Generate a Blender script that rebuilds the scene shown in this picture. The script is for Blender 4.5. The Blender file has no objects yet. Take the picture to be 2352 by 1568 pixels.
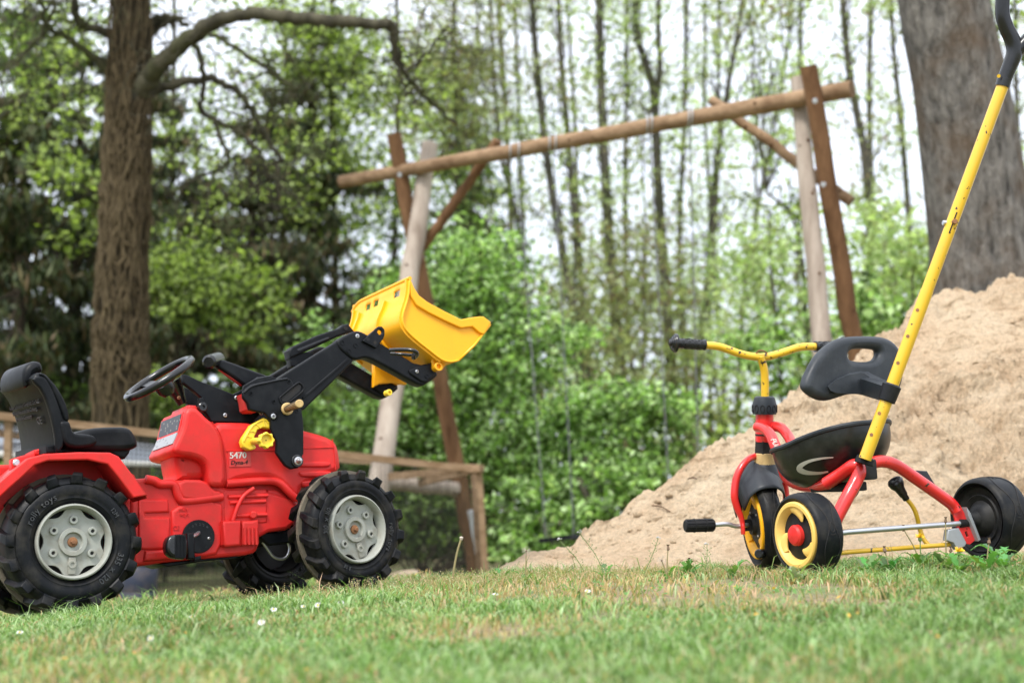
import bpy, bmesh, math, random
import numpy as np
from mathutils import Vector, Matrix, noise

# ------------------------------------------------------------------ camera, light, exposure
scene = bpy.context.scene
R = math.radians
PITCH = R(6.9)
CZ = 0.30                      # camera height above the zero level
FPX = 2352 * 50.0 / 36.0
cam_data = bpy.data.cameras.new('camera')
cam = bpy.data.objects.new('camera', cam_data)
scene.collection.objects.link(cam)
scene.camera = cam
cam.location = (0, 0, CZ)
cam.rotation_euler = (R(90) + PITCH, 0, 0)
cam_data.lens = 50.0
cam_data.sensor_width = 36.0
cam_data.clip_start = 0.05
cam_data.clip_end = 3000
cam_data.dof.use_dof = True
cam_data.dof.focus_distance = 3.5
cam_data.dof.aperture_fstop = 3.0

world = bpy.data.worlds.new('World')
scene.world = world
world.use_nodes = True
wn = world.node_tree.nodes
wl = world.node_tree.links
wn.clear()
w_out = wn.new('ShaderNodeOutputWorld')
w_bg = wn.new('ShaderNodeBackground')
w_sky = wn.new('ShaderNodeTexSky')
w_sky.sky_type = 'NISHITA'
w_sky.sun_disc = False
w_sky.sun_elevation = R(52)
w_sky.sun_rotation = R(215)
w_sc = wn.new('ShaderNodeVectorMath'); w_sc.operation = 'SCALE'; w_sc.inputs['Scale'].default_value = 0.06
wl.new(w_sky.outputs[0], w_sc.inputs[0])
w_tc = wn.new('ShaderNodeTexCoord')
# overcast sky: thin cloud, smoothly brighter overhead than near the horizon
w_sep = wn.new('ShaderNodeSeparateXYZ'); wl.new(w_tc.outputs['Generated'], w_sep.inputs[0])
w_rp = wn.new('ShaderNodeValToRGB')
w_rp.color_ramp.elements[0].position = 0.0; w_rp.color_ramp.elements[0].color = (0.46, 0.50, 0.575, 1)
w_rp.color_ramp.elements[1].position = 1.0; w_rp.color_ramp.elements[1].color = (1.0, 1.03, 1.10, 1)
wl.new(w_sep.outputs[2], w_rp.inputs[0])
w_no = wn.new('ShaderNodeTexNoise'); w_no.inputs['Scale'].default_value = 2.5; w_no.inputs['Detail'].default_value = 5
wl.new(w_tc.outputs['Generated'], w_no.inputs['Vector'])
w_mr = wn.new('ShaderNodeMapRange'); w_mr.inputs[3].default_value = .88; w_mr.inputs[4].default_value = 1.12
wl.new(w_no.outputs['Fac'], w_mr.inputs[0])
w_cl = wn.new('ShaderNodeVectorMath'); w_cl.operation = 'SCALE'
wl.new(w_rp.outputs[0], w_cl.inputs[0]); wl.new(w_mr.outputs[0], w_cl.inputs['Scale'])
w_mx = wn.new('ShaderNodeMix'); w_mx.data_type = 'RGBA'; w_mx.inputs['Factor'].default_value = 0.86
wl.new(w_sc.outputs[0], w_mx.inputs[6]); wl.new(w_cl.outputs[0], w_mx.inputs[7])
wl.new(w_mx.outputs[2], w_bg.inputs['Color'])
w_bg.inputs['Strength'].default_value = 1.0
wl.new(w_bg.outputs[0], w_out.inputs['Surface'])

sun_d = bpy.data.lights.new('sun', 'SUN')
sun_d.energy = 1.5
sun_d.angle = R(14)
sun_d.color = (1.0, 0.96, 0.90)
sun = bpy.data.objects.new('sun', sun_d)
scene.collection.objects.link(sun)
sun.rotation_euler = (R(36), 0, R(-28))

scene.view_settings.view_transform = 'Standard'
scene.view_settings.look = 'None'
scene.view_settings.exposure = 1.45
scene.view_settings.gamma = 1.0
scene.view_settings.use_curve_mapping = False
scene.cycles.max_bounces = 8
scene.cycles.transparent_max_bounces = 8
scene.cycles.use_denoising = True

# ------------------------------------------------------------------ helpers
rng = np.random.default_rng(7)
random.seed(7)
CAM = Vector((0, 0, CZ))
FW = Vector((0, math.cos(PITCH), math.sin(PITCH)))
RT = Vector((1, 0, 0))
UP = Vector((0, -math.sin(PITCH), math.cos(PITCH)))
COL = scene.collection


def ray(u, v):
    return FW + RT * ((u - 1176) / FPX) + UP * ((784 - v) / FPX)


def D(u, v, d):
    return CAM + ray(u, v) * d


class Frame:
    def __init__(self, origin, x, y, z):
        self.M = Matrix(((x[0], y[0], z[0], origin[0]), (x[1], y[1], z[1], origin[1]),
                         (x[2], y[2], z[2], origin[2]), (0, 0, 0, 1)))
        self.I = self.M.inverted()
        self.R = self.I.to_3x3()
        self.o = self.I @ CAM

    def at(self, u, v, axis, c):
        d = self.R @ ray(u, v)
        t = (c - self.o[axis]) / d[axis]
        return self.o + d * t

    def loc(self, p):
        return self.I @ Vector(p)


def Z1(x, y): return (x * .425, 784 + y * .425)
def Z2(x, y): return (274.4 + .4 * x, 784 + .4 * y)
def Z3(x, y): return (392 + x / 3, 611.5 + y / 3)
def Z4(x, y): return (1489.6 + .36667 * x, 1019.2 + .36667 * y)
def Z5(x, y): return (1489.6 + .36667 * x, 705.6 + .36667 * y)
def Z6(x, y): return (1607.2 + .22505 * x, 980 + .22505 * y)
def Z7(x, y): return (1685.6 + .22505 * x, 705.6 + .22505 * y)
def Z8(x, y): return (1960 + .5 * x, .5 * y)
def zz(f, pts): return [f(*p) for p in pts]


def tag(o, label=None, cat=None, group=None, kind=None):
    if label: o['label'] = label
    if cat: o['category'] = cat
    if group: o['group'] = group
    if kind: o['kind'] = kind
    return o


def empty(name, M=None, loc=None):
    o = bpy.data.objects.new(name, None)
    COL.objects.link(o)
    if M is not None: o.matrix_world = M
    if loc is not None: o.location = loc
    o.empty_display_size = 0.1
    return o


def link(name, me, mat, parent=None, rel=None, sharp=32, smooth=True):
    """link a mesh under parent; rel = matrix relative to the parent"""
    o = bpy.data.objects.new(name, me)
    COL.objects.link(o)
    if mat is not None and not me.materials:
        me.materials.append(mat)
    if parent is not None:
        o.parent = parent
    if rel is not None:
        o.matrix_local = rel
    if smooth:
        me.shade_smooth()
        if sharp: me.set_sharp_from_angle(angle=R(sharp))
    return o


def mesh_from(verts, faces):
    me = bpy.data.meshes.new('m')
    me.from_pydata([tuple(v) for v in verts], [], faces)
    me.update()
    return me


def join_geo(geos):
    V, F = [], []
    for v, f in geos:
        n = len(V)
        V.extend(v)
        F.extend([tuple(i + n for i in t) for t in f])
    return V, F


def geo_of(me):
    return [v.co.copy() for v in me.vertices], [tuple(p.vertices) for p in me.polygons]


AXM = {1: Matrix(((1, 0, 0, 0), (0, 0, -1, 0), (0, 1, 0, 0), (0, 0, 0, 1))),      # plane (x,z), thickness along y
       0: Matrix(((0, 0, 1, 0), (1, 0, 0, 0), (0, 1, 0, 0), (0, 0, 0, 1))),       # plane (y,z), thickness along x
       2: Matrix.Identity(4)}


def prism(outline, axis, c0, c1, bevel=0.003, holes=(), bres=2, smooth_pts=False):
    """solid from a 2D outline with rounded edges; outline in the two other local axes"""
    cu = bpy.data.curves.new('c', 'CURVE')
    cu.dimensions = '2D'
    cu.fill_mode = 'BOTH'
    half = abs(c1 - c0) / 2
    b = min(bevel, half * .95)
    cu.extrude = max(half - b, 1e-5)
    cu.bevel_depth = b
    cu.bevel_resolution = bres
    cu.offset = -b
    for ring in (outline,) + tuple(holes):
        sp = cu.splines.new('POLY')
        sp.points.add(len(ring) - 1)
        for p, q in zip(sp.points, ring):
            p.co = (q[0], q[1], 0, 1)
        sp.use_cyclic_u = True
    o = bpy.data.objects.new('c', cu)
    me = bpy.data.meshes.new_from_object(o)
    bpy.data.objects.remove(o)
    mid = (c0 + c1) / 2
    T = AXM[axis].copy()
    sh = Matrix.Translation([mid if i == axis else 0 for i in range(3)])
    me.transform(sh @ T)
    me.update()
    return me


def chaikin(pts, n=1, closed=True):
    for _ in range(n):
        out = []
        m = len(pts)
        rg = range(m) if closed else range(m - 1)
        if not closed: out.append(pts[0])
        for i in rg:
            a, b = pts[i], pts[(i + 1) % m]
            out.append(tuple(a[k] * .75 + b[k] * .25 for k in range(len(a))))
            out.append(tuple(a[k] * .25 + b[k] * .75 for k in range(len(a))))
        if not closed: out.append(pts[-1])
        pts = out
    return pts


def spline(pts, n=6):
    P = [np.array(p, float) for p in pts]
    P = [2 * P[0] - P[1]] + P + [2 * P[-1] - P[-2]]
    out = []
    for i in range(1, len(P) - 2):
        for k in range(n):
            t = k / n
            a, b, c, d = P[i - 1], P[i], P[i + 1], P[i + 2]
            out.append(.5 * ((2 * b) + (-a + c) * t + (2 * a - 5 * b + 4 * c - d) * t * t + (-a + 3 * b - 3 * c + d) * t ** 3))
    out.append(P[-2])
    return out


def tube_geo(path, r, seg=12, caps=True, flat=None):
    P = [Vector(tuple(p)[:3]) for p in path]
    n = len(P)
    rr = r if hasattr(r, '__len__') else [r] * n
    if len(rr) != n:
        rr = list(np.interp(np.linspace(0, 1, n), np.linspace(0, 1, len(rr)), rr))
    V, F = [], []
    t0 = (P[1] - P[0]).normalized()
    nrm = t0.orthogonal().normalized()
    for i in range(n):
        if i == 0: t = P[1] - P[0]
        elif i == n - 1: t = P[-1] - P[-2]
        else: t = P[i + 1] - P[i - 1]
        if t.length < 1e-9: t = t0
        t = t.normalized()
        nrm = (nrm - t * nrm.dot(t))
        if nrm.length < 1e-6: nrm = t.orthogonal()
        nrm.normalize()
        bn = t.cross(nrm)
        for k in range(seg):
            a = 2 * math.pi * k / seg
            V.append(P[i] + (nrm * math.cos(a) + bn * math.sin(a)) * rr[i])
    for i in range(n - 1):
        for k in range(seg):
            F.append((i * seg + k, i * seg + (k + 1) % seg, (i + 1) * seg + (k + 1) % seg, (i + 1) * seg + k))
    if caps:
        F.append(tuple(range(seg))[::-1])
        F.append(tuple((n - 1) * seg + k for k in range(seg)))
    return V, F


def tube(name, path, r, mat, parent=None, seg=12, rel=None, sm=0, caps=True):
    if sm: path = spline(path, sm)
    V, F = tube_geo(path, r, seg, caps)
    return link(name, mesh_from(V, F), mat, parent, rel, sharp=50)


def lathe_geo(prof, seg=48, axis=1, centre=(0, 0, 0), close=False):
    """prof: (a along axis, r)"""
    V, F = [], []
    for a, r in prof:
        for k in range(seg):
            t = 2 * math.pi * k / seg
            c, s = r * math.cos(t), r * math.sin(t)
            p = {1: (c, a, s), 0: (a, c, s), 2: (c, s, a)}[axis]
            V.append(Vector(p) + Vector(centre))
    n = len(prof)
    for i in range(n - 1 + (1 if close else 0)):
        j = (i + 1) % n
        for k in range(seg):
            F.append((i * seg + k, i * seg + (k + 1) % seg, j * seg + (k + 1) % seg, j * seg + k))
    return V, F


def lathe(name, prof, mat, parent=None, seg=48, axis=1, centre=(0, 0, 0), rel=None, sharp=35):
    V, F = lathe_geo(prof, seg, axis, centre)
    return link(name, mesh_from(V, F), mat, parent, rel, sharp=sharp)


def along(p, q):
    """matrix with z along p->q at p"""
    p, q = Vector(p), Vector(q)
    z = (q - p).normalized()
    x = z.orthogonal().normalized()
    y = z.cross(x)
    return Matrix(((x[0], y[0], z[0], p[0]), (x[1], y[1], z[1], p[1]), (x[2], y[2], z[2], p[2]), (0, 0, 0, 1)))


def cyl_geo(p, q, r, seg=16, r2=None, bev=0.0):
    M = along(p, q)
    L = (Vector(q) - Vector(p)).length
    r2 = r if r2 is None else r2
    if bev:
        prof = [(0, 0.0001), (0, r - bev), (bev, r), (L - bev, r2), (L, r2 - bev), (L, 0.0001)]
    else:
        prof = [(0, 0.0001), (0, r), (L, r2), (L, 0.0001)]
    V, F = lathe_geo(prof, seg, 2)
    return [M @ v for v in V], F


def box_geo(c, s):
    V = [Vector((c[0] + sx * s[0] / 2, c[1] + sy * s[1] / 2, c[2] + sz * s[2] / 2)) for sx in (-1, 1) for sy in (-1, 1) for sz in (-1, 1)]
    F = [(0, 1, 3, 2), (4, 6, 7, 5), (0, 4, 5, 1), (2, 3, 7, 6), (0, 2, 6, 4), (1, 5, 7, 3)]
    return V, F


def rbox(name, c, s, mat, parent=None, bev=.004, rel=None):
    V, F = box_geo(c, s)
    me = mesh_from(V, F)
    bm = bmesh.new(); bm.from_mesh(me)
    bmesh.ops.bevel(bm, geom=bm.edges[:], offset=bev, segments=2, affect='EDGES', profile=.6)
    bm.to_mesh(me); bm.free()
    return link(name, me, mat, parent, rel)


def beam_geo(p, q, w, h, upv=(0, 0, 1)):
    p, q = Vector(p), Vector(q)
    t = (q - p).normalized()
    s = t.cross(Vector(upv)).normalized()
    n = s.cross(t)
    V = []
    for b in (p, q):
        for a, c in ((-1, -1), (1, -1), (1, 1), (-1, 1)):
            V.append(b + s * a * w / 2 + n * c * h / 2)
    F = [(3, 2, 1, 0), (4, 5, 6, 7)] + [(i, (i + 1) % 4, 4 + (i + 1) % 4, 4 + i) for i in range(4)]
    return V, F


def text_geo(s, size, ext=0.0006):
    """list of (advance x, verts, faces) glyph geometry in the xy plane"""
    cu = bpy.data.curves.new('t', 'FONT')
    cu.body = s
    cu.size = size
    cu.extrude = ext
    cu.resolution_u = 2
    o = bpy.data.objects.new('t', cu)
    me = bpy.data.meshes.new_from_object(o)
    bpy.data.objects.remove(o)
    g = geo_of(me)
    bpy.data.meshes.remove(me)
    return g


def bulk_mesh(name, V, F, colors=None):
    """V (n,3) F (m,k) numpy arrays; quads or tris"""
    me = bpy.data.meshes.new(name)
    V = np.ascontiguousarray(V, dtype=np.float32)
    F = np.ascontiguousarray(F, dtype=np.int32)
    m, k = F.shape
    me.vertices.add(len(V)); me.vertices.foreach_set('co', V.ravel())
    me.loops.add(m * k); me.loops.foreach_set('vertex_index', F.ravel())
    me.polygons.add(m)
    me.polygons.foreach_set('loop_start', np.arange(0, m * k, k, dtype=np.int32))
    if colors is not None:
        a = me.color_attributes.new('tint', 'FLOAT_COLOR', 'POINT')
        c = np.ones((len(V), 4), dtype=np.float32); c[:, :3] = colors
        a.data.foreach_set('color', c.ravel())
    me.update(calc_edges=True)
    return me


# value noise
_perm = rng.random((256, 256)).astype(np.float64)


def vnoise(x, y):
    xi = np.floor(x).astype(int); yi = np.floor(y).astype(int)
    xf = x - xi; yf = y - yi
    xf = xf * xf * (3 - 2 * xf); yf = yf * yf * (3 - 2 * yf)
    g = lambda a, b: _perm[a & 255, b & 255]
    return (g(xi, yi) * (1 - xf) + g(xi + 1, yi) * xf) * (1 - yf) + (g(xi, yi + 1) * (1 - xf) + g(xi + 1, yi + 1) * xf) * yf


def fbm(x, y, oct=5, gain=.5, lac=2.07):
    s = 0; a = 1; t = 0
    for i in range(oct):
        s = s + a * vnoise(x + 17.3 * i, y - 9.1 * i); t += a
        x = x * lac * .8 - y * lac * .6; y = x * .1 + y * lac
        a *= gain
    return s / t


# ------------------------------------------------------------------ materials
def nodes_of(name):
    m = bpy.data.materials.new(name)
    m.use_nodes = True
    nt = m.node_tree
    b = nt.nodes['Principled BSDF']
    return m, nt, b


def noise_node(nt, scale, detail=4, rough=.6, coord='Object', vec=None, stretch=None):
    n = nt.nodes.new('ShaderNodeTexNoise')
    n.inputs['Scale'].default_value = scale
    n.inputs['Detail'].default_value = detail
    n.inputs['Roughness'].default_value = rough
    tc = nt.nodes.new('ShaderNodeTexCoord')
    src = tc.outputs[coord]
    if stretch:
        mp = nt.nodes.new('ShaderNodeMapping')
        mp.inputs['Scale'].default_value = stretch
        nt.links.new(src, mp.inputs[0]); src = mp.outputs[0]
    nt.links.new(src, n.inputs['Vector'])
    return n


def ramp(nt, src, stops):
    r = nt.nodes.new('ShaderNodeValToRGB')
    e = r.color_ramp.elements
    while len(e) < len(stops): e.new(0.5)
    for k, (p, c) in enumerate(stops):
        e[k].position = p
        e[k].color = tuple(c) + (1,) if hasattr(c, '__len__') else (c, c, c, 1)
    nt.links.new(src, r.inputs[0])
    return r.outputs[0]


def mixc(nt, fac, a, b):
    m = nt.nodes.new('ShaderNodeMix'); m.data_type = 'RGBA'
    if isinstance(fac, (int, float)): m.inputs['Factor'].default_value = fac
    else: nt.links.new(fac, m.inputs['Factor'])
    for i, c in ((6, a), (7, b)):
        if isinstance(c, (tuple, list)): m.inputs[i].default_value = tuple(c) + (1,)
        else: nt.links.new(c, m.inputs[i])
    return m.outputs[2]


def bump(nt, b, src, strength=.3, dist=.002):
    n = nt.nodes.new('ShaderNodeBump')
    n.inputs['Strength'].default_value = strength
    n.inputs['Distance'].default_value = dist
    nt.links.new(src, n.inputs['Height'])
    nt.links.new(n.outputs[0], b.inputs['Normal'])


def plastic(name, col, rough=.4, dirt=(.25, .18, .12), amount=.25, scale=14, spec=.5, grain=.15, metallic=0.0, fade=None, coat=0.0):
    m, nt, b = nodes_of(name)
    n1 = noise_node(nt, scale, 6, .65)
    n2 = noise_node(nt, scale * 9, 3, .7)
    f1 = ramp(nt, n1.outputs['Fac'], [(.46, 0.0), (.78, amount)])
    base = mixc(nt, f1, tuple(col), tuple(dirt))
    if fade:
        n3 = noise_node(nt, scale * .35, 3, .5)
        f3 = ramp(nt, n3.outputs['Fac'], [(.35, 0.0), (.7, 1.0)])
        base2 = mixc(nt, f3, base, tuple(fade))
        mm = mixc(nt, .45, base, base2); base = mm
    # dark specks
    f2 = ramp(nt, n2.outputs['Fac'], [(.66, 0.0), (.74, amount * .9)])
    base = mixc(nt, f2, base, tuple(c * .35 for c in dirt))
    nt.links.new(base, b.inputs['Base Color'])
    r = ramp(nt, n1.outputs['Fac'], [(.3, rough * .85), (.8, min(1, rough * 1.5))])
    nt.links.new(r, b.inputs['Roughness'])
    b.inputs['Metallic'].default_value = metallic
    b.inputs['Specular IOR Level'].default_value = spec
    b.inputs['Coat Weight'].default_value = coat
    b.inputs['Coat Roughness'].default_value = .22
    bump(nt, b, n2.outputs['Fac'], grain, .0012)
    return m


def chipped(name, col, rough=.35, chip=(.035, .022, .015), thresh=.66, scale=70):
    m, nt, b = nodes_of(name)
    n1 = noise_node(nt, scale, 3, .55)
    n2 = noise_node(nt, 11, 4, .6)
    big = noise_node(nt, 6, 2, .5)
    sm = nt.nodes.new('ShaderNodeMath'); sm.operation = 'MULTIPLY_ADD'
    nt.links.new(big.outputs['Fac'], sm.inputs[0]); sm.inputs[1].default_value = .35
    nt.links.new(n1.outputs['Fac'], sm.inputs[2])
    f = ramp(nt, sm.outputs[0], [(thresh + .17, 0.0), (thresh + .19, 1.0)])
    f2 = ramp(nt, n2.outputs['Fac'], [(.45, 0.0), (.8, .35)])
    base = mixc(nt, f2, tuple(col), tuple(c * .55 + .06 for c in col))
    base = mixc(nt, f, base, chip)
    nt.links.new(base, b.inputs['Base Color'])
    b.inputs['Roughness'].default_value = rough
    b.inputs['Coat Weight'].default_value = .25
    bump(nt, b, f, -.3, .001)
    return m


def leafmat(name, trans=.35, rough=.55, gain=1.0):
    m, nt, b = nodes_of(name)
    at = nt.nodes.new('ShaderNodeAttribute'); at.attribute_name = 'tint'
    mul = nt.nodes.new('ShaderNodeVectorMath'); mul.operation = 'SCALE'
    mul.inputs['Scale'].default_value = gain
    nt.links.new(at.outputs['Color'], mul.inputs[0])
    nt.links.new(mul.outputs[0], b.inputs['Base Color'])
    b.inputs['Roughness'].default_value = rough
    b.inputs['Specular IOR Level'].default_value = .35
    tr = nt.nodes.new('ShaderNodeBsdfTranslucent')
    tint = nt.nodes.new('ShaderNodeVectorMath'); tint.operation = 'MULTIPLY'
    tint.inputs[1].default_value = (1.25, 1.35, .7)
    nt.links.new(mul.outputs[0], tint.inputs[0])
    nt.links.new(tint.outputs[0], tr.inputs['Color'])
    mx = nt.nodes.new('ShaderNodeMixShader'); mx.inputs[0].default_value = trans
    out = nt.nodes['Material Output']
    nt.links.new(b.outputs[0], mx.inputs[1]); nt.links.new(tr.outputs[0], mx.inputs[2])
    nt.links.new(mx.outputs[0], out.inputs['Surface'])
    return m


def barkmat(name, a, c, scale=8, stretch=(1, 1, .18), moss=None, strength=.6, dist=.02):
    m, nt, b = nodes_of(name)
    n = noise_node(nt, scale, 7, .7, stretch=stretch)
    base = ramp(nt, n.outputs['Fac'], [(.32, a), (.62, c)])
    if moss:
        n2 = noise_node(nt, 2.2, 4, .6)
        f = ramp(nt, n2.outputs['Fac'], [(.48, 0.0), (.66, .75)])
        base = mixc(nt, f, base, moss)
    nt.links.new(base, b.inputs['Base Color'])
    b.inputs['Roughness'].default_value = .9
    b.inputs['Specular IOR Level'].default_value = .2
    bump(nt, b, n.outputs['Fac'], strength, dist)
    return m


RED = plastic('red_plastic', (.62, .017, .015), .42, dirt=(.22, .045, .028), amount=.55, fade=(.70, .036, .032), grain=.14, spec=.32, scale=17)
DARKRED = plastic('dark_red_plastic', (.50, .015, .015), .5, amount=.4)  # slightly darker red, for the bracket notch and the lever edge
BLACK = plastic('black_plastic', (.0042, .005, .0065), .40, dirt=(.045, .048, .052), amount=.35, spec=.16, fade=(.009, .0105, .013), grain=.12)
GLOSSBLACK = plastic('glossy_black_plastic', (.005, .0055, .0065), .22, dirt=(.05, .05, .05), amount=.3)
TYRE = plastic('tyre_plastic', (.0042, .005, .0065), .42, dirt=(.085, .075, .058), amount=.5, scale=20, fade=(.009, .0105, .013), spec=.16)
SEAM = plastic('dusty_seam', (.13, .11, .08), .9, dirt=(.2, .17, .12), amount=.7, grain=.8)
RIM = plastic('grey_rim_plastic', (.30, .31, .275), .5, dirt=(.18, .14, .09), amount=.6, scale=30)
YEL = plastic('yellow_plastic', (.88, .40, .008), .36, dirt=(.35, .2, .04), amount=.22, fade=(.90, .45, .016), grain=.06, spec=.35)
YELP = plastic('lemon_plastic', (.80, .56, .03), .4, dirt=(.3, .2, .05), amount=.3)
PALEYEL = plastic('faded_yellow_plastic', (.78, .52, .14), .5, dirt=(.35, .25, .1), amount=.35, fade=(.72, .42, .05))
TAN = plastic('worn_tan_plastic', (.52, .36, .15), .6, dirt=(.2, .12, .05), amount=.7, scale=40)
STEEL = plastic('steel', (.52, .53, .55), .32, dirt=(.3, .25, .2), amount=.3, metallic=.9)
ZINC = plastic('zinc_plate', (.38, .40, .42), .5, dirt=(.3, .27, .22), amount=.4, metallic=.5)
RUST = plastic('rusty_steel', (.20, .09, .04), .85, dirt=(.35, .16, .06), amount=.9, scale=60)
HOLE = plastic('dark_cavity', (.006, .006, .007), .8, amount=.1)
YPAINT = chipped('yellow_paint', (.70, .42, .02))
RPAINT = chipped('red_paint', (.66, .022, .02), .28, thresh=.69)
GREYRUB = plastic('grey_black_plastic', (.020, .024, .029), .4, dirt=(.075, .082, .09), amount=.6, spec=.25, fade=(.040, .046, .055))
SEATBLACK = plastic('satin_black_plastic', (.006, .0065, .007), .3, dirt=(.06, .06, .05), amount=.4)
SILVER = plastic('silver_print', (.50, .48, .42), .45, amount=.3)
WHITEP = plastic('pale_print', (.72, .72, .68), .5, amount=.4)
# ------------------------------------------------------------------ terrain
_tp = np.array([(-1.03, 3.37, -.2435), (-1.22, 3.69, -.280), (-.43, 3.75, -.211), (-.68, 4.03, -.245), (.62, 3.32, -.150),
                (1.12, 3.52, -.133), (.66, 3.86, -.158), (-1.2, 1.8, -.262), (-.4, 1.8, -.228), (.4, 1.8, -.205), (1.2, 1.8, -.185),
                (0, .3, -.27), (-1, .3, -.29), (1, .3, -.25), (0, 4.2, -.182), (.3, 4.4, -.176), (-.2, 5.2, -.225),
                (-1.1, 4.8, -.285), (-1.3, 6, -.38), (-2.2, 5, -.40), (-1, 7, -.46), (-2.5, 8, -.58), (0, 7, -.36), (0, 10, -.5),
                (-3, 11, -.65), (3, 6, -.1), (3, 3, -.05), (2, 2, -.12), (3, 11, -.4), (-2.5, 3.4, -.37), (-2.5, 1, -.35)])


def _phi(r2): return np.where(r2 > 1e-12, r2 * np.log(np.maximum(r2, 1e-12)), 0) * .5


_n = len(_tp)
_A = np.zeros((_n + 3, _n + 3))
_dd = ((_tp[:, None, :2] - _tp[None, :, :2]) ** 2).sum(-1)
_A[:_n, :_n] = _phi(_dd) + np.eye(_n) * 1e-3
_A[:_n, _n] = 1; _A[:_n, _n + 1:] = _tp[:, :2]
_A[_n, :_n] = 1; _A[_n + 1:, :_n] = _tp[:, :2].T
_w = np.linalg.solve(_A, np.concatenate([_tp[:, 2], [0, 0, 0]]))


def ground(X, Y):
    """ground height (world z) at X, Y"""
    X = np.asarray(X, float); Y = np.asarray(Y, float)
    Xc = np.clip(X, -3.2, 3.2); Yc = np.clip(Y, .2, 11.5)
    z = _w[_n] + _w[_n + 1] * Xc + _w[_n + 2] * Yc
    for i in range(_n):
        z = z + _w[i] * _phi((Xc - _tp[i, 0]) ** 2 + (Yc - _tp[i, 1]) ** 2)
    far = np.clip((np.hypot(np.maximum(np.abs(X) - 3.2, 0), np.maximum(Y - 11.5, 0))) / 5, 0, 1)
    z = z * (1 - far) + (-.60) * far
    z = z + .012 * (fbm(X * 2.3 + 5, Y * 2.3, 3) - .5)
    return z + CZ


def g1(x, y): return float(ground(np.array([x]), np.array([y]))[0])


def grid_mesh(name, xs, ys, zf, mat, cols=None):
    X, Y = np.meshgrid(xs, ys)
    Z = zf(X, Y)
    V = np.stack([X, Y, Z], -1).reshape(-1, 3)
    ny, nx = X.shape
    i = np.arange(ny - 1)[:, None] * nx + np.arange(nx - 1)[None, :]
    F = np.stack([i, i + 1, i + nx + 1, i + nx], -1).reshape(-1, 4)
    me = bulk_mesh(name, V, F)
    return me


def soil_mat():
    m, nt, b = nodes_of('lawn_soil')
    n = noise_node(nt, 3.0, 5, .6)
    n2 = noise_node(nt, 60, 5, .7)
    n3 = noise_node(nt, .9, 4, .6)
    a = ramp(nt, n2.outputs['Fac'], [(.35, (.10, .085, .04)), (.7, (.30, .22, .13))])
    g = ramp(nt, n2.outputs['Fac'], [(.3, (.06, .10, .025)), (.7, (.16, .22, .07))])
    f = ramp(nt, n.outputs['Fac'], [(.42, 0.0), (.6, 1.0)])
    base = mixc(nt, f, a, g)
    f3 = ramp(nt, n3.outputs['Fac'], [(.55, 0.0), (.7, .6)])
    base = mixc(nt, f3, base, (.42, .27, .18))
    nt.links.new(base, b.inputs['Base Color'])
    b.inputs['Roughness'].default_value = .95
    bump(nt, b, n2.outputs['Fac'], .7, .01)
    return m


SOIL = soil_mat()
xs = np.concatenate([[-900, -300, -120, -60, -30, -16, -9], np.linspace(-6, 6, 161), [9, 16, 30, 60, 120, 300, 900]])
ys = np.concatenate([[-60, -20, -6, -2], np.linspace(-.5, 14, 190), [17, 22, 30, 45, 70, 120, 250, 500, 900]])
gm = grid_mesh('ground', xs, ys, ground, SOIL)
tag(link('ground', gm, SOIL, sharp=0), kind='structure', label='lawn soil and forest floor')

# ------------------------------------------------------------------ sand pile
_sil = [(1075, 1306), (1110, 1306), (1200, 1289), (1270, 1259), (1330, 1236), (1370, 1221), (1440, 1171), (1520, 1111), (1600, 1056), (1640, 1034), (1690, 1010),
        (1745, 968), (1800, 920), (1850, 881), (1900, 870), (1960, 826), (2040, 768), (2080, 731), (2110, 700), (2150, 690), (2165, 668), (2250, 668), (2300, 650), (2325, 641),
        (2352, 652), (2450, 640), (2600, 660), (2800, 740), (3100, 900)]
_yr = lambda u: np.interp(u, [1075, 1300, 1500, 1850, 2200, 2352, 2900], [4.45, 4.64, 4.95, 5.45, 6.05, 6.35, 6.6])
_rx, _ry, _rz = [], [], []
for u, v in _sil:
    y = float(_yr(u)); p = D(u, v, 1.0) - CAM; p = CAM + p * (y / p.y)
    _rx.append(p.x); _ry.append(y); _rz.append(p.z)


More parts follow.
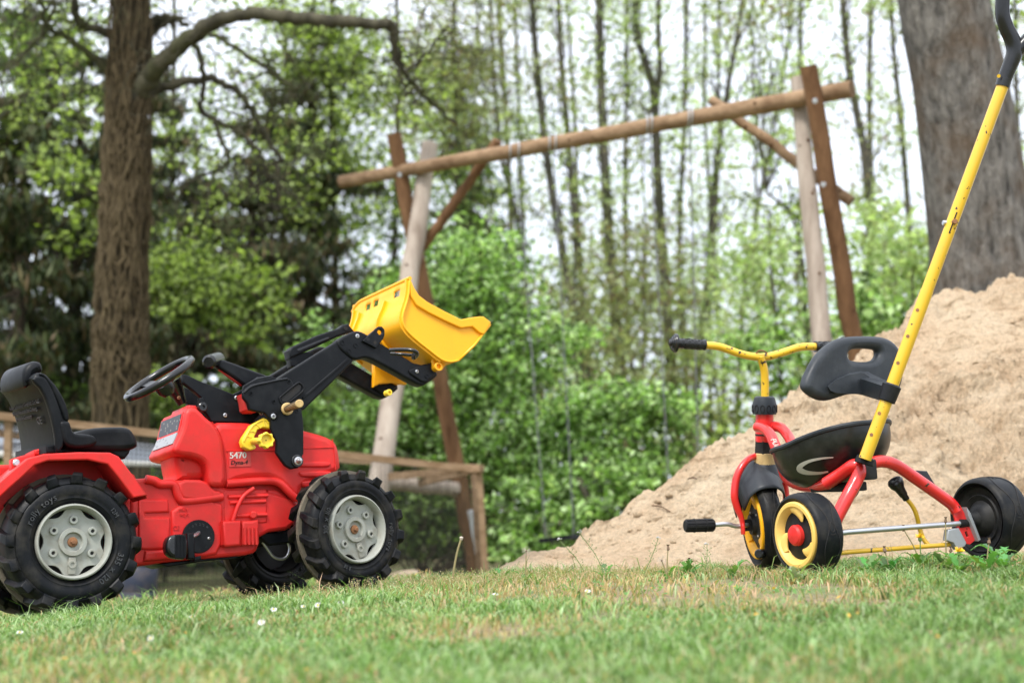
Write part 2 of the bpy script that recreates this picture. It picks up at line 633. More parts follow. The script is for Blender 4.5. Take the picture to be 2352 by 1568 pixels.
def pile_h(X, Y, noisy=True):
    rz = np.interp(X, _rx, _rz); ry = np.interp(X, _rx, _ry)
    g = ground(X, Y)
    gr = ground(X, ry)
    edge = np.clip((X - _rx[0]) / .25, 0, 1)
    yb = np.interp(X, [-.3, .3, .9, 1.6, 2.6], [4.33, 4.22, 4.12, 4.0, 3.9]) + (.06 * (fbm(X * 5, Y * 0 + 3, 3) - .5) * 2)
    t = (Y - yb) / np.maximum(ry - yb, .05)
    up = np.clip(t, 0, 1)
    prof = up * (1 + .12 * np.sin(up * math.pi))
    H = (rz - gr)
    h = H * prof
    back = np.clip(Y - ry, 0, None)
    top = np.exp(-((Y - ry) / .18) ** 2)
    h = np.where(Y > ry, H - .62 * back, h)
    big = fbm(X * 1.7 + 3, Y * 1.7, 3) - .5
    med = fbm(X * 7 + 1, Y * 7 + 8, 4, .6) - .5
    med2 = 1 - np.abs(fbm(X * 11 + 31, Y * 11 + 8, 4, .6) - .5) * 4
    bil = -np.abs(fbm(X * 12 + 21, Y * 13 + 4, 4, .55) - .5) * 2 - np.abs(fbm(X * 25 + 1, Y * 24 + 14, 3, .55) - .5)
    sm = fbm(X * 34, Y * 34, 4, .7) - .5
    crag = np.abs(fbm(X * 4.3 + 61, Y * 3.1 + 8, 5, .62) - .5)
    pits = np.clip(fbm(X * 14 + 5, Y * 14 + 50, 3) - .60, 0, 1)
    amp = np.clip(H * prof / .25, .15, 1)
    calm = np.clip((fbm(X * 1.3 + 40, Y * 1.3 + 3, 2) - .42) * 6, .35, 1)
    h = h + amp * (.22 * big * (1 - top) + (.20 * med + .07 * bil + .13 * sm + .09 * (fbm(X * 17 + 3, Y * 15, 3, .6) - .5) - .22 * pits - .25 * np.exp(-(crag / .012) ** 2) * .12) * calm * (1.0 - .35 * np.clip((X - .9) / .8, 0, 1)))
    return g + np.where(t > -.02, np.maximum(h, -.04) + .012, -.05) * np.where(edge > 0, 1, 0) * np.minimum(1, edge * 1.5) - (edge <= 0) * .05


def sand_mat():
    m, nt, b = nodes_of('sand')
    n = noise_node(nt, 4, 7, .62)
    n2 = noise_node(nt, 70, 8, .8)
    n3 = noise_node(nt, 26, 7, .7)
    base = ramp(nt, n.outputs['Fac'], [(.28, (.64, .44, .27)), (.44, (.86, .645, .425)), (.68, (.92, .735, .51))])
    f = ramp(nt, n2.outputs['Fac'], [(.3, (.6, .6, .6)), (.7, (1.12, 1.12, 1.12))])
    mu = nt.nodes.new('ShaderNodeVectorMath'); mu.operation = 'MULTIPLY'
    nt.links.new(base, mu.inputs[0]); nt.links.new(f, mu.inputs[1])
    nt.links.new(mu.outputs[0], b.inputs['Base Color'])
    b.inputs['Roughness'].default_value = .95
    b.inputs['Specular IOR Level'].default_value = .15
    add = nt.nodes.new('ShaderNodeMath'); add.operation = 'ADD'
    nt.links.new(n2.outputs['Fac'], add.inputs[0]); nt.links.new(n3.outputs['Fac'], add.inputs[1])
    bump(nt, b, add.outputs[0], 1.0, .03)
    return m


SAND = sand_mat()
xs = np.concatenate([np.linspace(-.45, 2.5, 600), np.linspace(2.52, 5.5, 90)])
ys = np.concatenate([np.linspace(3.8, 6.65, 520), np.linspace(6.7, 8.8, 40)])
pm = grid_mesh('sand_pile', xs, ys, pile_h, SAND)
# crumbly faces: push the surface in and out as well as up and down
_co = np.empty(len(pm.vertices) * 3, dtype=np.float32)
pm.vertices.foreach_get('co', _co)
_co = _co.reshape(-1, 3)
_x, _y, _z = _co[:, 0].astype(float), _co[:, 1].astype(float), _co[:, 2].astype(float)
_m = np.clip((_z - ground(_x, _y)) / .12, 0, 1)
_lump = .10 * (fbm(_x * 9 + 70, _z * 11, 4, .6) - .5) + .05 * (fbm(_x * 26 + 7, _z * 30, 3, .6) - .5) - .05 * np.clip(fbm(_x * 13 + 2, _z * 15 + 33, 3) - .58, 0, 1)
_co[:, 1] = _y - _m * _lump * .62
pm.vertices.foreach_set('co', _co.ravel())
pm.update()
pile = link('sand_pile', pm, SAND, sharp=0)
tag(pile, 'large heap of pale sand rising behind the tricycle', 'sand pile')

# clods on the pile
def clods():
    n = 1500
    X = rng.uniform(-.2, 2.4, n); Y = rng.uniform(4.15, 5.7, n)
    ok = Y < np.interp(X, _rx, _ry) + .15
    X, Y = X[ok], Y[ok]; n = len(X)
    Z = pile_h(X, Y)
    s = .003 + .009 * rng.random(n) ** 3 + .006 * (rng.random(n) < .03)
    t = (1 + 5 ** .5) / 2
    iv = np.array([(-1, t, 0), (1, t, 0), (-1, -t, 0), (1, -t, 0), (0, -1, t), (0, 1, t), (0, -1, -t), (0, 1, -t), (t, 0, -1), (t, 0, 1), (-t, 0, -1), (-t, 0, 1)]) / 1.9
    fi = np.array([(0, 11, 5), (0, 5, 1), (0, 1, 7), (0, 7, 10), (0, 10, 11), (1, 5, 9), (5, 11, 4), (11, 10, 2), (10, 7, 6), (7, 1, 8), (3, 9, 4), (3, 4, 2), (3, 2, 6), (3, 6, 8), (3, 8, 9), (4, 9, 5), (2, 4, 11), (6, 2, 10), (8, 6, 7), (9, 8, 1)])
    V = iv[None] * s[:, None, None] * (1 + .5 * (rng.random((n, 12, 1)) - .5)) * np.array([1.2, 1, .8]) + np.stack([X, Y, Z - s * .1], -1)[:, None]
    F = fi[None] + (np.arange(n) * 12)[:, None, None]
    o = link('sand_clods', bulk_mesh('clods', V.reshape(-1, 3), F.reshape(-1, 3)), SAND, pile, sharp=0)
    o['kind'] = 'stuff'


clods()

# twigs lying on the sand
BARKTWIG = barkmat('twig_bark', (.10, .07, .045), (.2, .14, .09), 40)
for k, (u, v, du, dv, dep) in enumerate([(1582, 1210, 22, 24, 4.75), (1500, 1237, 40, 8, 4.6), (2395, 1010, 10, 36, 5.3), (1395, 1208, 16, 20, 4.9)]):
    if k == 2: u, v, du, dv = 2030, 985, -8, 30
    a = D(u, v, dep); b_ = D(u + du, v + dv, dep - .05)
    a.z = max(a.z, float(pile_h(np.array([a.x]), np.array([a.y]))[0])) + .01
    b_.z = float(pile_h(np.array([b_.x]), np.array([b_.y]))[0])
    o = tube('twig', [a, (a + b_) / 2 + Vector((0, 0, .006)), b_], .003, BARKTWIG, seg=5)
    tag(o, ['thin brown twig stuck upright in the lower left flank of the sand', 'dark twig lying on the sand at the left foot of the heap',
            'twig half buried in the sand between stem and push bar of the tricycle', 'short twig poking from the crest of the low left end of the heap'][k], 'twig')

# ------------------------------------------------------------------ grass
GRASS = leafmat('grass_blades', .4, .5)


def blades():
    def field(n, y0, y1, hs, wd, xw=.42):
        Y = y0 + (y1 - y0) * rng.random(n) ** .9
        X = (rng.random(n) * 2 - 1) * (xw * Y + .25)
        return X, Y, np.full(n, hs), np.full(n, wd)
    parts = [field(290000, 1.15, 4.7, .023, .0022), field(30000, 4.7, 8.5, .035, .005)]
    X, Y, h, w = [np.concatenate(a) for a in zip(*parts)]
    # keep out of the sand
    yb = np.interp(X, [-.3, .3, .9, 1.6, 2.6], [4.33, 4.22, 4.12, 4.0, 3.9])
    dens = fbm(X * 6, Y * 6, 3)
    bare = fbm(X * 2.1 + 9, Y * 2.6 + 4, 3)
    bare2 = np.exp(-(((X - .28) / .38) ** 2 + ((Y - 3.15) / .42) ** 2)) * .24
    keep = ~((X > -.3) & (Y > yb + .02)) & (rng.random(len(X)) < np.clip((dens - .24) * 4, .2, 1)) & (rng.random(len(X)) < np.clip(1.05 - (bare + bare2 - .52) * 6, .18, 1))
    X, Y, h, w = X[keep], Y[keep], h[keep], w[keep]
    n = len(X)
    bare = (bare + bare2)[keep]
    Z = ground(X, Y) - .002
    tuft = np.clip(.5 + 1.7 * (fbm(X * 9 + 3, Y * 9, 3) - .5), .05, 1)
    h = h * (.45 + .9 * rng.random(n)) * (.55 + 1.0 * tuft)
    long = rng.random(n) < .012
    h = np.where(long, h * 2.1, h)
    w = w * (.6 + .9 * rng.random(n))
    broad = rng.random(n) < .10
    w = np.where(broad, w * 2.6, w); h = np.where(broad, h * .7, h)
    a = rng.random(n) * 2 * math.pi
    side = np.stack([np.cos(a), np.sin(a), np.zeros(n)], -1)
    b = rng.random(n) * 2 * math.pi
    ln = (.25 + 1.1 * rng.random(n)) * h
    lean = np.stack([np.cos(b) * ln, np.sin(b) * ln, np.zeros(n)], -1)
    base = np.stack([X, Y, Z], -1)
    up = np.array([0, 0, 1.])
    v0 = base - side * w[:, None] / 2
    v1 = base + side * w[:, None] / 2
    m = base + lean * .3 + up * (h * .62)[:, None]
    v2 = m + side * w[:, None] * .42
    v3 = m - side * w[:, None] * .42
    v4 = base + lean + up * (h * (.95 - .25 * rng.random(n)))[:, None]
    V = np.stack([v0, v1, v2, v3, v4], 1)
    i = np.arange(n) * 5
    F = np.concatenate([np.stack([i, i + 1, i + 2], -1), np.stack([i, i + 2, i + 3], -1), np.stack([i + 3, i + 2, i + 4], -1)])
    g = np.array([(.12, .235, .05), (.20, .35, .10), (.31, .46, .20), (.065, .135, .032), (.42, .53, .29)])
    straw = np.array([(.50, .40, .20), (.42, .30, .15), (.55, .36, .24), (.30, .20, .10)])
    pick = rng.integers(0, 5, n); ps = rng.integers(0, 4, n)
    dry = np.clip(.02 + (bare - .45) * 2.2 + .25 * (fbm(X * 3 + 1, Y * 3 + 7, 2) - .45) + .14 * np.exp(-((Y - 4.0) / .6) ** 2) * (X < .7), .04, .8)
    isdry = rng.random(n) < dry
    c = np.where(isdry[:, None], straw[ps], g[pick])
    lush = np.clip((fbm(X * 1.6 + 2, Y * 1.6 + 6, 2) - .4) * 3, 0, 1)[:, None]
    c = c * (.85 + .45 * rng.random((n, 1))) * np.where(isdry[:, None], 1, (1 - .22 * lush))
    C = np.repeat(c[:, None], 5, 1)
    C[:, 0:2] = C[:, 0:2] * .5 + np.array([.25, .24, .12]) * .5
    me = bulk_mesh('grass', V.reshape(-1, 3), F, C.reshape(-1, 3))
    o = link('grass', me, GRASS, sharp=0)
    tag(o, 'short patchy lawn grass with dry straw among the green', 'grass', kind='stuff')
    # small broad leaves of clover and moss
    n = 15000
    Y = 1.2 + 3.6 * rng.random(n); X = (rng.random(n) * 2 - 1) * (.42 * Y + .2)
    k = fbm(X * 4 + 20, Y * 4, 3) > .5
    k &= ~((X > -.3) & (Y > np.interp(X, [-.3, .3, .9, 1.6, 2.6], [4.33, 4.22, 4.12, 4.0, 3.9])))
    X, Y = X[k], Y[k]; n = len(X)
    Z = ground(X, Y) + .004 + .010 * rng.random(n)
    c0 = np.stack([X, Y, Z], -1)
    nrm = rng.normal(0, .5, (n, 3)) + np.array([0, -.3, 1.]); nrm /= np.linalg.norm(nrm, axis=1)[:, None]
    t = np.cross(nrm, rng.normal(0, 1, (n, 3))); t /= np.linalg.norm(t, axis=1)[:, None]
    s = np.cross(nrm, t)
    L = (.003 + .004 * rng.random(n))[:, None]
    V = np.stack([c0 - t * L, c0 + s * L * .7, c0 + t * L, c0 - s * L * .7], 1)
    F = (np.arange(n) * 4)[:, None] + np.array([0, 1, 2, 3])
    g = np.array([(.10, .22, .05), (.17, .30, .09), (.33, .20, .10), (.55, .33, .06)])
    c = g[rng.choice(4, n, p=[.42, .38, .13, .07])] * (.8 + .4 * rng.random((n, 1)))
    me = bulk_mesh('clover', V.reshape(-1, 3), F, np.repeat(c[:, None], 4, 1).reshape(-1, 3))
    tag(link('ground_cover', me, GRASS, sharp=0), 'tiny clover and weed leaves low in the lawn', 'ground cover', kind='stuff')


blades()
# ------------------------------------------------------------------ ride-on tractor
TH, BANK, TPI = R(32), R(4.6), R(2.9)
_f = Vector((math.cos(TH) * math.cos(TPI), math.sin(TH) * math.cos(TPI), math.sin(TPI)))
_l = Vector((-math.sin(TH), math.cos(TH), -math.tan(BANK)))
_l = (_l - _f * _l.dot(_f)).normalized()
_u = _f.cross(_l)
TR = Frame(D(172, 1243, 3.37), _f, _l, _u)
tractor = empty('toy_tractor', TR.M)
tag(tractor, 'red ride-on toy tractor with black loader arms and yellow bucket raised', 'toy tractor')


def P(pts, c, axis=1):
    """photograph outline -> outline on the local plane"""
    out = []
    for u, v in pts:
        p = TR.at(u, v, axis, c)
        out.append((p.x, p.z) if axis == 1 else (p.y, p.z))
    return out


def plate(name, pts, c0, c1, mat, bevel=.004, holes=(), parent=None, smooth=0, sharp=40):
    pts = P(pts, c0)
    if smooth: pts = chaikin(pts, smooth)
    me = prism(pts, 1, c0, c1, bevel, tuple(P(h, c0) for h in holes))
    return link(name, me, mat, parent or tractor, sharp=sharp)


def pt(u, v, c):
    return TR.at(u, v, 1, c)


def circle(uv, r, n=14):
    return [(uv[0] + r * math.cos(2 * math.pi * k / n), uv[1] + r * math.sin(2 * math.pi * k / n)) for k in range(n)]


def screw(u, v, y, r=.0042, parent=None, mat=None):
    p = pt(u, v, y)
    V, F = lathe_geo([(0, r), (-.0015, r * .95), (-.0025, r * .6), (-.0022, .0001)], 14, 1, p)
    o = link('screw', mesh_from(V, F), mat or STEEL, parent or tractor)
    g = join_geo([box_geo((p.x, p.y - .0026, p.z), (r * 1.1, .0008, r * .22)), box_geo((p.x, p.y - .0026, p.z), (r * .22, .0008, r * 1.1))])
    link('screw_slot', mesh_from(*g), HOLE, o, smooth=False)
    o2 = bpy.data.objects[-1] if False else None
    return o


# --- wheels
HUBBLACK3 = plastic('wheel_well_black', (.010, .010, .011), .6, dirt=(.05, .045, .035), amount=.6)
def letters(s, r, a0, size, y, step=None, ext=.0008, cw=True):
    geos = []
    a = R(a0)
    for ch in s:
        if ch == ' ':
            a -= size * .42 / r; continue
        V, F = text_geo(ch, size, ext)
        if not V: continue
        xmin = min(v.x for v in V); xmax = max(v.x for v in V)
        w = xmax - xmin
        a -= (w / 2) / r
        ca, sa = math.cos(a), math.sin(a)
        W = []
        for v in V:
            gx, gy, gz = v.x - xmin - w / 2, v.y - size * .35, v.z
            W.append(Vector((r * ca + gx * sa + gy * ca, y - gz, r * sa - gx * ca + gy * sa)))
        geos.append((W, F))
        a -= (w / 2 + size * .13) / r
    return join_geo(geos)


LETTER = plastic('raised_tyre_lettering', (.035, .038, .042), .5, dirt=(.12, .11, .1), amount=.4)


def tractor_wheel(name, Rr, w, texts, M, nlug=16, half=None, flip=False):
    if flip: M = M @ Matrix.Translation((0, w, 0)) @ Matrix.Rotation(math.pi, 4, 'Z')
    half = half or w / 2
    prof = [(.030, .088), (.016, .0905), (.006, .097), (.0025, .104), (.0035, .106), (.001, .112), (.000, .124), (.002, Rr * .80), (.005, Rr * .815), (.004, Rr * .825),
            (.009, Rr * .885), (.020, Rr * .925), (half, Rr * .94)]
    prof = prof + [(w - a, r) for a, r in prof[::-1][1:] if w - a > half + .005]
    V, F = lathe_geo(prof, 72, 1)
    tyre = link(name, mesh_from(V, F), TYRE, tractor, rel=M, sharp=50)
    # cleats
    geos = []
    ky = w / .12
    for side in (0, 1):
        hh = half if side == 0 else w - half
        for k in range(nlug):
            a0 = 2 * math.pi * (k + .5 * side) / nlug
            st = [(.0055, Rr * .80, .0012, Rr * .83, 7.2, 5.4, 0), (.011, Rr * .87, -.0030, Rr * .95, 7.0, 4.6, 0), (.24 * hh, Rr * .90, .20 * hh, Rr * 1.0, 6.2, 3.8, 2.5), (hh, Rr * .92, hh, Rr * 1.0, 5.0, 2.6, 10)]
            Vs = []
            for (yb, rb, yt, rt, wb, wt, sk) in st:
                for (y, r, da) in ((yb, rb, -wb), (yb, rb, wb), (yt, rt, wt), (yt, rt, -wt)):
                    a = a0 + R(da * .95 - sk)
                    Vs.append(Vector((r * math.cos(a), (w - y) if side else y, r * math.sin(a))))
            Fs = [(0, 1, 2, 3), (12, 15, 14, 13)]
            for i in range(3):
                for j in range(4):
                    Fs.append((i * 4 + j, i * 4 + (j + 1) % 4, i * 4 + 4 + (j + 1) % 4, i * 4 + 4 + j))
            geos.append((Vs, Fs))
    me = mesh_from(*join_geo(geos))
    bm = bmesh.new(); bm.from_mesh(me)
    bmesh.ops.bevel(bm, geom=[e for e in bm.edges if e.calc_length() > .004], offset=.0014, segments=1, affect='EDGES')
    bm.to_mesh(me); bm.free()
    link('tread_cleats', me, TYRE, tyre, sharp=28)
    lathe('mould_seam', [(half - .006, Rr * .90), (half - .005, Rr * 1.004), (half + .005, Rr * 1.004), (half + .006, Rr * .90)], SEAM, tyre, seg=72)
    g = join_geo([letters(s, r, a, size, -.0009, ext=.0016) for s, r, a, size in texts])
    link('raised_lettering', mesh_from(*g), LETTER, tyre, smooth=False)['kind'] = 'stuff'
    # rim
    pr = [(.018, .0905), (.004, .0900), (-.001, .0885), (-.002, .0855), (.002, .0825), (.014, .0800), (.030, .0785)]
    rim = lathe('rim', pr, RIM, tyre, seg=64)
    # star plate
    star = []
    for k in range(144):
        a = 2 * math.pi * k / 144
        t = abs(((math.degrees(a) - 90) % 60) - 30) / 30       # 0 midway between bolts, 1 on a bolt
        r = .0795 if t > .55 else .0675 + (.0795 - .0675) * (t / .55) ** 2
        star.append((r * math.cos(a), r * math.sin(a)))
    me = prism(star, 1, .022, .030, .0012)
    link('star_plate', me, RIM, rim)
    lathe('dark_backing', [(.040, .0001), (.040, .079)], HOLE, rim, seg=32)
    lathe('hub_ring', [(.026, .0345), (.016, .0335), (.0135, .0325), (.0135, .0235), (.016, .0222), (.028, .0212), (.028, .0001)], RIM, rim, seg=40)
    for k in range(6):
        a = R(30 + 60 * k)
        c = (.0525 * math.cos(a), 0, .0525 * math.sin(a))
        V, F = lathe_geo([(.024, .0108), (.0145, .0100), (.0135, .0092), (.0135, .0050), (.017, .0044), (.017, .0001)], 20, 1, c)
        link('bolt_boss', mesh_from(V, F), RIM, rim)
        V, F = lathe_geo([(.0166, .0001), (.0166, .0038)], 12, 1, c)
        link('bolt_hole', mesh_from(V, F), HOLE, rim)
    rbox('valve_bar', (0, .020, -.0555), (.017, .008, .040), RIM, rim, .002)
    V, F = lathe_geo([(.0275, .0125), (.019, .0120), (.017, .0105), (.016, .0001)], 20, 1)
    nut = link('axle_cap', mesh_from(V, F), RUST, rim)
    V, F = lathe_geo([(.018, .0065), (.009, .0060), (.008, .0048), (.008, .0001)], 6, 1)
    link('axle_nut', mesh_from(V, F), RUST, nut, sharp=20)
    if flip:
        g = join_geo([letters(s_, r, a, size, -.0009, ext=.0016) for s_, r, a, size in texts])
        o = link('raised_lettering', mesh_from(*g), LETTER, tyre, smooth=False, rel=Matrix.Translation((0, w, 0)) @ Matrix.Rotation(math.pi, 4, 'Z'))
        o['kind'] = 'stuff'
        lathe('inner_wheel_well', [(w - .004, .089), (w - .02, .086), (.05, .080), (.048, .030), (.048, .0001)], HUBBLACK3, tyre, seg=48)
    return tyre


rear_txt = [('rolly toys', .1155, 160, .0205), ('12M', .1165, 42, .015), ('335 x 120', .1145, -14, .0205)]
front_txt = [('310 x 110', .1095, 170, .0185), ('rolly toys', .1085, -8, .0175), ('1 01', .109, -125, .014)]
rot = lambda a: Matrix.Rotation(a, 4, 'Y')
tractor_wheel('rear_wheel', .1675, .155, rear_txt, rot(R(4)), half=.092)
tractor_wheel('rear_wheel', .1675, .12, rear_txt, Matrix.Translation((0, .30, 0)) @ rot(R(31)), flip=True)

fc = TR.loc(D(815, 1214, 3.75))
ST = R(11.5)
steer = Matrix.Rotation(ST, 4, 'Z')
kp = Vector((fc.x, .21, fc.z))
off = steer @ Vector((0, fc.y - .21, 0))
fcN = TR.loc(D(825, 1214, 3.745))
tractor_wheel('front_wheel', .159, .108, front_txt, Matrix.Translation(fcN) @ steer @ rot(R(-14)))
beam_dir = steer @ Vector((0, 1, 0))
fcF = fcN + beam_dir * .33 + Vector((-.02, 0, 0))
tractor_wheel('front_wheel', .159, .108, front_txt, Matrix.Translation(fcF) @ steer @ rot(R(30)), flip=True)
c = fcN + beam_dir * .05
g = join_geo([beam_geo(c, fcF + beam_dir * .03, .03, .03), cyl_geo(c, fcF, .009)])
link('front_axle', mesh_from(*g), BLACK, tractor)
g = cyl_geo((0, .03, 0), (0, .40, 0), .008)
link('rear_axle', mesh_from(*g), STEEL, tractor)

# --- body
YB = .118      # near side of the body
YF = .302
# lower chassis
plate('chassis', zz(Z2, [(60, 790), (130, 783), (185, 782), (215, 800), (300, 796), (420, 792), (520, 800), (600, 835), (760, 830), (1000, 900), (1035, 930), (1010, 1075), (810, 1100), (800, 1190), (765, 1222), (600, 1238), (300, 1262), (140, 1286), (60, 1290)]), YB + .012, YF - .01, RED, .010, smooth=1)
# recessed and raised mouldings of the chassis side
plate('side_panel', zz(Z2, [(110, 905), (280, 905), (290, 980), (150, 985), (150, 1010), (290, 1010), (290, 1190), (150, 1195), (110, 1190)]), YB + .006, YB + .04, RED, .006)
plate('side_panel', zz(Z2, [(300, 930), (590, 905), (600, 1000), (590, 1215), (470, 1240), (310, 1245), (300, 1100)]), YB + .004, YB + .04, RED, .008, smooth=1)
plate('sill', zz(Z2, [(150, 1200), (300, 1192), (300, 1250), (140, 1262)]), YB + .002, YB + .05, RED, .008)
# pipe moulding stepping down along the side
tube('pipe_moulding', [pt(*Z2(x, y), YB + .008) for x, y in [(150, 790), (200, 800), (235, 818), (300, 818), (322, 840), (340, 890), (370, 915), (480, 905), (590, 890)]], .0115, RED, tractor, seg=12, sm=5)
plate('running_board', zz(Z2, [(335, 790), (505, 792), (540, 850), (590, 855), (592, 905), (380, 915), (345, 880)]), YB - .002, YB + .06, RED, .008, smooth=1)
# hood
hood_pts = zz(Z2, [(530, 462), (700, 462), (820, 470), (960, 482), (1060, 506), (1150, 528), (1215, 552), (1255, 585), (1272, 660), (1278, 745), (1150, 790), (1060, 830), (1045, 905), (1000, 905), (960, 850), (900, 800), (840, 785), (700, 795), (620, 835), (560, 835), (540, 640)])
plate('hood', hood_pts, YB, YF, RED, .018, smooth=1)
# arch band over the engine bay
tube('wheel_arch_band', [pt(*Z2(x, y), YB + .004) for x, y in [(615, 815), (700, 808), (800, 800), (880, 800), (930, 820), (980, 870), (1020, 905)]], .0105, RED, tractor, seg=10, sm=4)
# seam lines
for pts in ([(530, 462), (575, 520), (600, 600), (612, 700), (620, 830)], [(612, 628), (760, 628), (900, 622)], [(1060, 614), (1150, 610), (1235, 606)], [(1222, 560), (1236, 640), (1240, 735)], [(330, 606), (450, 600), (592, 594)]):
    yy = YB - .0012
    tube('seam_line', [pt(*Z2(x, y), yy) for x, y in pts], .0013, RED, tractor, seg=6, sm=3)
# side grille louvres
for (x0, y0, x1, y1) in ((1020, 690, 1215, 722), (1030, 745, 1222, 778), (1045, 800, 1120, 838)):
    plate('louvre', zz(Z2, [(x0, y0 + 8), (x0 + 14, y0), (x1 - 14, y0 - 4), (x1, y0 + 6), (x1, y1 - 12), (x1 - 14, y1), (x0 + 30, y1), (x0 + 12, y1 - 6)]), YB - .006, YB + .02, RED, .005, smooth=1)
# cowl (steering console)
plate('console', zz(Z2, [(380, 384), (436, 374), (470, 402), (505, 440), (545, 468), (590, 545), (608, 640), (618, 832), (528, 832), (510, 800), (508, 740), (490, 690), (430, 660), (330, 650), (303, 622), (322, 585), (365, 490)]), YB - .012, YF + .012, RED, .012, smooth=1)
plate('console_waist', zz(Z2, [(318, 640), (440, 640), (512, 700), (512, 800), (338, 800), (340, 760), (330, 720)]), YB + .022, YF - .02, RED, .022, smooth=1)
plate('console_peak', zz(Z2, [(398, 364), (440, 366), (462, 400), (400, 405), (385, 392)]), YB + .03, YF - .02, RED, .006)


# dashboard stickers on the sloping rear face of the console
def rear_quad(name, pa, pb, y0, y1, out, mat):
    a, b_ = pt(*pa, YB - .012), pt(*pb, YB - .012)
    d = (b_ - a).normalized()
    n = Vector((d.z, 0, -d.x))
    if n.x > 0: n = -n
    V = []
    for (p, y) in ((a, y0), (a, y1), (b_, y1), (b_, y0)):
        for k in (0, 1):
            V.append(Vector((p.x, y, p.z)) + n * (out if k else -.004))
    F = [(1, 3, 5, 7), (0, 6, 4, 2), (0, 2, 3, 1), (2, 4, 5, 3), (4, 6, 7, 5), (6, 0, 1, 7)]
    return link(name, mesh_from(V, F), mat, tractor, smooth=False)


def panel_mat(name, dark):
    m, nt, b = nodes_of(name)
    tc = nt.nodes.new('ShaderNodeTexCoord')
    mp = nt.nodes.new('ShaderNodeMapping'); mp.inputs['Scale'].default_value = (30, 55, 90)
    nt.links.new(tc.outputs['Object'], mp.inputs[0])
    vo = nt.nodes.new('ShaderNodeTexVoronoi'); vo.inputs['Scale'].default_value = 1.0; vo.distance = 'CHEBYCHEV'
    nt.links.new(mp.outputs[0], vo.inputs['Vector'])
    f = ramp(nt, vo.outputs['Distance'], [(.16, 1.0), (.22, 0.0)])
    base = mixc(nt, f, (.03, .033, .04) if dark else (.30, .32, .33), (.22, .21, .18) if dark else (.06, .065, .07))
    nt.links.new(base, b.inputs['Base Color']); b.inputs['Roughness'].default_value = .5
    return m


rear_quad('sticker_border', Z2(380, 400), Z2(352, 522), YB + .004, YF - .004, .0015, RED)
rear_quad('dashboard_sticker', Z2(376, 408), Z2(357, 505), YB + .012, YF - .012, .0025, panel_mat('gauge_print', True))
rear_quad('dashboard_sticker', Z2(350, 518), Z2(322, 582), YB + .008, YF - .012, .0022, panel_mat('switch_print', False))

# steering column boot and wheel
tube('steering_column', [pt(*Z2(362, 360), .21), pt(*Z2(345, 325), .21), pt(*Z2(318, 270), .21), pt(*Z2(296, 236), .21)], [.013, .016, .026, .034], GLOSSBLACK, tractor, seg=10)
screw(*Z2(341, 323), .193, .005, mat=RUST)
# the wheel is set square to its column
cw = Z1(862, 200)
cpos = D(cw[0], cw[1], 3.47)
a_maj = (RT * .845 + UP * .535)
perp = (RT * -.535 + UP * .845)
view = -ray(*cw).normalized()
nrm = (perp * math.cos(R(13)) + view * math.sin(R(13))).normalized()
xm = (a_maj - nrm * a_maj.dot(nrm)).normalized()
ym = nrm.cross(xm)
SW = Frame(cpos, xm, ym, nrm)
rel = TR.I @ SW.M
sw = link('steering_wheel', mesh_from(*tube_geo([Vector((.088 * math.cos(t), .088 * math.sin(t), 0)) for t in np.linspace(0, 2 * math.pi, 49)], .0098, 12, False)), GLOSSBLACK, tractor, rel=rel)
for a in (R(10), R(130), R(250)):
    V, F = beam_geo((0, 0, -.022), (.086 * math.cos(a), .086 * math.sin(a), -.002), .026, .008, (0, 0, 1))
    link('spoke', mesh_from(V, F), GLOSSBLACK, sw)
lathe('wheel_hub', [(-.002, .0001), (-.004, .018), (-.012, .026), (-.034, .024), (-.046, .015), (-.046, .0001)], GLOSSBLACK, sw, seg=20, axis=2)

# badge
plate('number_badge', zz(Z2, [(624, 634), (752, 630), (757, 716), (629, 720)]), YB - .0022, YB + .002, plastic('badge_film', (.56, .022, .02), .4, amount=.3), .0005)
def flat_text(name, s, uv, size, y, mat, shear=0, ext=.0003, up=None, parent=None, bold=0):
    V, F = text_geo(s, size, ext)
    o_ = pt(*uv, y)
    d = (pt(uv[0] + 30, uv[1] - .9, y) - o_).normalized()
    nn = Vector((-d.z, 0, d.x))
    W = [o_ + d * (v.x + shear * v.y) + nn * v.y + Vector((0, -v.z, 0)) for v in V]
    if bold:
        W2 = [w + d * bold for w in W]
        W, F = join_geo([(W, F), (W2, F)])
    return link(name, mesh_from(W, F), mat, parent or tractor, smooth=False)
flat_text('badge_number', '5470', Z2(632, 671), .0235, YB - .0030, WHITEP, bold=.0012)
flat_text('badge_script', 'Dyna-4', Z2(638, 706), .0160, YB - .0030, HOLE, shear=.22, bold=.0006)
flat_text('moulded_lettering', 'rolly', Z2(338, 975), .0145, YB + .0030, RED, ext=.0012)
flat_text('moulded_lettering', 'toys', Z2(345, 1003), .0145, YB + .0030, RED, ext=.0012)
flat_text('moulded_lettering', 'CE', Z2(303, 1082), .016, YB + .0030, RED, ext=.0010)

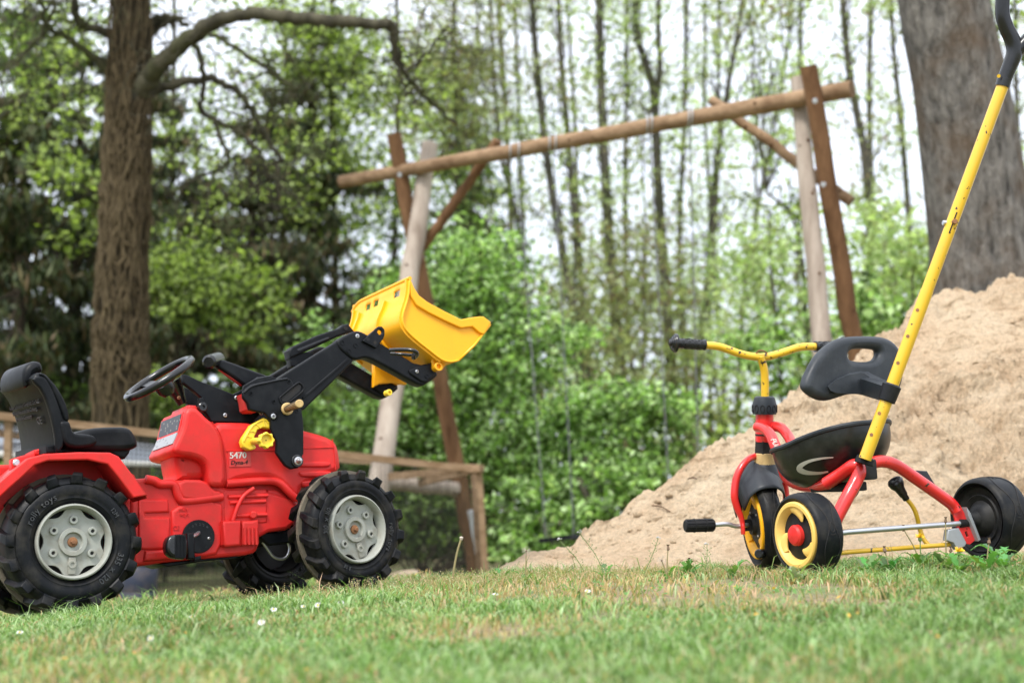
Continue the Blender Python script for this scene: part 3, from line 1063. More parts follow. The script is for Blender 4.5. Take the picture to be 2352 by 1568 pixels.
# engine bay mouldings
plate('engine_bay', zz(Z2, [(520, 780), (1000, 780), (1030, 910), (990, 1050), (820, 1060), (600, 1060), (520, 1000)]), YB + .03, YF - .02, RED, .004)
plate('engine_block', zz(Z2, [(598, 850), (848, 848), (852, 1040), (815, 1045), (700, 1040), (600, 1045)]), YB + .010, YB + .06, RED, .005)
for (x0, x1, y) in ((625, 850, 892), (632, 838, 925), (648, 845, 1002)):
    tube('engine_rib', [pt(*Z2(x0, y), YB + .009), pt(*Z2(x1, y - 8), YB + .009)], .0055, RED, tractor, seg=8)
tube('engine_hose', [pt(*Z2(x, y), YB + .000) for x, y in [(772, 842), (715, 885), (680, 945), (650, 1030)]], .0058, RED, tractor, seg=10, sm=5)
V, F = cyl_geo(pt(*Z2(770, 995), YB - .006), pt(*Z2(770, 995), YB + .03), .0100, 16, bev=.003)
link('filler_cap', mesh_from(V, F), RED, tractor)
plate('battery_box', zz(Z2, [(592, 1030), (700, 1026), (700, 1172), (612, 1180), (598, 1165)]), YB - .014, YB + .05, RED, .007)
plate('battery_box', zz(Z2, [(704, 1030), (760, 1028), (800, 1020), (806, 1160), (700, 1172)]), YB - .008, YB + .05, RED, .007)
for x in (720, 742, 764, 786):
    tube('box_rib', [pt(*Z2(x, 1068), YB - .008), pt(*Z2(x + 3, 1166), YB - .008)], .0042, RED, tractor, seg=8)
plate('engine_side', zz(Z2, [(852, 850), (905, 850), (985, 905), (1000, 1010), (985, 1070), (860, 1090), (815, 1095), (818, 1045), (852, 1040)]), YB + .016, YB + .08, RED, .006)
plate('front_subframe', zz(Z2, [(800, 1100), (1000, 1085), (1010, 1150), (860, 1170), (815, 1130)]), YB + .03, YF - .04, BLACK, .006)
plate('belly_plate', zz(Z2, [(230, 1276), (470, 1248), (680, 1232), (680, 1240), (480, 1262), (280, 1292)]), YB + .02, YF - .03, BLACK, .003)
# crank disc and pedal
pc = pt(*Z2(455, 1118), YB)
V, F = lathe_geo([(.012, .043), (-.001, .0425), (-.003, .041), (-.003, .0001)], 40, 1, pc)
disc = link('crank_disc', mesh_from(V, F), BLACK, tractor)
g = []
for k in range(11):
    a = R(40 + 32.7 * k)
    g.append(cyl_geo((pc.x + .033 * math.cos(a), pc.y - .0036, pc.z + .033 * math.sin(a)), (pc.x + .033 * math.cos(a), pc.y, pc.z + .033 * math.sin(a)), .0021, 8))
link('adjuster_holes', mesh_from(*join_geo(g)), HOLE, disc)
screw(*Z2(513, 1129), YB - .003, .0036)
for k, s in enumerate('01234'):
    a = R(118 - 17 * k)
    V, F = text_geo(s, .009, .0004)
    W = [Vector((pc.x + .0335 * math.cos(a) + v.x - .002, pc.y - .0035 - v.z, pc.z + .0335 * math.sin(a) - .012 + v.y + .006)) for v in V]
    link('dial_number', mesh_from(W, F), LETTER, disc, smooth=False)
tube('crank_arm', [pt(*Z2(455, 1098), YB - .002), pt(*Z2(442, 1108), YB - .02), pt(*Z2(418, 1120), YB - .03)], .0055, STEEL, tractor, seg=10)
plate('crank_arm', zz(Z2, [(390, 1100), (430, 1096), (436, 1240), (428, 1248), (392, 1248)]), YB - .046, YB - .026, BLACK, .004)
ped = plate('pedal', zz(Z2, [(395, 1104), (330, 1104), (290, 1115), (272, 1150), (270, 1195), (285, 1225), (320, 1244), (395, 1250)]), YB - .085, YB - .046, GLOSSBLACK, .008, smooth=1)
for k in range(8):
    x = 322 + k * 8
    a, b_ = pt(*Z2(x, 1110), YB - .086), pt(*Z2(x, 1242), YB - .086)
    link('pedal_rib', mesh_from(*beam_geo(a, b_, .0022, .003, (0, 1, 0))), BLACK, ped)
plate('pedal_bracket', zz(Z2, [(430, 1236), (470, 1228), (472, 1250), (428, 1262)]), YB - .02, YB + .02, BLACK, .003)
# steering link under the nose
tube('steering_link', [pt(*Z2(x, y), .17) for x, y in [(822, 1150), (850, 1190), (885, 1235), (930, 1248), (962, 1230), (975, 1190), (968, 1155)]], .0042, STEEL, tractor, seg=8, sm=5)

# --- fenders
def fender(name, y0, y1, side):
    outer = [(-40, 1142), (0, 1104), (30, 1078), (62, 1052), (100, 1042), (180, 1038), (252, 1039), (272, 1048), (300, 1085), (338, 1137)]
    inner = [(305, 1143), (268, 1092), (246, 1066), (200, 1056), (110, 1058), (80, 1068), (50, 1096), (20, 1122), (-20, 1160)]
    pp = P(outer + inner, 0.0)
    o = link(name, prism(pp, 1, y0, y0 + .014 if side else y0 + .014, .004), RED, tractor)
    o2 = P(outer, 0.0)
    th = [(x, z - .007) for x, z in o2]
    me = prism(o2 + th[::-1], 1, y0 + .006, y1, .002)
    link('fender_skin', me, RED, o)
    pp = P([(246, 1060), (270, 1070), (330, 1136), (304, 1143), (268, 1092)], 0.0)
    link('fender_flap', prism(pp, 1, y0 + .01, y1 - .02, .003), RED, o)
    return o
fender('fender', -.004, .125, 0)
fender('fender', .300, .425, 1)
plate('fender_lug', zz(Z1, [(62, 634), (100, 622), (160, 606), (190, 600), (190, 660), (130, 690), (62, 690)]), .03, .06, RED, .004)
V, F = lathe_geo([(.0, .0085), (-.004, .0085), (-.006, .006), (-.006, .0001)], 20, 1, pt(*Z1(88, 656), .028))
link('reflector', mesh_from(V, F), STEEL, tractor)
plate('rear_deck', [(-60, 1068), (20, 1066), (60, 1060), (110, 1046), (240, 1044), (310, 1090), (330, 1130), (330, 1200), (300, 1290), (-60, 1300)], .135, .29, RED, .008)
plate('seat_mount', zz(Z1, [(185, 585), (240, 572), (250, 590), (300, 605), (185, 612)]), .08, .3, RED, .004)

# --- seat (slightly twisted on its mount)
TS, BS = R(39), R(2.4)
f2 = Vector((math.cos(TS) * math.cos(TPI), math.sin(TS) * math.cos(TPI), math.sin(TPI)))
l2 = Vector((-math.sin(TS), math.cos(TS), -math.tan(BS))); l2 = (l2 - f2 * l2.dot(f2)).normalized()
SE = Frame(D(172, 1040, 3.44), f2, l2, f2.cross(l2))
seat = empty('seat'); seat.parent = tractor; seat.matrix_local = TR.I @ SE.M


def splate(name, pts, c0, c1, mat, bevel=.004, smooth=0, parent=None):
    pp = [(SE.at(u, v, 1, c0).x, SE.at(u, v, 1, c0).z) for u, v in pts]
    if smooth: pp = chaikin(pp, smooth)
    return link(name, prism(pp, 1, c0, c1, bevel), mat, parent or seat, sharp=40)


splate('backrest', zz(Z1, [(168, 205), (200, 165), (238, 166), (272, 200), (300, 235), (345, 310), (368, 375), (378, 440), (384, 500), (345, 560), (318, 600), (300, 600), (296, 520), (280, 420), (250, 320), (215, 250)]), 0, .235, BLACK, .012, 1)
splate('backrest_edge', zz(Z1, [(172, 208), (198, 186), (236, 186), (262, 215), (300, 290), (335, 390), (350, 470), (350, 560), (318, 600), (304, 590), (300, 500), (270, 370), (230, 265)]), -.007, .01, BLACK, .005, 1)
splate('backrest_edge', zz(Z1, [(210, 172), (240, 170), (275, 205), (310, 245), (352, 318), (374, 385), (376, 430), (352, 430), (330, 360), (290, 270), (240, 195)]), -.006, .012, BLACK, .005, 1)
splate('headrest', zz(Z1, [(140, 250), (128, 205), (132, 150), (160, 112), (200, 100), (232, 112), (244, 165), (205, 172), (172, 205), (165, 240)]), .03, .205, BLACK, .016, 2)
splate('side_wing', zz(Z1, [(326, 445), (335, 428), (372, 428), (384, 445), (392, 482), (415, 497), (485, 500), (518, 512), (530, 540), (515, 562), (440, 576), (390, 572), (352, 555), (335, 500)]), -.012, .03, BLACK, .008, 1)
splate('side_wing', zz(Z1, [(326, 445), (335, 428), (372, 428), (384, 445), (392, 482), (415, 497), (485, 500), (518, 512), (530, 540), (515, 562), (440, 576), (390, 572), (352, 555), (335, 500)]), .205, .245, BLACK, .008, 1)
splate('cushion', zz(Z1, [(400, 500), (430, 484), (500, 466), (600, 460), (688, 460), (715, 475), (738, 510), (754, 560), (740, 575), (700, 588), (600, 590), (400, 590), (340, 570)]), .004, .23, BLACK, .014, 1)
splate('seat_pedestal', zz(Z1, [(330, 575), (710, 580), (700, 605), (678, 634), (640, 625), (600, 602), (330, 600)]), .02, .21, BLACK, .006)
splate('seat_back_foot', zz(Z1, [(250, 560), (330, 560), (340, 602), (250, 602)]), .01, .22, BLACK, .004)


# raised writing on the back of the seat
def seat_text(s, pa, yv, size, mirror=False):
    """runs from the far side towards the near side on the rear face"""
    V, F = text_geo(s, size, .0012)
    wid = max(v.x for v in V)
    a = SE.at(*Z1(215, 250), 1, 0); b_ = SE.at(*Z1(296, 520), 1, 0)
    d = Vector((b_.x - a.x, 0, b_.z - a.z)); L = d.length; d.normalize()
    n = Vector((d.z, 0, -d.x))
    if n.x > 0: n = -n
    o_ = a + d * (L * pa)
    W = [o_ - d * (v.y) + Vector((0, yv - v.x, 0)) + n * (.0006 + v.z) for v in V]
    return link('raised_lettering', mesh_from(W, F), LETTER, seat, smooth=False)


seat_text('Franz Schneider GmbH & Co. KG', .28, .222, .0142)
seat_text('96465 Neustadt bei Coburg', .40, .215, .0142)
seat_text('Made in Germany', .52, .20, .0142)
seat_text('CE', .68, .075, .026)

# --- loader
# frame plates on both hood flanks
fr = zz(Z3, [(82, 742), (115, 748), (200, 788), (330, 838), (432, 880), (500, 845), (560, 840), (640, 900), (640, 1000), (560, 1080), (280, 1068), (265, 1040), (240, 1005), (215, 995), (215, 905), (150, 850), (88, 800)])
for y0, y1 in ((.150, .170), (.262, .280)):
    o = link('loader_frame', prism(P(fr, .150), 1, y0, y1, .003), BLACK, tractor)
for u, v in ((452, 905), (375, 1025), (622, 1010)):
    screw(*Z3(u, v), .149, .0058)
V, F = lathe_geo([(.0, .013), (-.012, .0125), (-.014, .010), (-.014, .005), (-.008, .004), (-.008, .0001)], 24, 1, pt(*Z3(212, 972), .150))
link('frame_socket', mesh_from(V, F), GLOSSBLACK, tractor)
plate('ribbed_tab', zz(Z3, [(196, 908), (226, 900), (236, 950), (200, 956)]), .140, .155, BLACK, .003)

boom = zz(Z3, [(720, 780), (1140, 518), (1165, 520), (1262, 640), (1255, 662), (925, 985), (860, 1005), (720, 980)])
inner_line = zz(Z3, [(905, 900), (1170, 672), (1215, 630), (1232, 640), (1180, 690), (915, 915)])
elbow = zz(Z3, [(1140, 520), (1165, 495), (1240, 455), (1275, 444), (1305, 447), (1348, 468), (1400, 500), (1455, 538), (1580, 608), (1700, 684), (1812, 660), (1838, 745), (1832, 760), (1768, 808), (1725, 828), (1600, 758), (1432, 664), (1380, 640), (1335, 628), (1262, 650), (1195, 598), (1162, 566)])
hook = zz(Z3, [(1640, 716), (1700, 690), (1806, 661), (1832, 735), (1760, 802), (1722, 792), (1645, 738)])
tower = zz(Z3, [(498, 868), (520, 838), (560, 812), (640, 795), (740, 775), (800, 765), (832, 780), (848, 812), (895, 806), (912, 826), (908, 862), (860, 930), (905, 985), (918, 1100), (918, 1290), (905, 1312), (903, 1352), (880, 1388), (830, 1396), (790, 1372), (758, 1328), (727, 1282), (732, 1200), (703, 1150), (690, 1110), (690, 1060), (650, 1012), (570, 996), (540, 985), (530, 940), (500, 905)])
slot = zz(Z3, [(760, 905), (870, 815), (892, 812), (900, 830), (890, 862), (800, 935), (770, 930)])
lug = zz(Z3, [(1318, 515), (1360, 478), (1412, 428), (1430, 415), (1452, 416), (1470, 436), (1472, 470), (1462, 500), (1412, 565)])
dy = .245
for k in (0, 1):
    y = .088 + dy * k
    nm = lambda s: s
    P0 = lambda pts: P(pts, .088)
    bo = link('loader_arm', prism(P0(boom), 1, y + .002, y + .034, .005), BLACK, tractor)
    link('arm_rib', prism(P0(inner_line), 1, y - .001, y + .01, .002), BLACK, bo)
    el = link('forearm', prism(chaikin(P0(elbow), 1), 1, y - .003, y + .038, .006), BLACK, tractor)
    link('hook_plate', prism(P(hook, .082), 1, y - .009, y, .004), BLACK, el)
    link('lug_plate', prism(P(lug, .080), 1, y - .012, y - .002, .002, (P([Z3(*q) for q in circle((1438, 455), 17)], .080),)), BLACK, el)
    if k == 0:
        link('lug_plate', prism([(x + .006, z - .004) for x, z in P(lug, .080)], 1, y + .036, y + .046, .002), BLACK, el)
    tw = link('loader_bracket', prism(P(tower, .076), 1, y - .012 if k == 0 else y + .03, y + .002 if k == 0 else y + .045, .004), BLACK, tractor)
link('slot_floor', prism(P(slot, .075), 1, .0752, .0775, .0005), HOLE, tractor)
# edge bead along the tower top and slot
tube('bracket_rim', [pt(*Z3(x, y), .076) for x, y in [(505, 872), (560, 828), (650, 806), (745, 785), (805, 776)]], .003, BLACK, tractor, seg=8, sm=3)
tube('slot_rim', [pt(*Z3(x, y), .075) for x, y in [(752, 912), (760, 940), (800, 945), (905, 865), (912, 828), (892, 806), (868, 808), (760, 897), (752, 912)]], .0028, BLACK, tractor, seg=8, sm=3)
# stacked comb plates of the lever pivot
for k in range(4):
    yy = .092 + .012 * k
    plate('comb_plate', zz(Z3, [(495 + 4 * k, 880 - 3 * k), (500, 822), (600, 770 - 3 * k), (690, 752), (735, 776), (640, 800), (560, 830), (520, 900)]), yy, yy + .007, BLACK, .002)
plate('bracket_notch', zz(Z3, [(498, 875), (530, 870), (560, 985), (600, 1000), (540, 1000), (520, 985), (512, 930)]), .09, .14, DARKRED, .003)
# wooden coloured pin
pin_a, pin_b = pt(*Z3(800, 983), .073), None
V, F = lathe_geo([(0, .0001), (0, .0155), (-.002, .0168), (-.006, .0165), (-.008, .0145), (-.008, .0001)], 26, 1, pin_a)
pin = link('locking_pin', mesh_from(V, F), TAN, tractor)
pe = TR.loc(D(*Z3(888, 945), 3.40))
pm_ = pin_a + (pe - pin_a)
V, F = cyl_geo(pin_a, pm_, .0078, 20, .0098, bev=.0015)
link('pin_shaft', mesh_from(V, F), TAN, pin)
g = []
ax = (pm_ - pin_a).normalized(); ox = ax.orthogonal().normalized(); oy = ax.cross(ox)
for k in range(16):
    a = 2 * math.pi * k / 16
    d = ox * math.cos(a) + oy * math.sin(a)
    g.append(beam_geo(pin_a + d * .0080, pm_ + d * .0100 - ax * .006, .0011, .0012, tuple(d)))
link('pin_grooves', mesh_from(*join_geo(g)), HOLE, pin)
# pivot bolt at the foot of the bracket
V, F = lathe_geo([(0, .0165), (-.004, .0165), (-.005, .0150), (-.005, .0001)], 24, 1, pt(*Z3(870, 1340), .075))
link('pivot_washer', mesh_from(V, F), GLOSSBLACK, tractor)
c = pt(*Z3(877, 1340), .068)
V, F = lathe_geo([(0, .0115), (-.003, .0110), (-.004, .008), (-.010, .0065), (-.013, .004), (-.020, .0038), (-.021, .0001)], 20, 1, c)
link('pivot_bolt', mesh_from(V, F), STEEL, tractor)
screw(*Z3(707, 1032), .075, .0075)
lathe('screw_collar', [(0, .012), (-.004, .011), (-.005, .009)], BLACK, tractor, seg=20, centre=tuple(pt(*Z3(707, 1032), .078)))
for u, v in ((815, 795), (710, 932), (868, 996), (552, 875)):
    V, F = lathe_geo([(0, .0058), (-.0018, .0055), (-.0018, .0040), (-.0002, .0036), (-.0002, .0001)], 16, 1, pt(*Z3(u, v), .0762))
    link('moulded_dimple', mesh_from(V, F), BLACK, tractor)
for u, v in ((1182, 526), (1274, 546), (1228, 584), (1766, 757)):
    V, F = lathe_geo([(0, .0066), (-.0016, .0062), (-.0016, .0048), (0, .0044), (0, .0001)], 16, 1, pt(*Z3(u, v), .0848 if u < 1500 else .078))
    link('moulded_dimple', mesh_from(V, F), BLACK, tractor)
for u, v in ((1360, 503), (1408, 525)):
    V, F = lathe_geo([(-.0003, .0001), (-.0003, .0052)], 14, 1, pt(*Z3(u, v), .0757))
    link('dark_hole', mesh_from(V, F), HOLE, tractor)
screw(*Z3(1286, 480), .0848, .0062)
screw(*Z3(1697, 724), .0785, .0055)
# linkage bar between the arms
plate('linkage_bar', zz(Z3, [(815, 580), (838, 553), (1000, 478), (1160, 425), (1190, 402), (1224, 393), (1268, 446), (1160, 480), (1000, 556), (860, 620), (822, 632)]), .195, .235, BLACK, .005)
plate('linkage_groove', zz(Z3, [(872, 570), (1085, 485), (1100, 495), (880, 590)]), .1935, .20, GLOSSBLACK, .002)
V, F = lathe_geo([(0, .0065), (-.002, .006), (-.002, .0001)], 14, 1, pt(*Z3(1205, 428), .1945))
link('linkage_screw', mesh_from(V, F), HOLE, tractor)
plate('linkage_post', zz(Z3, [(822, 628), (930, 590), (990, 590), (980, 640), (880, 690), (830, 690)]), .20, .23, BLACK, .003)
# lever with knob
plate('control_lever', zz(Z3, [(330, 660), (345, 642), (372, 642), (560, 712), (730, 775), (640, 800), (520, 828), (495, 810), (430, 760), (325, 695)]), .15, .178, BLACK, .007)
V, F = cyl_geo(pt(*Z3(262, 660), .12), pt(*Z3(330, 640), .20), .0195, 24, bev=.006)
link('lever_knob', mesh_from(V, F), GLOSSBLACK, tractor)
plate('lever_edge', zz(Z3, [(320, 700), (340, 700), (440, 770), (500, 812), (490, 822), (420, 775)]), .160, .172, DARKRED, .002)
# yellow clamp and wing knob
plate('clamp', zz(Z3, [(490, 1205), (500, 1178), (556, 1092), (640, 1043), (668, 1052), (686, 1078), (686, 1118), (660, 1112), (640, 1108), (600, 1125), (575, 1180), (572, 1218), (592, 1244), (580, 1260), (545, 1266), (500, 1242)]), .088, .112, YELP, .003)
tube('clamp_rim', [pt(*Z3(x, y), .088) for x, y in [(505, 1205), (515, 1180), (566, 1098), (640, 1056), (675, 1080)]], .0024, YELP, tractor, seg=8, sm=3)
for a_, b_ in (((540, 1130), (585, 1140)), ((590, 1085), (620, 1112)), ((520, 1165), (575, 1182)), ((640, 1060), (645, 1105))):
    link('clamp_rib', mesh_from(*beam_geo(pt(*Z3(*a_), .0875), pt(*Z3(*b_), .0875), .003, .003, (0, 1, 0))), YELP, tractor)
V, F = cyl_geo(pt(*Z3(570, 1205), .088), TR.loc(D(*Z3(650, 1200), 3.44)), .009, 14)
link('knob_stem', mesh_from(V, F), YELP, tractor)
ck = TR.loc(D(*Z3(652, 1200), 3.43))
kn = []
for k in range(72):
    a = 2 * math.pi * k / 72
    r = .0185 + .0016 * math.cos(8 * a)
    kn.append((ck.x + r * math.cos(a), ck.z + r * math.sin(a)))
ring = [(ck.x + .0135 * math.cos(2 * math.pi * k / 32), ck.z + .0135 * math.sin(2 * math.pi * k / 32)) for k in range(32)]
ko = link('wing_knob', prism(kn, 1, ck.y - .012, ck.y + .006, .002, (ring,)), YELP, tractor)
V, F = lathe_geo([(-.004, .0001), (-.004, .0145)], 24, 1, ck)
link('knob_face', mesh_from(V, F), YELP, ko)
V, F = lathe_geo([(-.0045, .0001), (-.0045, .0016)], 10, 1, ck)
link('knob_dot', mesh_from(V, F), HOLE, ko)

# --- bucket
Y0, Y1 = .045, .425
back = [(1650, 82), (1652, 150), (1640, 220), (1612, 300), (1592, 370), (1612, 425), (1690, 500), (1800, 585), (1880, 650), (1930, 662), (1990, 645)]
lipp = [(1990, 645), (2100, 540), (2208, 398)]
bk = [np.array(q) for q in P(zz(Z3, back), Y0)]
# resample the back with fixed stations so that the window row is exact
seg = [0]
for a_, b_ in zip(bk[:-1], bk[1:]): seg.append(seg[-1] + np.linalg.norm(b_ - a_))
seg = np.array(seg)
sb = np.array(bk)
S = np.unique(np.concatenate([[0, .020, .045], np.linspace(.045, seg[-1], 22)]))
SX = np.interp(S, seg, sb[:, 0]); SZ = np.interp(S, seg, sb[:, 1])
# smooth
for _ in range(2):
    SX[1:-1] = SX[1:-1] * .5 + (SX[:-2] + SX[2:]) * .25; SZ[1:-1] = SZ[1:-1] * .5 + (SZ[:-2] + SZ[2:]) * .25
WY = Y1 - Y0
ty = np.unique(np.round(np.concatenate([np.linspace(0, 1, 25), [.145, .245, .50, .59, .64, .73]]), 4))
YS = Y0 + WY * ty
# crown: the top edge bows and the sheet bulges outwards in the middle
nrm2 = []
for i in range(len(S)):
    j0, j1 = max(i - 1, 0), min(i + 1, len(S) - 1)
    d = np.array([SX[j1] - SX[j0], SZ[j1] - SZ[j0]]); d /= np.linalg.norm(d)
    nrm2.append((d[1], -d[0]))
V = []
for i in range(len(S)):
    for j, t in enumerate(ty):
        bulge = 0.010 * math.sin(math.pi * t) * min(1, i / 6)
        n2 = nrm2[i]
        sgn = 1 if n2[0] < 0 else -1
        topdrop = .020 * (max(0, t - .82) / .18) ** 2 * max(0, 1 - i / 3)
        V.append(Vector((SX[i] + sgn * n2[0] * bulge, YS[j], SZ[i] + sgn * n2[1] * bulge - topdrop)))
nx = len(ty)
F = []
iwin0, iwin1 = int(np.argmin(abs(S - .020))), int(np.argmin(abs(S - .045)))
for i in range(len(S) - 1):
    for j in range(nx - 1):
        tm = (ty[j] + ty[j + 1]) / 2
        if iwin0 <= i < iwin1 and (.145 < tm < .245 or .50 < tm < .59 or .64 < tm < .73):
            continue
        F.append((i * nx + j, (i + 1) * nx + j, (i + 1) * nx + j + 1, i * nx + j + 1))
bucket = link('bucket', mesh_from(V, F), YEL, tractor, sharp=45)
md = bucket.modifiers.new('thick', 'SOLIDIFY'); md.thickness = .005; md.offset = 0
md = bucket.modifiers.new('bev', 'BEVEL'); md.width = .0012; md.segments = 1; md.limit_method = 'ANGLE'
# lip (bottom blade)
lp = P(zz(Z3, lipp), Y0)
V = []
for (x, z) in lp:
    for y in (Y0 + .002, Y0 + WY * .5, Y1 - .002):
        V.append(Vector((x, y, z)))
F = [(i * 3 + j, i * 3 + 3 + j, i * 3 + 4 + j, i * 3 + 1 + j) for i in range(2) for j in range(2)]
lo = link('cutting_lip', mesh_from(V, F), YEL, bucket, sharp=60)
md = lo.modifiers.new('thick', 'SOLIDIFY'); md.thickness = .005; md.offset = 0
side_out = [(1650, 82), (1680, 150), (1712, 200), (1770, 245), (1880, 305), (2000, 366), (2075, 352), (2130, 345), (2155, 345), (2208, 385), (2205, 405), (2100, 540), (1990, 645), (1930, 664), (1880, 652), (1800, 588), (1690, 503), (1612, 428), (1592, 372), (1614, 300), (1640, 222), (1652, 150)]
flange = [(1650, 82), (1680, 150), (1712, 200), (1770, 245), (1880, 305), (2000, 366), (2075, 352), (2130, 345), (2155, 345), (2208, 385), (2200, 402), (2160, 470), (2125, 455), (2080, 415), (2000, 425), (1890, 375), (1780, 320), (1690, 265), (1655, 200)]
for k, yy in enumerate((Y0, Y1)):
    s = 1 if k == 0 else -1
    pp = P(zz(Z3, side_out), Y0)
    a_, b_ = (yy + .008, yy + .013) if k == 0 else (yy - .013, yy - .008)
    link('side_wall', prism(pp, 1, a_, b_, .001), YEL, bucket, sharp=45)
    pf = P(zz(Z3, flange), Y0)
    a_, b_ = (yy - .001, yy + .016) if k == 0 else (yy - .016, yy + .001)
    link('side_flange', prism(pf, 1, a_, b_, .003), YEL, bucket, sharp=45)
# vertical ribs and the hollow columns on the back
for t0, t1, dep, sA, sB in ((.345, .375, .011, 2, 18), (.80, .83, .010, 2, 12), (.02, .045, .008, 0, 20), (.93, .955, .008, 1, 14)):
    V = []; 
    for i in range(sA, sB):
        n2 = nrm2[i]; sgn = 1 if n2[0] < 0 else -1
        for t in (t0, t1):
            bl = 0.010 * math.sin(math.pi * t) * min(1, i / 6)
            for e in (bl - .001, bl + dep):
                V.append(Vector((SX[i] + sgn * n2[0] * e, Y0 + WY * t, SZ[i] + sgn * n2[1] * e)))
    m = sB - sA
    F = []
    for i in range(m - 1):
        o_ = i * 4
        F += [(o_ + 1, o_ + 3, o_ + 7, o_ + 5), (o_, o_ + 1, o_ + 5, o_ + 4), (o_ + 2, o_ + 6, o_ + 7, o_ + 3)]
    F += [(0, 2, 3, 1), (m * 4 - 4, m * 4 - 3, m * 4 - 1, m * 4 - 2)]
    link('back_rib', mesh_from(V, F), YEL, bucket, sharp=40)
# rolled top edge
top = []
for j, t in enumerate(np.linspace(0, 1, 24)):
    top.append(Vector((SX[0], Y0 + WY * t, SZ[0] - .020 * (max(0, t - .82) / .18) ** 2)))
tube('top_edge', top, .0058, YEL, bucket, seg=10)
# hinge ears and bosses
ear = zz(Z3, [(1808, 575), (1850, 600), (1920, 640), (1905, 665), (1872, 715), (1840, 722), (1812, 712), (1804, 690)])
for k in (0, 1):
    y = .072 + .262 * k
    pp = P(ear, .072)
    eo = link('hinge_ear', prism(pp, 1, y, y + .012, .003), YEL, bucket)
    c = TR.at(*Z3(1845, 690), 1, .060)
    c = Vector((c.x, y - (.014 if k == 0 else .022), c.z))
    V, F = lathe_geo([(.03, .0125), (0, .0125), (-.001, .0115), (-.001, .0075), (.008, .0070), (.008, .0001)], 24, 1, c)
    link('hinge_boss', mesh_from(V, F), YEL, eo)
c = TR.loc(D(*Z3(1508, 868), 3.80))
V, F = lathe_geo([(.02, .008), (0, .0085), (-.001, .0075), (-.001, .004), (.004, .004), (.004, .0001)], 18, 1, c)
link('latch_pin', mesh_from(V, F), YELP, bucket)
plate('lower_bracket', zz(Z3, [(1400, 670), (1480, 700), (1560, 750), (1645, 795), (1620, 815), (1530, 800), (1440, 810), (1400, 830), (1402, 740)]), .30, .318, YEL, .004, parent=bucket)
# loop of black rod into the back of the bucket
tube('tilt_rod', [TR.loc(D(*Z3(x, y), d)) for x, y, d in [(1510, 578, 3.72), (1580, 574, 3.71), (1650, 576, 3.70), (1685, 585, 3.70), (1700, 602, 3.71), (1690, 622, 3.73), (1672, 632, 3.76)]], .0052, GLOSSBLACK, tractor, seg=10, sm=5)
tube('tilt_rod', [TR.loc(D(*Z3(x, y), d)) for x, y, d in [(1515, 600, 3.74), (1600, 607, 3.73), (1660, 612, 3.74)]], .0042, GLOSSBLACK, tractor, seg=10, sm=5)
V, F = lathe_geo([(-.0005, .0001), (-.0005, .009)], 18, 1, TR.loc(D(*Z3(1678, 618), 3.735)))
link('rod_socket', mesh_from(V, F), HOLE, bucket)
# ------------------------------------------------------------------ tricycle
PHI, RB = R(25), R(3.6)
_a = Vector((math.cos(PHI), math.sin(PHI), math.tan(RB))).normalized()
_g = Vector((-math.sin(PHI), math.cos(PHI), 0)).normalized()
_h = _a.cross(_g).normalized()
TK = Frame(D(1825, 1229, 3.30), _a, _g, _h)      # origin: outer face of the left rear wheel; x right, y forward
trike = empty('tricycle', TK.M)
tag(trike, 'red and yellow tricycle with black seat and long yellow push bar', 'tricycle')


def dd(u, v, d): return TK.loc(D(u, v, d))
def dx(u, v, x): return TK.at(u, v, 0, x)
def dy_(u, v, y): return TK.at(u, v, 1, y)


TREAD = TYRE
HUBBLACK = plastic('hub_black', (.010, .0105, .012), .45, dirt=(.06, .055, .045), amount=.5, spec=.2)


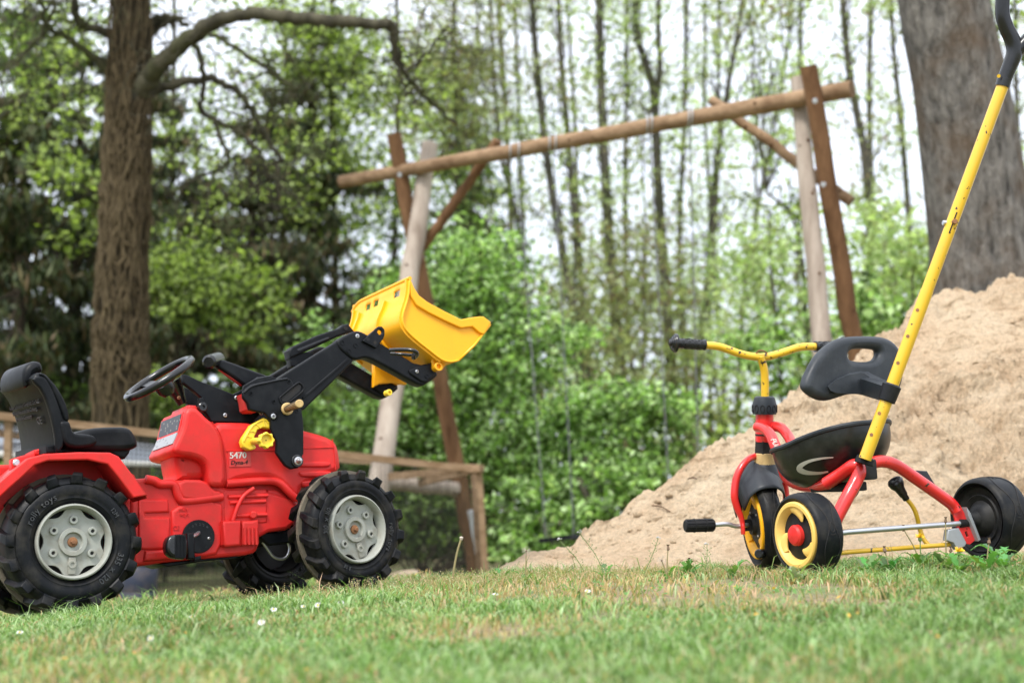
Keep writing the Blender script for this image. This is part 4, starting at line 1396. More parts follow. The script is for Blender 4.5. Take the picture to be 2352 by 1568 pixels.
def trike_wheel(name, Rr, w, M, rim_r, plain=False):
    prof = [(.022, Rr * .60), (.012, Rr * .80), (.004, Rr * .83), (.000, Rr * .88), (.003, Rr * .94), (.010, Rr * .985), (w * .22, Rr * .997), (w * .5, Rr * 1.0)]
    prof = prof + [(w - a, r) for a, r in prof[::-1][1:]]
    V, F = lathe_geo(prof, 64, 0)
    tyre = link(name, mesh_from(V, F), TYRE, trike, rel=M, sharp=50)
    # wavy tread grooves, raised thin lines
    for ph, x0 in ((0, .30), (math.pi, .70)):
        path = []
        for k in range(97):
            a = 2 * math.pi * k / 96
            x = w * (x0 + .10 * math.sin(5 * a + ph))
            path.append((x, (Rr * 1.0005) * math.cos(a), (Rr * 1.0005) * math.sin(a)))
        link('tread_groove', mesh_from(*tube_geo(path, .0011, 6, False)), HOLE, tyre)
    for k in range(5):        # small foot shapes on the tread
        a = 2 * math.pi * (k + .35) / 5
        geo = []
        def onto(px, pa, r=Rr * 1.001):
            aa = a + pa / Rr
            return Vector((w * .5 + px, r * math.cos(aa), r * math.sin(aa)))
        loop = [onto(.0062 * math.sin(t) * (1 + .25 * math.cos(t)), .0115 * math.cos(t)) for t in np.linspace(0, 2 * math.pi, 21)]
        geo.append(tube_geo(loop, .0009, 5, False))
        for q in range(5):
            c = onto(-.006 + .003 * q, .0165 + .0015 * math.sin(q * math.pi / 4))
            tl = [c + Vector((.0012 * math.cos(t), 0, 0)) + (onto(0, .0012 * math.sin(t)) - onto(0, 0)) for t in np.linspace(0, 2 * math.pi, 9)]
            geo.append(tube_geo(tl, .0005, 4, False))
        link('foot_relief', mesh_from(*join_geo(geo)), HOLE, tyre)
    if plain:
        lathe('inner_disc', [(.004, Rr * .80), (.009, Rr * .78), (.013, Rr * .75), (.016, Rr * .60), (.012, Rr * .57), (.017, Rr * .44), (.008, Rr * .37), (.000, Rr * .30), (-.004, Rr * .21), (-.022, Rr * .14), (-.022, .0001)], HUBBLACK, tyre, seg=48, axis=0)
        return tyre
    f = rim_r
    rim = lathe('rim_ring', [(.010, f * 1.0), (.001, f * .99), (-.002, f * .955), (-.002, f * .86), (.006, f * .76), (.018, f * .71)], PALEYEL, tyre, seg=64, axis=0)
    lathe('hub_disc', [(.016, f * .80), (.014, f * .70), (.011, f * .2), (.011, .0001)], HUBBLACK, tyre, seg=48, axis=0)
    # three curved claws growing inwards from the rim
    for k in range(3):
        a0 = R(200 + 120 * k)
        pts = []
        for t in np.linspace(0, 1, 9):
            a = a0 + R(44) * t
            r = f * (.84 - .36 * t ** 1.5)
            pts.append((.006 + .002 * t, r * math.cos(a), r * math.sin(a)))
        rr = [f * .17, f * .18, f * .18, f * .175, f * .165, f * .15, f * .125, f * .09, f * .04]
        V, F = tube_geo(pts, rr, 12)
        V = [Vector((.008 + (v.x - .007) * .45, v.y, v.z)) for v in V]
        link('rim_claw', mesh_from(V, F), PALEYEL, rim)
    return tyre


LW = trike_wheel('rear_wheel', .097, .072, Matrix.Identity(4), .0785)
V, F = lathe_geo([(.010, .0245), (.000, .0240), (-.005, .0200), (-.0075, .011), (-.008, .0001)], 28, 0)
link('hub_cap', mesh_from(V, F), RED, LW)
rin = TK.at(2238, 1199, 2, 0.0)
XR = .548
RW = trike_wheel('rear_wheel', .102, .085, Matrix.Translation((XR + .004, 0, .002)), .0785, plain=True)
# front wheel, steered
fwp = dd(1728, 1204, 3.83)
SF = R(-19)
FM = Matrix.Translation(fwp) @ Matrix.Rotation(SF, 4, 'Z') @ Matrix.Rotation(R(-2.5), 4, 'Y')
FWH = trike_wheel('front_wheel', .125, .055, FM, .094)
for o in FWH.children:
    if o.name.startswith('rim_ring'):
        o.data.materials[0] = YEL
        for c in o.children: c.data.materials[0] = YEL
FR = lambda x, y, z: FM @ Vector((x, y, z))
V, F = lathe_geo([(.010, .052), (.006, .050), (.004, .030), (-.006, .027), (-.006, .0001)], 32, 0)
hp = link('hub_plate', mesh_from(V, F), HUBBLACK, FWH)
for k in range(4):
    a = R(50 + 90 * k)
    V, F = lathe_geo([(.006, .0035), (.0035, .003), (.0035, .0001)], 10, 0, (0, .04 * math.cos(a), .04 * math.sin(a)))
    link('hub_screw', mesh_from(V, F), STEEL, hp)
link('axle_block', mesh_from(*box_geo((-.016, 0, 0), (.024, .028, .030))), HUBBLACK, FWH, smooth=False)
# cranks and pedals
pA = dd(1712, 1206, 3.80); pB = dd(1668, 1206, 3.78); pC = dd(1640, 1205, 3.78); pD = dd(1573, 1207, 3.76)
tube('crank', [FR(-.012, 0, 0), pA, dd(1690, 1208, 3.79), dd(1672, 1203, 3.785), pC], .0062, STEEL, trike, seg=10, sm=3)


def pedal(name, a, b_):
    V, F = cyl_geo(a, b_, .0155, 20, bev=.002)
    core = link(name, mesh_from(V, F), HUBBLACK, trike)
    ax_ = (b_ - a).normalized(); ox = ax_.orthogonal().normalized(); oy = ax_.cross(ox)
    for k in range(10):
        t = 2 * math.pi * k / 10
        d = ox * math.cos(t) + oy * math.sin(t)
        link('pedal_ridge', mesh_from(*beam_geo(a + d * .0155 + ax_ * .004, b_ + d * .0155 - ax_ * .004, .0050, .0035, tuple(d))), HUBBLACK, core, smooth=False)
    for q in (.3, .68):
        c = a.lerp(b_, q)
        ring = [c + (ox * math.cos(t) + oy * math.sin(t)) * .0172 for t in np.linspace(0, 2 * math.pi, 25)]
        link('pedal_band', mesh_from(*tube_geo(ring, .0018, 6, False)), HUBBLACK, core)


pedal('pedal', pC, pD)
pE = dd(1752, 1262, 3.78); pF = dd(1795, 1268, 3.9)
tube('crank', [FR(.07, 0, 0), FR(.085, 0, -.01), FR(.09, 0, -.06)], .006, STEEL, trike, seg=10)
V, F = cyl_geo(dd(1742, 1271, 3.72), dd(1790, 1268, 3.86), .0125, 16, bev=.003)
link('pedal', mesh_from(V, F), GLOSSBLACK, trike)

# front fork
fork = [(1738, 1046, 3.84), (1718, 1055, 3.815), (1700, 1078, 3.80), (1690, 1105, 3.795), (1687, 1140, 3.79), (1693, 1165, 3.79), (1703, 1190, 3.79), (1706, 1212, 3.79)]
tube('fork_leg', [dd(*q) for q in fork], [.0085, .009, .010, .0105, .0105, .0095, .0075, .006], RPAINT, trike, seg=12, sm=4)
fork2 = [(1772, 1046, 3.86), (1790, 1070, 3.90), (1800, 1100, 3.92), (1806, 1150, 3.92), (1800, 1205, 3.90)]
tube('fork_leg', [dd(*q) for q in fork2], .0095, RPAINT, trike, seg=12, sm=4)
V, F = lathe_geo([(-.004, .0001), (-.004, .013), (.004, .013), (.004, .0001)], 18, 0, (-.024, 0, 0))
link('fork_end', mesh_from(V, F), HUBBLACK, FWH)
rbox('fork_tip', dd(1706, 1214, 3.785), (.005, .016, .030), RPAINT, trike, .002)
# mudguard over the front wheel
mg = dd(1757, 1070, 3.85)
V, F = [], []
NA, NB = 28, 13
for i in range(NA):
    t = i / (NA - 1)
    a = R(18) + R(118) * t              # round the wheel, rear (towards the camera) to front
    r = .137 + .006 * math.sin(t * math.pi)
    for j in range(NB):
        s = (j / (NB - 1)) * 2 - 1
        hw = .046 + .018 * max(0, math.cos((t - .45) * 2.2))
        dome = math.sqrt(max(0, 1 - abs(s) ** 2.6))
        drop = (1 - dome) * (.058 - .020 * math.cos((t - .45) * 7))
        peak = .036 * math.exp(-((t - .48) / .22) ** 2) * math.exp(-(s / .42) ** 2)
        rr = r - drop + peak
        V.append(FR(.0275 + s * hw, -math.cos(a + R(26)) * rr, math.sin(a + R(26)) * rr))
for i in range(NA - 1):
    for j in range(NB - 1):
        F.append((i * NB + j, (i + 1) * NB + j, (i + 1) * NB + j + 1, i * NB + j + 1))
mgo = link('mudguard', mesh_from(V, F), GREYRUB, trike, sharp=60)
md = mgo.modifiers.new('thick', 'SOLIDIFY'); md.thickness = .004; md.offset = 0
# rising shoulder of the mudguard up to the head
def head(v, d=3.84, u=1756): return dd(u, v, d)
hl = [head(1066), head(1040)]
V, F = cyl_geo(head(1106), head(1058), .050, 28, .026)
link('mudguard_neck', mesh_from(V, F), GREYRUB, mgo)
V, F = cyl_geo(head(1072), head(1040), .030, 24, .0275, bev=.002)
link('fork_crown', mesh_from(V, F), TAN, trike)
V, F = cyl_geo(head(1043), head(1012), .0275, 6, .0262, bev=.002)
link('head_nut', mesh_from(V, F), HUBBLACK, trike, sharp=20)
V, F = cyl_geo(head(1014), head(946), .0245, 28, .0240)
link('head_tube', mesh_from(V, F), RPAINT, trike)
V, F = cyl_geo(head(1000), head(996), .0252, 28, .0252)
link('head_ring', mesh_from(V, F), HOLE, trike)
V, F = lathe_geo([(-.002, .0001), (-.002, .0315), (.010, .0330), (.024, .0325), (.036, .0290), (.043, .0270), (.046, .0230), (.046, .0001)], 32, 2)
MH = along(head(949), head(912))
clamp = link('stem_clamp', mesh_from([MH @ v for v in V], F), GREYRUB, trike)
for k in range(12):
    t = 2 * math.pi * k / 12
    ring = [MH @ Vector(((.0332) * math.cos(t + .16 * math.cos(q)), (.0332) * math.sin(t + .16 * math.cos(q)), .013 + .010 * math.sin(q))) for q in np.linspace(0, 2 * math.pi, 15)]
    link('grip_dimple', mesh_from(*tube_geo(ring, .0011, 5, False)), HUBBLACK, clamp)
# stem and handlebar
tube('stem', [dd(1757, 915, 3.84), dd(1757, 880, 3.84), dd(1756, 855, 3.838), dd(1752, 836, 3.835), dd(1746, 818, 3.83)], .0108, YPAINT, trike, seg=16, sm=5)
hb = [(1612, 792, 3.815), (1640, 794, 3.815), (1662, 799, 3.82), (1695, 811, 3.825), (1725, 818, 3.83), (1748, 820, 3.835), (1772, 817, 3.84), (1800, 809, 3.845), (1830, 799, 3.85), (1850, 796, 3.855), (1880, 796, 3.86)]
tube('handlebar', [dd(*q) for q in hb], .0105, YPAINT, trike, seg=16, sm=4)
tube('weld_seam', [dd(1737, 811, 3.825), dd(1742, 806, 3.822), (dd(1749, 805, 3.821)), dd(1757, 807, 3.822), dd(1762, 812, 3.826)], .0022, RUST, trike, seg=6, sm=3)


def grip(name, a, b_):
    M_ = along(a, b_); L = (b_ - a).length
    prof = [(-.001, .0001), (-.001, .0148), (.003, .0152), (.006, .0138), (L - .006, .0140), (L - .003, .0150)]
    prof += [(L - .001, .0255), (L + .003, .0262), (L + .006, .0245), (L + .007, .0215), (L + .010, .0205), (L + .0105, .0165), (L + .014, .0155), (L + .0145, .0105), (L + .018, .0095), (L + .020, .006), (L + .020, .0001)]
    V, F = lathe_geo(prof, 28, 2)
    o = link(name, mesh_from([M_ @ v for v in V], F), GLOSSBLACK, trike, sharp=40)
    for i in range(7):
        for j in range(6):
            t = 2 * math.pi * (j + .5 * (i % 2)) / 6
            z0 = L * (.14 + .11 * i)
            rad = .0030 if (i + j) % 3 else .0040
            ring = [M_ @ Vector((.0142 * math.cos(t + rad * math.cos(q) / .0142), .0142 * math.sin(t + rad * math.cos(q) / .0142), z0 + rad * math.sin(q))) for q in np.linspace(0, 2 * math.pi, 9)]
            link('grip_pattern', mesh_from(*tube_geo(ring, .0007, 4, False)), HUBBLACK, o)


grip('handle_grip', dd(1619, 792, 3.815), dd(1553, 788, 3.80))
grip('handle_grip', dd(1873, 796, 3.858), dd(1936, 795, 3.88))

# frame tubes
TUB = .0160
xm_ = .262
spineL = [dd(1738, 980, 3.80), dd(1752, 983, 3.78), dd(1768, 996, 3.75), dd(1780, 1022, 3.72), dd(1795, 1060, 3.70), dd(1808, 1098, 3.69), dd(1850, 1116, 3.62), dd(1900, 1110, 3.50), dd(1940, 1084, 3.44), dd(1962, 1071, 3.42)]
tube('frame_tube', spineL, [.0135, .0135, .014, .0145, .0145, .0145, .0148, .0150, .0155, .0160], RPAINT, trike, seg=16, sm=4)
spineR = [dd(1777, 978, 3.83), dd(1796, 984, 3.80), dd(1812, 1004, 3.77), dd(1824, 1030, 3.72), dd(1850, 1080, 3.66), dd(1900, 1098, 3.58), dd(1960, 1082, 3.52), dd(1998, 1068, 3.47)]
tube('frame_tube', spineR, .0138, RPAINT, trike, seg=16, sm=4)
V, F = text_geo('PUKY', .021, .0006)
o_ = dd(1773, 1008, 3.715); d_ = (dd(1806, 1075, 3.63) - dd(1773, 1008, 3.715)).normalized()
sx_ = (dd(1790, 1008, 3.715) - o_).normalized(); n_ = d_.cross(sx_).normalized()
sx_ = n_.cross(d_).normalized()
link('frame_lettering', mesh_from([o_ + d_ * v.x + sx_ * (v.y - .004) - n_ * v.z for v in V], F), SILVER, trike, smooth=False)['kind'] = 'stuff'
legL = [dd(1898, 1110, 3.46), dd(1932, 1088, 3.43), dd(1958, 1070, 3.40), dd(1970, 1070, 3.395), dd(1974, 1084, 3.39), dd(1966, 1104, 3.385), dd(1950, 1134, 3.37), dd(1930, 1172, 3.36), dd(1908, 1215, 3.35)]
tube('rear_stay', [TK.loc(TK.M @ p) for p in legL], TUB, RPAINT, trike, seg=18, sm=4)
legR = [dd(1978, 1085, 3.43), dd(1990, 1072, 3.43), dd(2010, 1061, 3.435), dd(2034, 1060, 3.44), dd(2062, 1070, 3.445), dd(2120, 1110, 3.47), dd(2170, 1145, 3.49), dd(2188, 1160, 3.50), dd(2197, 1174, 3.50)]
tube('rear_stay', legR, [.0150] * 7 + [.0145, .014], RPAINT, trike, seg=18, sm=4)
# plate at the right wheel
pl = [(2188, 1168), (2206, 1160), (2217, 1180), (2240, 1240), (2228, 1250), (2212, 1246), (2200, 1215)]
po = []
A_ = [dd(u, v, 3.50) for u, v in pl]
yy = sum(p.y for p in A_) / len(A_)
out = [(TK.at(u, v, 1, yy).x, TK.at(u, v, 1, yy).z) for u, v in pl]
slotp = [TK.at(u, v, 1, yy) for u, v in ((2216, 1221), (2221, 1219), (2226, 1231), (2221, 1234))]
link('axle_plate', prism(out, 1, yy, yy + .006, .001, ([(p.x, p.z) for p in slotp],)), RPAINT, trike)
link('axle_plate', prism([(TK.at(u, v, 1, yy).x, TK.at(u, v, 1, yy).z) for u, v in ((2213, 1164), (2222, 1178), (2245, 1238), (2240, 1242), (2216, 1182))], 1, yy - .012, yy + .008, .001), ZINC, trike)
link('zinc_bracket', prism([(TK.at(u, v, 1, yy).x, TK.at(u, v, 1, yy).z) for u, v in ((2176, 1216), (2200, 1212), (2218, 1246), (2214, 1254), (2196, 1262), (2188, 1246), (2172, 1240))], 1, yy - .004, yy + .012, .002), ZINC, trike)
# axle, brake bar
axA, axB = Vector((.03, 0, .002)), Vector((XR + .03, 0, .004))
tube('rear_axle', [dd(1900, 1227, 3.34), dd(1949, 1221, 3.35), dd(2209, 1201, 3.50)], .0068, STEEL, trike, seg=12)
V, F = cyl_geo(dd(2200, 1202, 3.50), dd(2240, 1199, 3.53), .012, 14)
link('axle_bush', mesh_from(V, F), HUBBLACK, trike)
tube('brake_bar', [dd(1905, 1272, 3.36), dd(1950, 1267, 3.37), dd(2192, 1249, 3.50)], .0058, YPAINT, trike, seg=12)
tube('brake_lever', [dd(2079, 1141, 3.52), dd(2096, 1162, 3.52), dd(2106, 1185, 3.52), dd(2113, 1215, 3.52), dd(2122, 1238, 3.51), dd(2134, 1252, 3.50)], .0056, YPAINT, trike, seg=10, sm=4)
ka, kb = dd(2080, 1143, 3.52), dd(2056, 1106, 3.51)
Mk = along(ka, kb); Lk = (kb - ka).length
V, F = lathe_geo([(-.004, .0001), (-.004, .0085), (.006, .0085), (.010, .0105), (Lk * .6, .013), (Lk * .8, .0185), (Lk, .0200), (Lk + .005, .017), (Lk + .006, .008), (Lk + .003, .0001)], 24, 2)
link('brake_knob', mesh_from([Mk @ v for v in V], F), GLOSSBLACK, trike)
fl = [(2094, 1079), (2130, 1081), (2162, 1134), (2140, 1122), (2108, 1098)]
yf = dd(2128, 1100, 3.50).y
link('foot_plate', prism([(TK.at(u, v, 1, yf).x, TK.at(u, v, 1, yf).z) for u, v in fl], 1, yf, yf + .014, .003), GREYRUB, trike)
rbox('seat_bracket', dd(1985, 1078, 3.43), (.040, .05, .05), HUBBLACK, trike, .006)
V, F = cyl_geo(dd(1984, 1066, 3.36), dd(1989, 1048, 3.36), .0235, 24, .0215, bev=.003)
link('bar_socket', mesh_from(V, F), HUBBLACK, trike)
tube('seat_clamp_strap', [dd(1975, 1100, 3.40), dd(1962, 1130, 3.41), dd(1945, 1150, 3.42)], .010, HUBBLACK, trike, seg=8)

# seat shell
V, F = [], []
NU, NV = 64, 16
SC = dd(1902, 1010, 3.60)
def seat_pt(a, t):
    """a round, t 0 at the rim .. 1 at the bottom"""
    ca, sa = math.cos(a), math.sin(a)
    ex = .140 * (abs(ca) ** .9) * (1 if ca >= 0 else -1)          # across
    ey = .172 * (abs(sa) ** .95) * (1 if sa >= 0 else -1)         # along: +y forwards
    if sa > 0: ex *= 1 - .42 * sa ** 2
    s = 1 - t ** 2.4
    rim = .022 * max(0, -sa) ** 1.2 + .010 * max(0, ca) + .012 * max(0, -ca) + .010 * max(0, sa)
    depth = .112
    x = ex * (s ** .55) ; y = ey * (s ** .55) + .01 * t
    z = rim * (1 - t) - depth * t ** .9
    return Vector((x, y, z))
TILT = Matrix.Rotation(R(-9), 4, 'X') @ Matrix.Rotation(R(-4), 4, 'Y')
TS_ = Matrix.Translation(SC + Vector((0, 0, -.012))) @ TILT
for i in range(NV):
    for k in range(NU):
        V.append(TS_ @ seat_pt(2 * math.pi * k / NU, i / NV))
V.append(TS_ @ seat_pt(0, 1))
for i in range(NV - 1):
    for k in range(NU):
        F.append((i * NU + k, i * NU + (k + 1) % NU, (i + 1) * NU + (k + 1) % NU, (i + 1) * NU + k))
for k in range(NU):
    F.append(((NV - 1) * NU + k, (NV - 1) * NU + (k + 1) % NU, NV * NU))
sh = link('seat', mesh_from(V, F), SEATBLACK, trike, sharp=70)
# inner dish of the seat
V, F = [], []
for i in range(8):
    for k in range(NU):
        p = seat_pt(2 * math.pi * k / NU, 0)
        q = 1 - i / 7.5
        V.append(TS_ @ Vector((p.x * q, p.y * q, p.z * q - .035 * (1 - q ** 2))))
for i in range(7):
    for k in range(NU):
        F.append((i * NU + k, i * NU + (k + 1) % NU, (i + 1) * NU + (k + 1) % NU, (i + 1) * NU + k))
link('seat_dish', mesh_from(V, F), SEATBLACK, sh)
rim_ = [TS_ @ (seat_pt(2 * math.pi * k / NU, .0) + Vector((0, 0, -.002))) for k in range(NU + 1)]
link('seat_rim', mesh_from(*tube_geo(rim_, .0065, 8, False)), GREYRUB, sh)
# crescent emblem on both flanks, wrapped on the shell by casting onto it
from mathutils.bvhtree import BVHTree
bv = BVHTree.FromPolygons([v.co for v in sh.data.vertices], [tuple(p.vertices) for p in sh.data.polygons])
def on_shell(u, v, lift=.0015):
    d = TK.R @ ray(u, v)
    h = bv.ray_cast(TK.o, d.normalized())
    if h[0] is None:
        return None
    n = h[1]
    if n.dot(d) > 0: n = -n
    return h[0] + n * lift
def emblem(name, pts_c, wid, mat):
    V, F = [], []
    rows = []
    for (x, y), w in zip(pts_c, wid):
        rows.append((x, y, w))
    for i, (x, y, w) in enumerate(rows):
        j0, j1 = max(i - 1, 0), min(i + 1, len(rows) - 1)
        tx, ty_ = rows[j1][0] - rows[j0][0], rows[j1][1] - rows[j0][1]
        L = math.hypot(tx, ty_) or 1
        nx_, ny_ = -ty_ / L, tx / L
        for s in (-.5, 0, .5):
            p = on_shell(x + nx_ * w * s, y + ny_ * w * s)
            if p is None: return None
            V.append(p)
    for i in range(len(rows) - 1):
        for j in range(2):
            F.append((i * 3 + j, i * 3 + 3 + j, i * 3 + 4 + j, i * 3 + 1 + j))
    return link(name, mesh_from(V, F), mat, sh, smooth=True)
cpts = spline([Z4(1158, 82), Z4(1090, 88), Z4(1010, 105), Z4(955, 135), Z4(950, 158), Z4(990, 176), Z4(1060, 180), Z4(1125, 171)], 4)
emblem('crescent_emblem', [tuple(p) for p in cpts], list(np.interp(np.linspace(0, 1, len(cpts)), [0, .3, .55, .8, 1], [2.5, 7, 14.5, 8, 3.5])), SILVER)
# under-seat slider rails
rbox('seat_rail', dd(1925, 1118, 3.50), (.05, .16, .022), HUBBLACK, trike, .004)

# backrest: thick moulded plate with a hand hole
ob = [(745, 800), (752, 745), (772, 690), (800, 630), (835, 560), (880, 490), (930, 430), (1000, 370), (1080, 322), (1170, 298), (1270, 289), (1380, 287), (1480, 290), (1570, 303), (1650, 345), (1705, 410), (1742, 490), (1757, 590), (1754, 690), (1732, 790), (1700, 860), (1660, 915), (1600, 945), (1500, 930), (1400, 895), (1330, 880), (1270, 877), (1200, 884), (1130, 905), (1060, 930), (990, 948), (920, 945), (850, 915), (795, 875), (760, 838)]
hb_ = [(1205, 485), (1215, 460), (1240, 442), (1290, 432), (1370, 430), (1440, 434), (1478, 445), (1484, 470), (1470, 500), (1440, 525), (1390, 536), (1300, 535), (1240, 525), (1212, 508)]
BRF = Frame(D(1880, 860, 3.40), (_a * math.cos(R(8)) + _g * math.sin(R(8))).normalized(), (_g * math.cos(R(8)) - _a * math.sin(R(8))).normalized(), _h)
bro = [(BRF.at(*Z7(*q), 1, 0).x, BRF.at(*Z7(*q), 1, 0).z) for q in ob]
brh = [(BRF.at(*Z7(*q), 1, 0).x, BRF.at(*Z7(*q), 1, 0).z) for q in hb_]
_hc = (sum(p[0] for p in brh) / len(brh), sum(p[1] for p in brh) / len(brh))
brh = [(_hc[0] + (p[0] - _hc[0]) * 1.15, _hc[1] + (p[1] - _hc[1]) * 1.28) for p in brh]
bro = chaikin(bro, 1); brh = chaikin(brh, 1)
back_ = link('backrest', prism(bro, 1, 0, .034, .016, (brh,), bres=5), GREYRUB, trike, rel=TK.I @ BRF.M, sharp=60)
ring = [Vector((x, .002, z)) for x, z in brh] + [Vector((brh[0][0], .002, brh[0][1]))]

# wedge-shaped clamp carrying the push bar: loft between far outline and clamp cylinder
far = [(955, 800), (975, 775), (1060, 710), (1180, 660), (1300, 640), (1400, 650), (1500, 700), (1640, 760), (1660, 800), (1620, 930), (1590, 955), (1480, 925), (1400, 885), (1300, 878), (1180, 880), (1050, 872), (980, 850)]
mid = [(960, 805), (985, 785), (1060, 735), (1180, 688), (1290, 668), (1330, 672), (1400, 720), (1500, 765), (1620, 800), (1600, 940), (1560, 955), (1470, 945), (1380, 905), (1300, 878), (1180, 882), (1050, 874), (985, 850)]
wf = [BRF.at(*Z7(*q), 1, .006) for q in far]
wm = [BRF.at(*Z7(*q), 1, -.012) for q in mid]
V = wf + wm
n = len(far)
F = [(i, (i + 1) % n, n + (i + 1) % n, n + i) for i in range(n)] + [tuple(range(n, 2 * n))]
link('clamp_wedge', mesh_from(V, F), GREYRUB, back_, sharp=30)
bar0, bar1 = D(1988, 1050, 3.33), D(2306, 190, 3.33)
bd = (bar1 - bar0).normalized()
def barp(v):
    t = (1050 - v) / (1050 - 190)
    return bar0.lerp(bar1, t)
rb = TK.I
cA, cB = rb @ barp(922), rb @ barp(884)
V, F = cyl_geo(cA, cB, .0205, 28, .0225, bev=.002)
link('bar_clamp', mesh_from(V, F), HUBBLACK, trike)
V, F = cyl_geo(rb @ barp(884.5), rb @ barp(882), .0195, 28, .018)
link('bar_clamp_top', mesh_from(V, F), GREYRUB, trike)
c_ = (cA + cB) / 2
q_ = BRF.at(*Z7(1330, 790), 1, .0)
link('clamp_arm', mesh_from(*beam_geo(TK.I @ BRF.M @ q_, c_ + (c_ - TK.I @ BRF.M @ q_).normalized() * -.004, .030, .036, (0, 0, 1))), GREYRUB, trike)
# push bar
tube('push_bar', [rb @ barp(v) for v in (1054, 900, 667)], .0148, YPAINT, trike, seg=24)
tube('push_bar', [rb @ barp(v) for v in (668, 420, 188)], .0140, YPAINT, trike, seg=24)
for v in (1000, 951, 836, 775, 715):
    p = barp(v)
    nrm_ = (CAM - p).normalized(); nrm_ = (nrm_ - bd * nrm_.dot(bd)).normalized()
    side_ = bd.cross(nrm_)
    n2_ = (nrm_ * .93 + side_ * -.36).normalized() if side_.x > 0 else (nrm_ * .93 + side_ * .36).normalized()
    V, F = cyl_geo(rb @ (p + n2_ * .0130), rb @ (p + n2_ * .0156), .0042, 14)
    link('bar_rivet', mesh_from(V, F), RUST, trike)
p = barp(512)
nrm_ = (CAM - p).normalized(); nrm_ = (nrm_ - bd * nrm_.dot(bd)).normalized()
V, F = cyl_geo(rb @ (p + nrm_ * .013 + RT * .004), rb @ (p + nrm_ * .022 + RT * .006), .0062, 14, bev=.001)
link('bar_bolt', mesh_from(V, F), RUST, trike)
tube('bar_slit', [rb @ (barp(v) + nrm_ * .0138 + RT * .002) for v in (490, 512, 538)], .0018, HOLE, trike, seg=6)
V, F = cyl_geo(rb @ (p - RT * .012 - nrm_ * .002), rb @ (p - RT * .022), .0062, 14, bev=.001)
link('bar_nut', mesh_from(V, F), STEEL, trike)
# black hand grip forking at the top
gp = lambda u, v, d=3.33: rb @ D(u, v, d)
tube('push_handle', [gp(2302, 200), gp(2309, 178), gp(2320, 150), gp(2330, 122), gp(2326, 95), gp(2312, 65), gp(2303, 35), gp(2303, 0), gp(2308, -40), gp(2330, -75)], [.0168, .0170, .0178, .0190, .0185, .0172, .0168, .0165, .016, .016], GLOSSBLACK, trike, seg=18, sm=4)
tube('push_handle', [gp(2326, 130), gp(2342, 112), gp(2360, 92), gp(2385, 60), gp(2392, 10), gp(2385, -40), gp(2365, -70), gp(2330, -75)], .0165, GLOSSBLACK, trike, seg=18, sm=4)
V, F = cyl_geo(gp(2294, 175, 3.316), gp(2294, 175, 3.312), .0042, 12)
link('handle_rivet', mesh_from(V, F), YPAINT, trike)
# ------------------------------------------------------------------ timber swing frame
WOODL = barkmat('pale_peeled_log', (.21, .165, .13), (.42, .36, .30), 9, (1, 1, .12), strength=.25, dist=.006)
WOODD = barkmat('brown_stained_log', (.085, .042, .02), (.21, .115, .058), 9, (1, 1, .15), strength=.25, dist=.006)
WOODB = barkmat('orange_brown_log', (.13, .075, .04), (.32, .215, .13), 9, (.2, 1, 1), strength=.25, dist=.006)
BATTEN = barkmat('new_batten', (.15, .09, .045), (.29, .20, .125), 14, (.2, 1, 1), strength=.2, dist=.004)
GALV = plastic('galvanised', (.42, .45, .48), .5, amount=.3, metallic=.4)


def wpx(w, d): return w / 2 / FPX * d


def log(name, a, b_, w0, w1, mat, parent, knots=0, seg=16):
    pa, pb = D(*a), D(*b_)
    n = 14
    path = [pa.lerp(pb, i / (n - 1)) + Vector((random.gauss(0, .004), random.gauss(0, .004), random.gauss(0, .003))) for i in range(n)]
    rr = [(wpx(w0, a[2]) * (1 - i / (n - 1)) + wpx(w1, b_[2]) * i / (n - 1)) * (1 + random.uniform(-.03, .03)) for i in range(n)]
    V, F = tube_geo(path, rr, seg)
    o = link(name, mesh_from(V, F), mat, parent, sharp=50)
    g = []
    for k in range(random.randint(5, 8)):
        i = random.randint(1, n - 2)
        c = path[i].lerp(path[i + 1], random.random())
        tv = (CAM - c).normalized() + Vector((random.uniform(-.7, .7), 0, random.uniform(-.7, .7)))
        ax_ = (pb - pa).normalized(); tv = (tv - ax_ * tv.dot(ax_)).normalized()
        rk = random.uniform(.008, .016)
        g.append(cyl_geo(c + tv * rr[i] * .86, c + tv * (rr[i] * 1.0 + .003), rk, 8, rk * .7))
    link('knots', mesh_from(*join_geo(g)), BARK_DARKK, o)['kind'] = 'stuff'
    return o


BARK_DARKK = barkmat('knot_wood', (.05, .025, .012), (.12, .06, .03), 30)
base = D(1370, 1180, 9.8)
swf = empty('timber_swing', loc=Vector((base.x, base.y, g1(base.x, base.y))))
tag(swf, 'tall log swing frame with slanting top beam and crossed legs at both ends', 'swing frame')
WI = swf.matrix_world.inverted()
bpy.context.view_layer.update()


def reparent(o, p):
    o.parent = p
    o.matrix_parent_inverse = Matrix.Translation(-Vector(p.location))
    return o


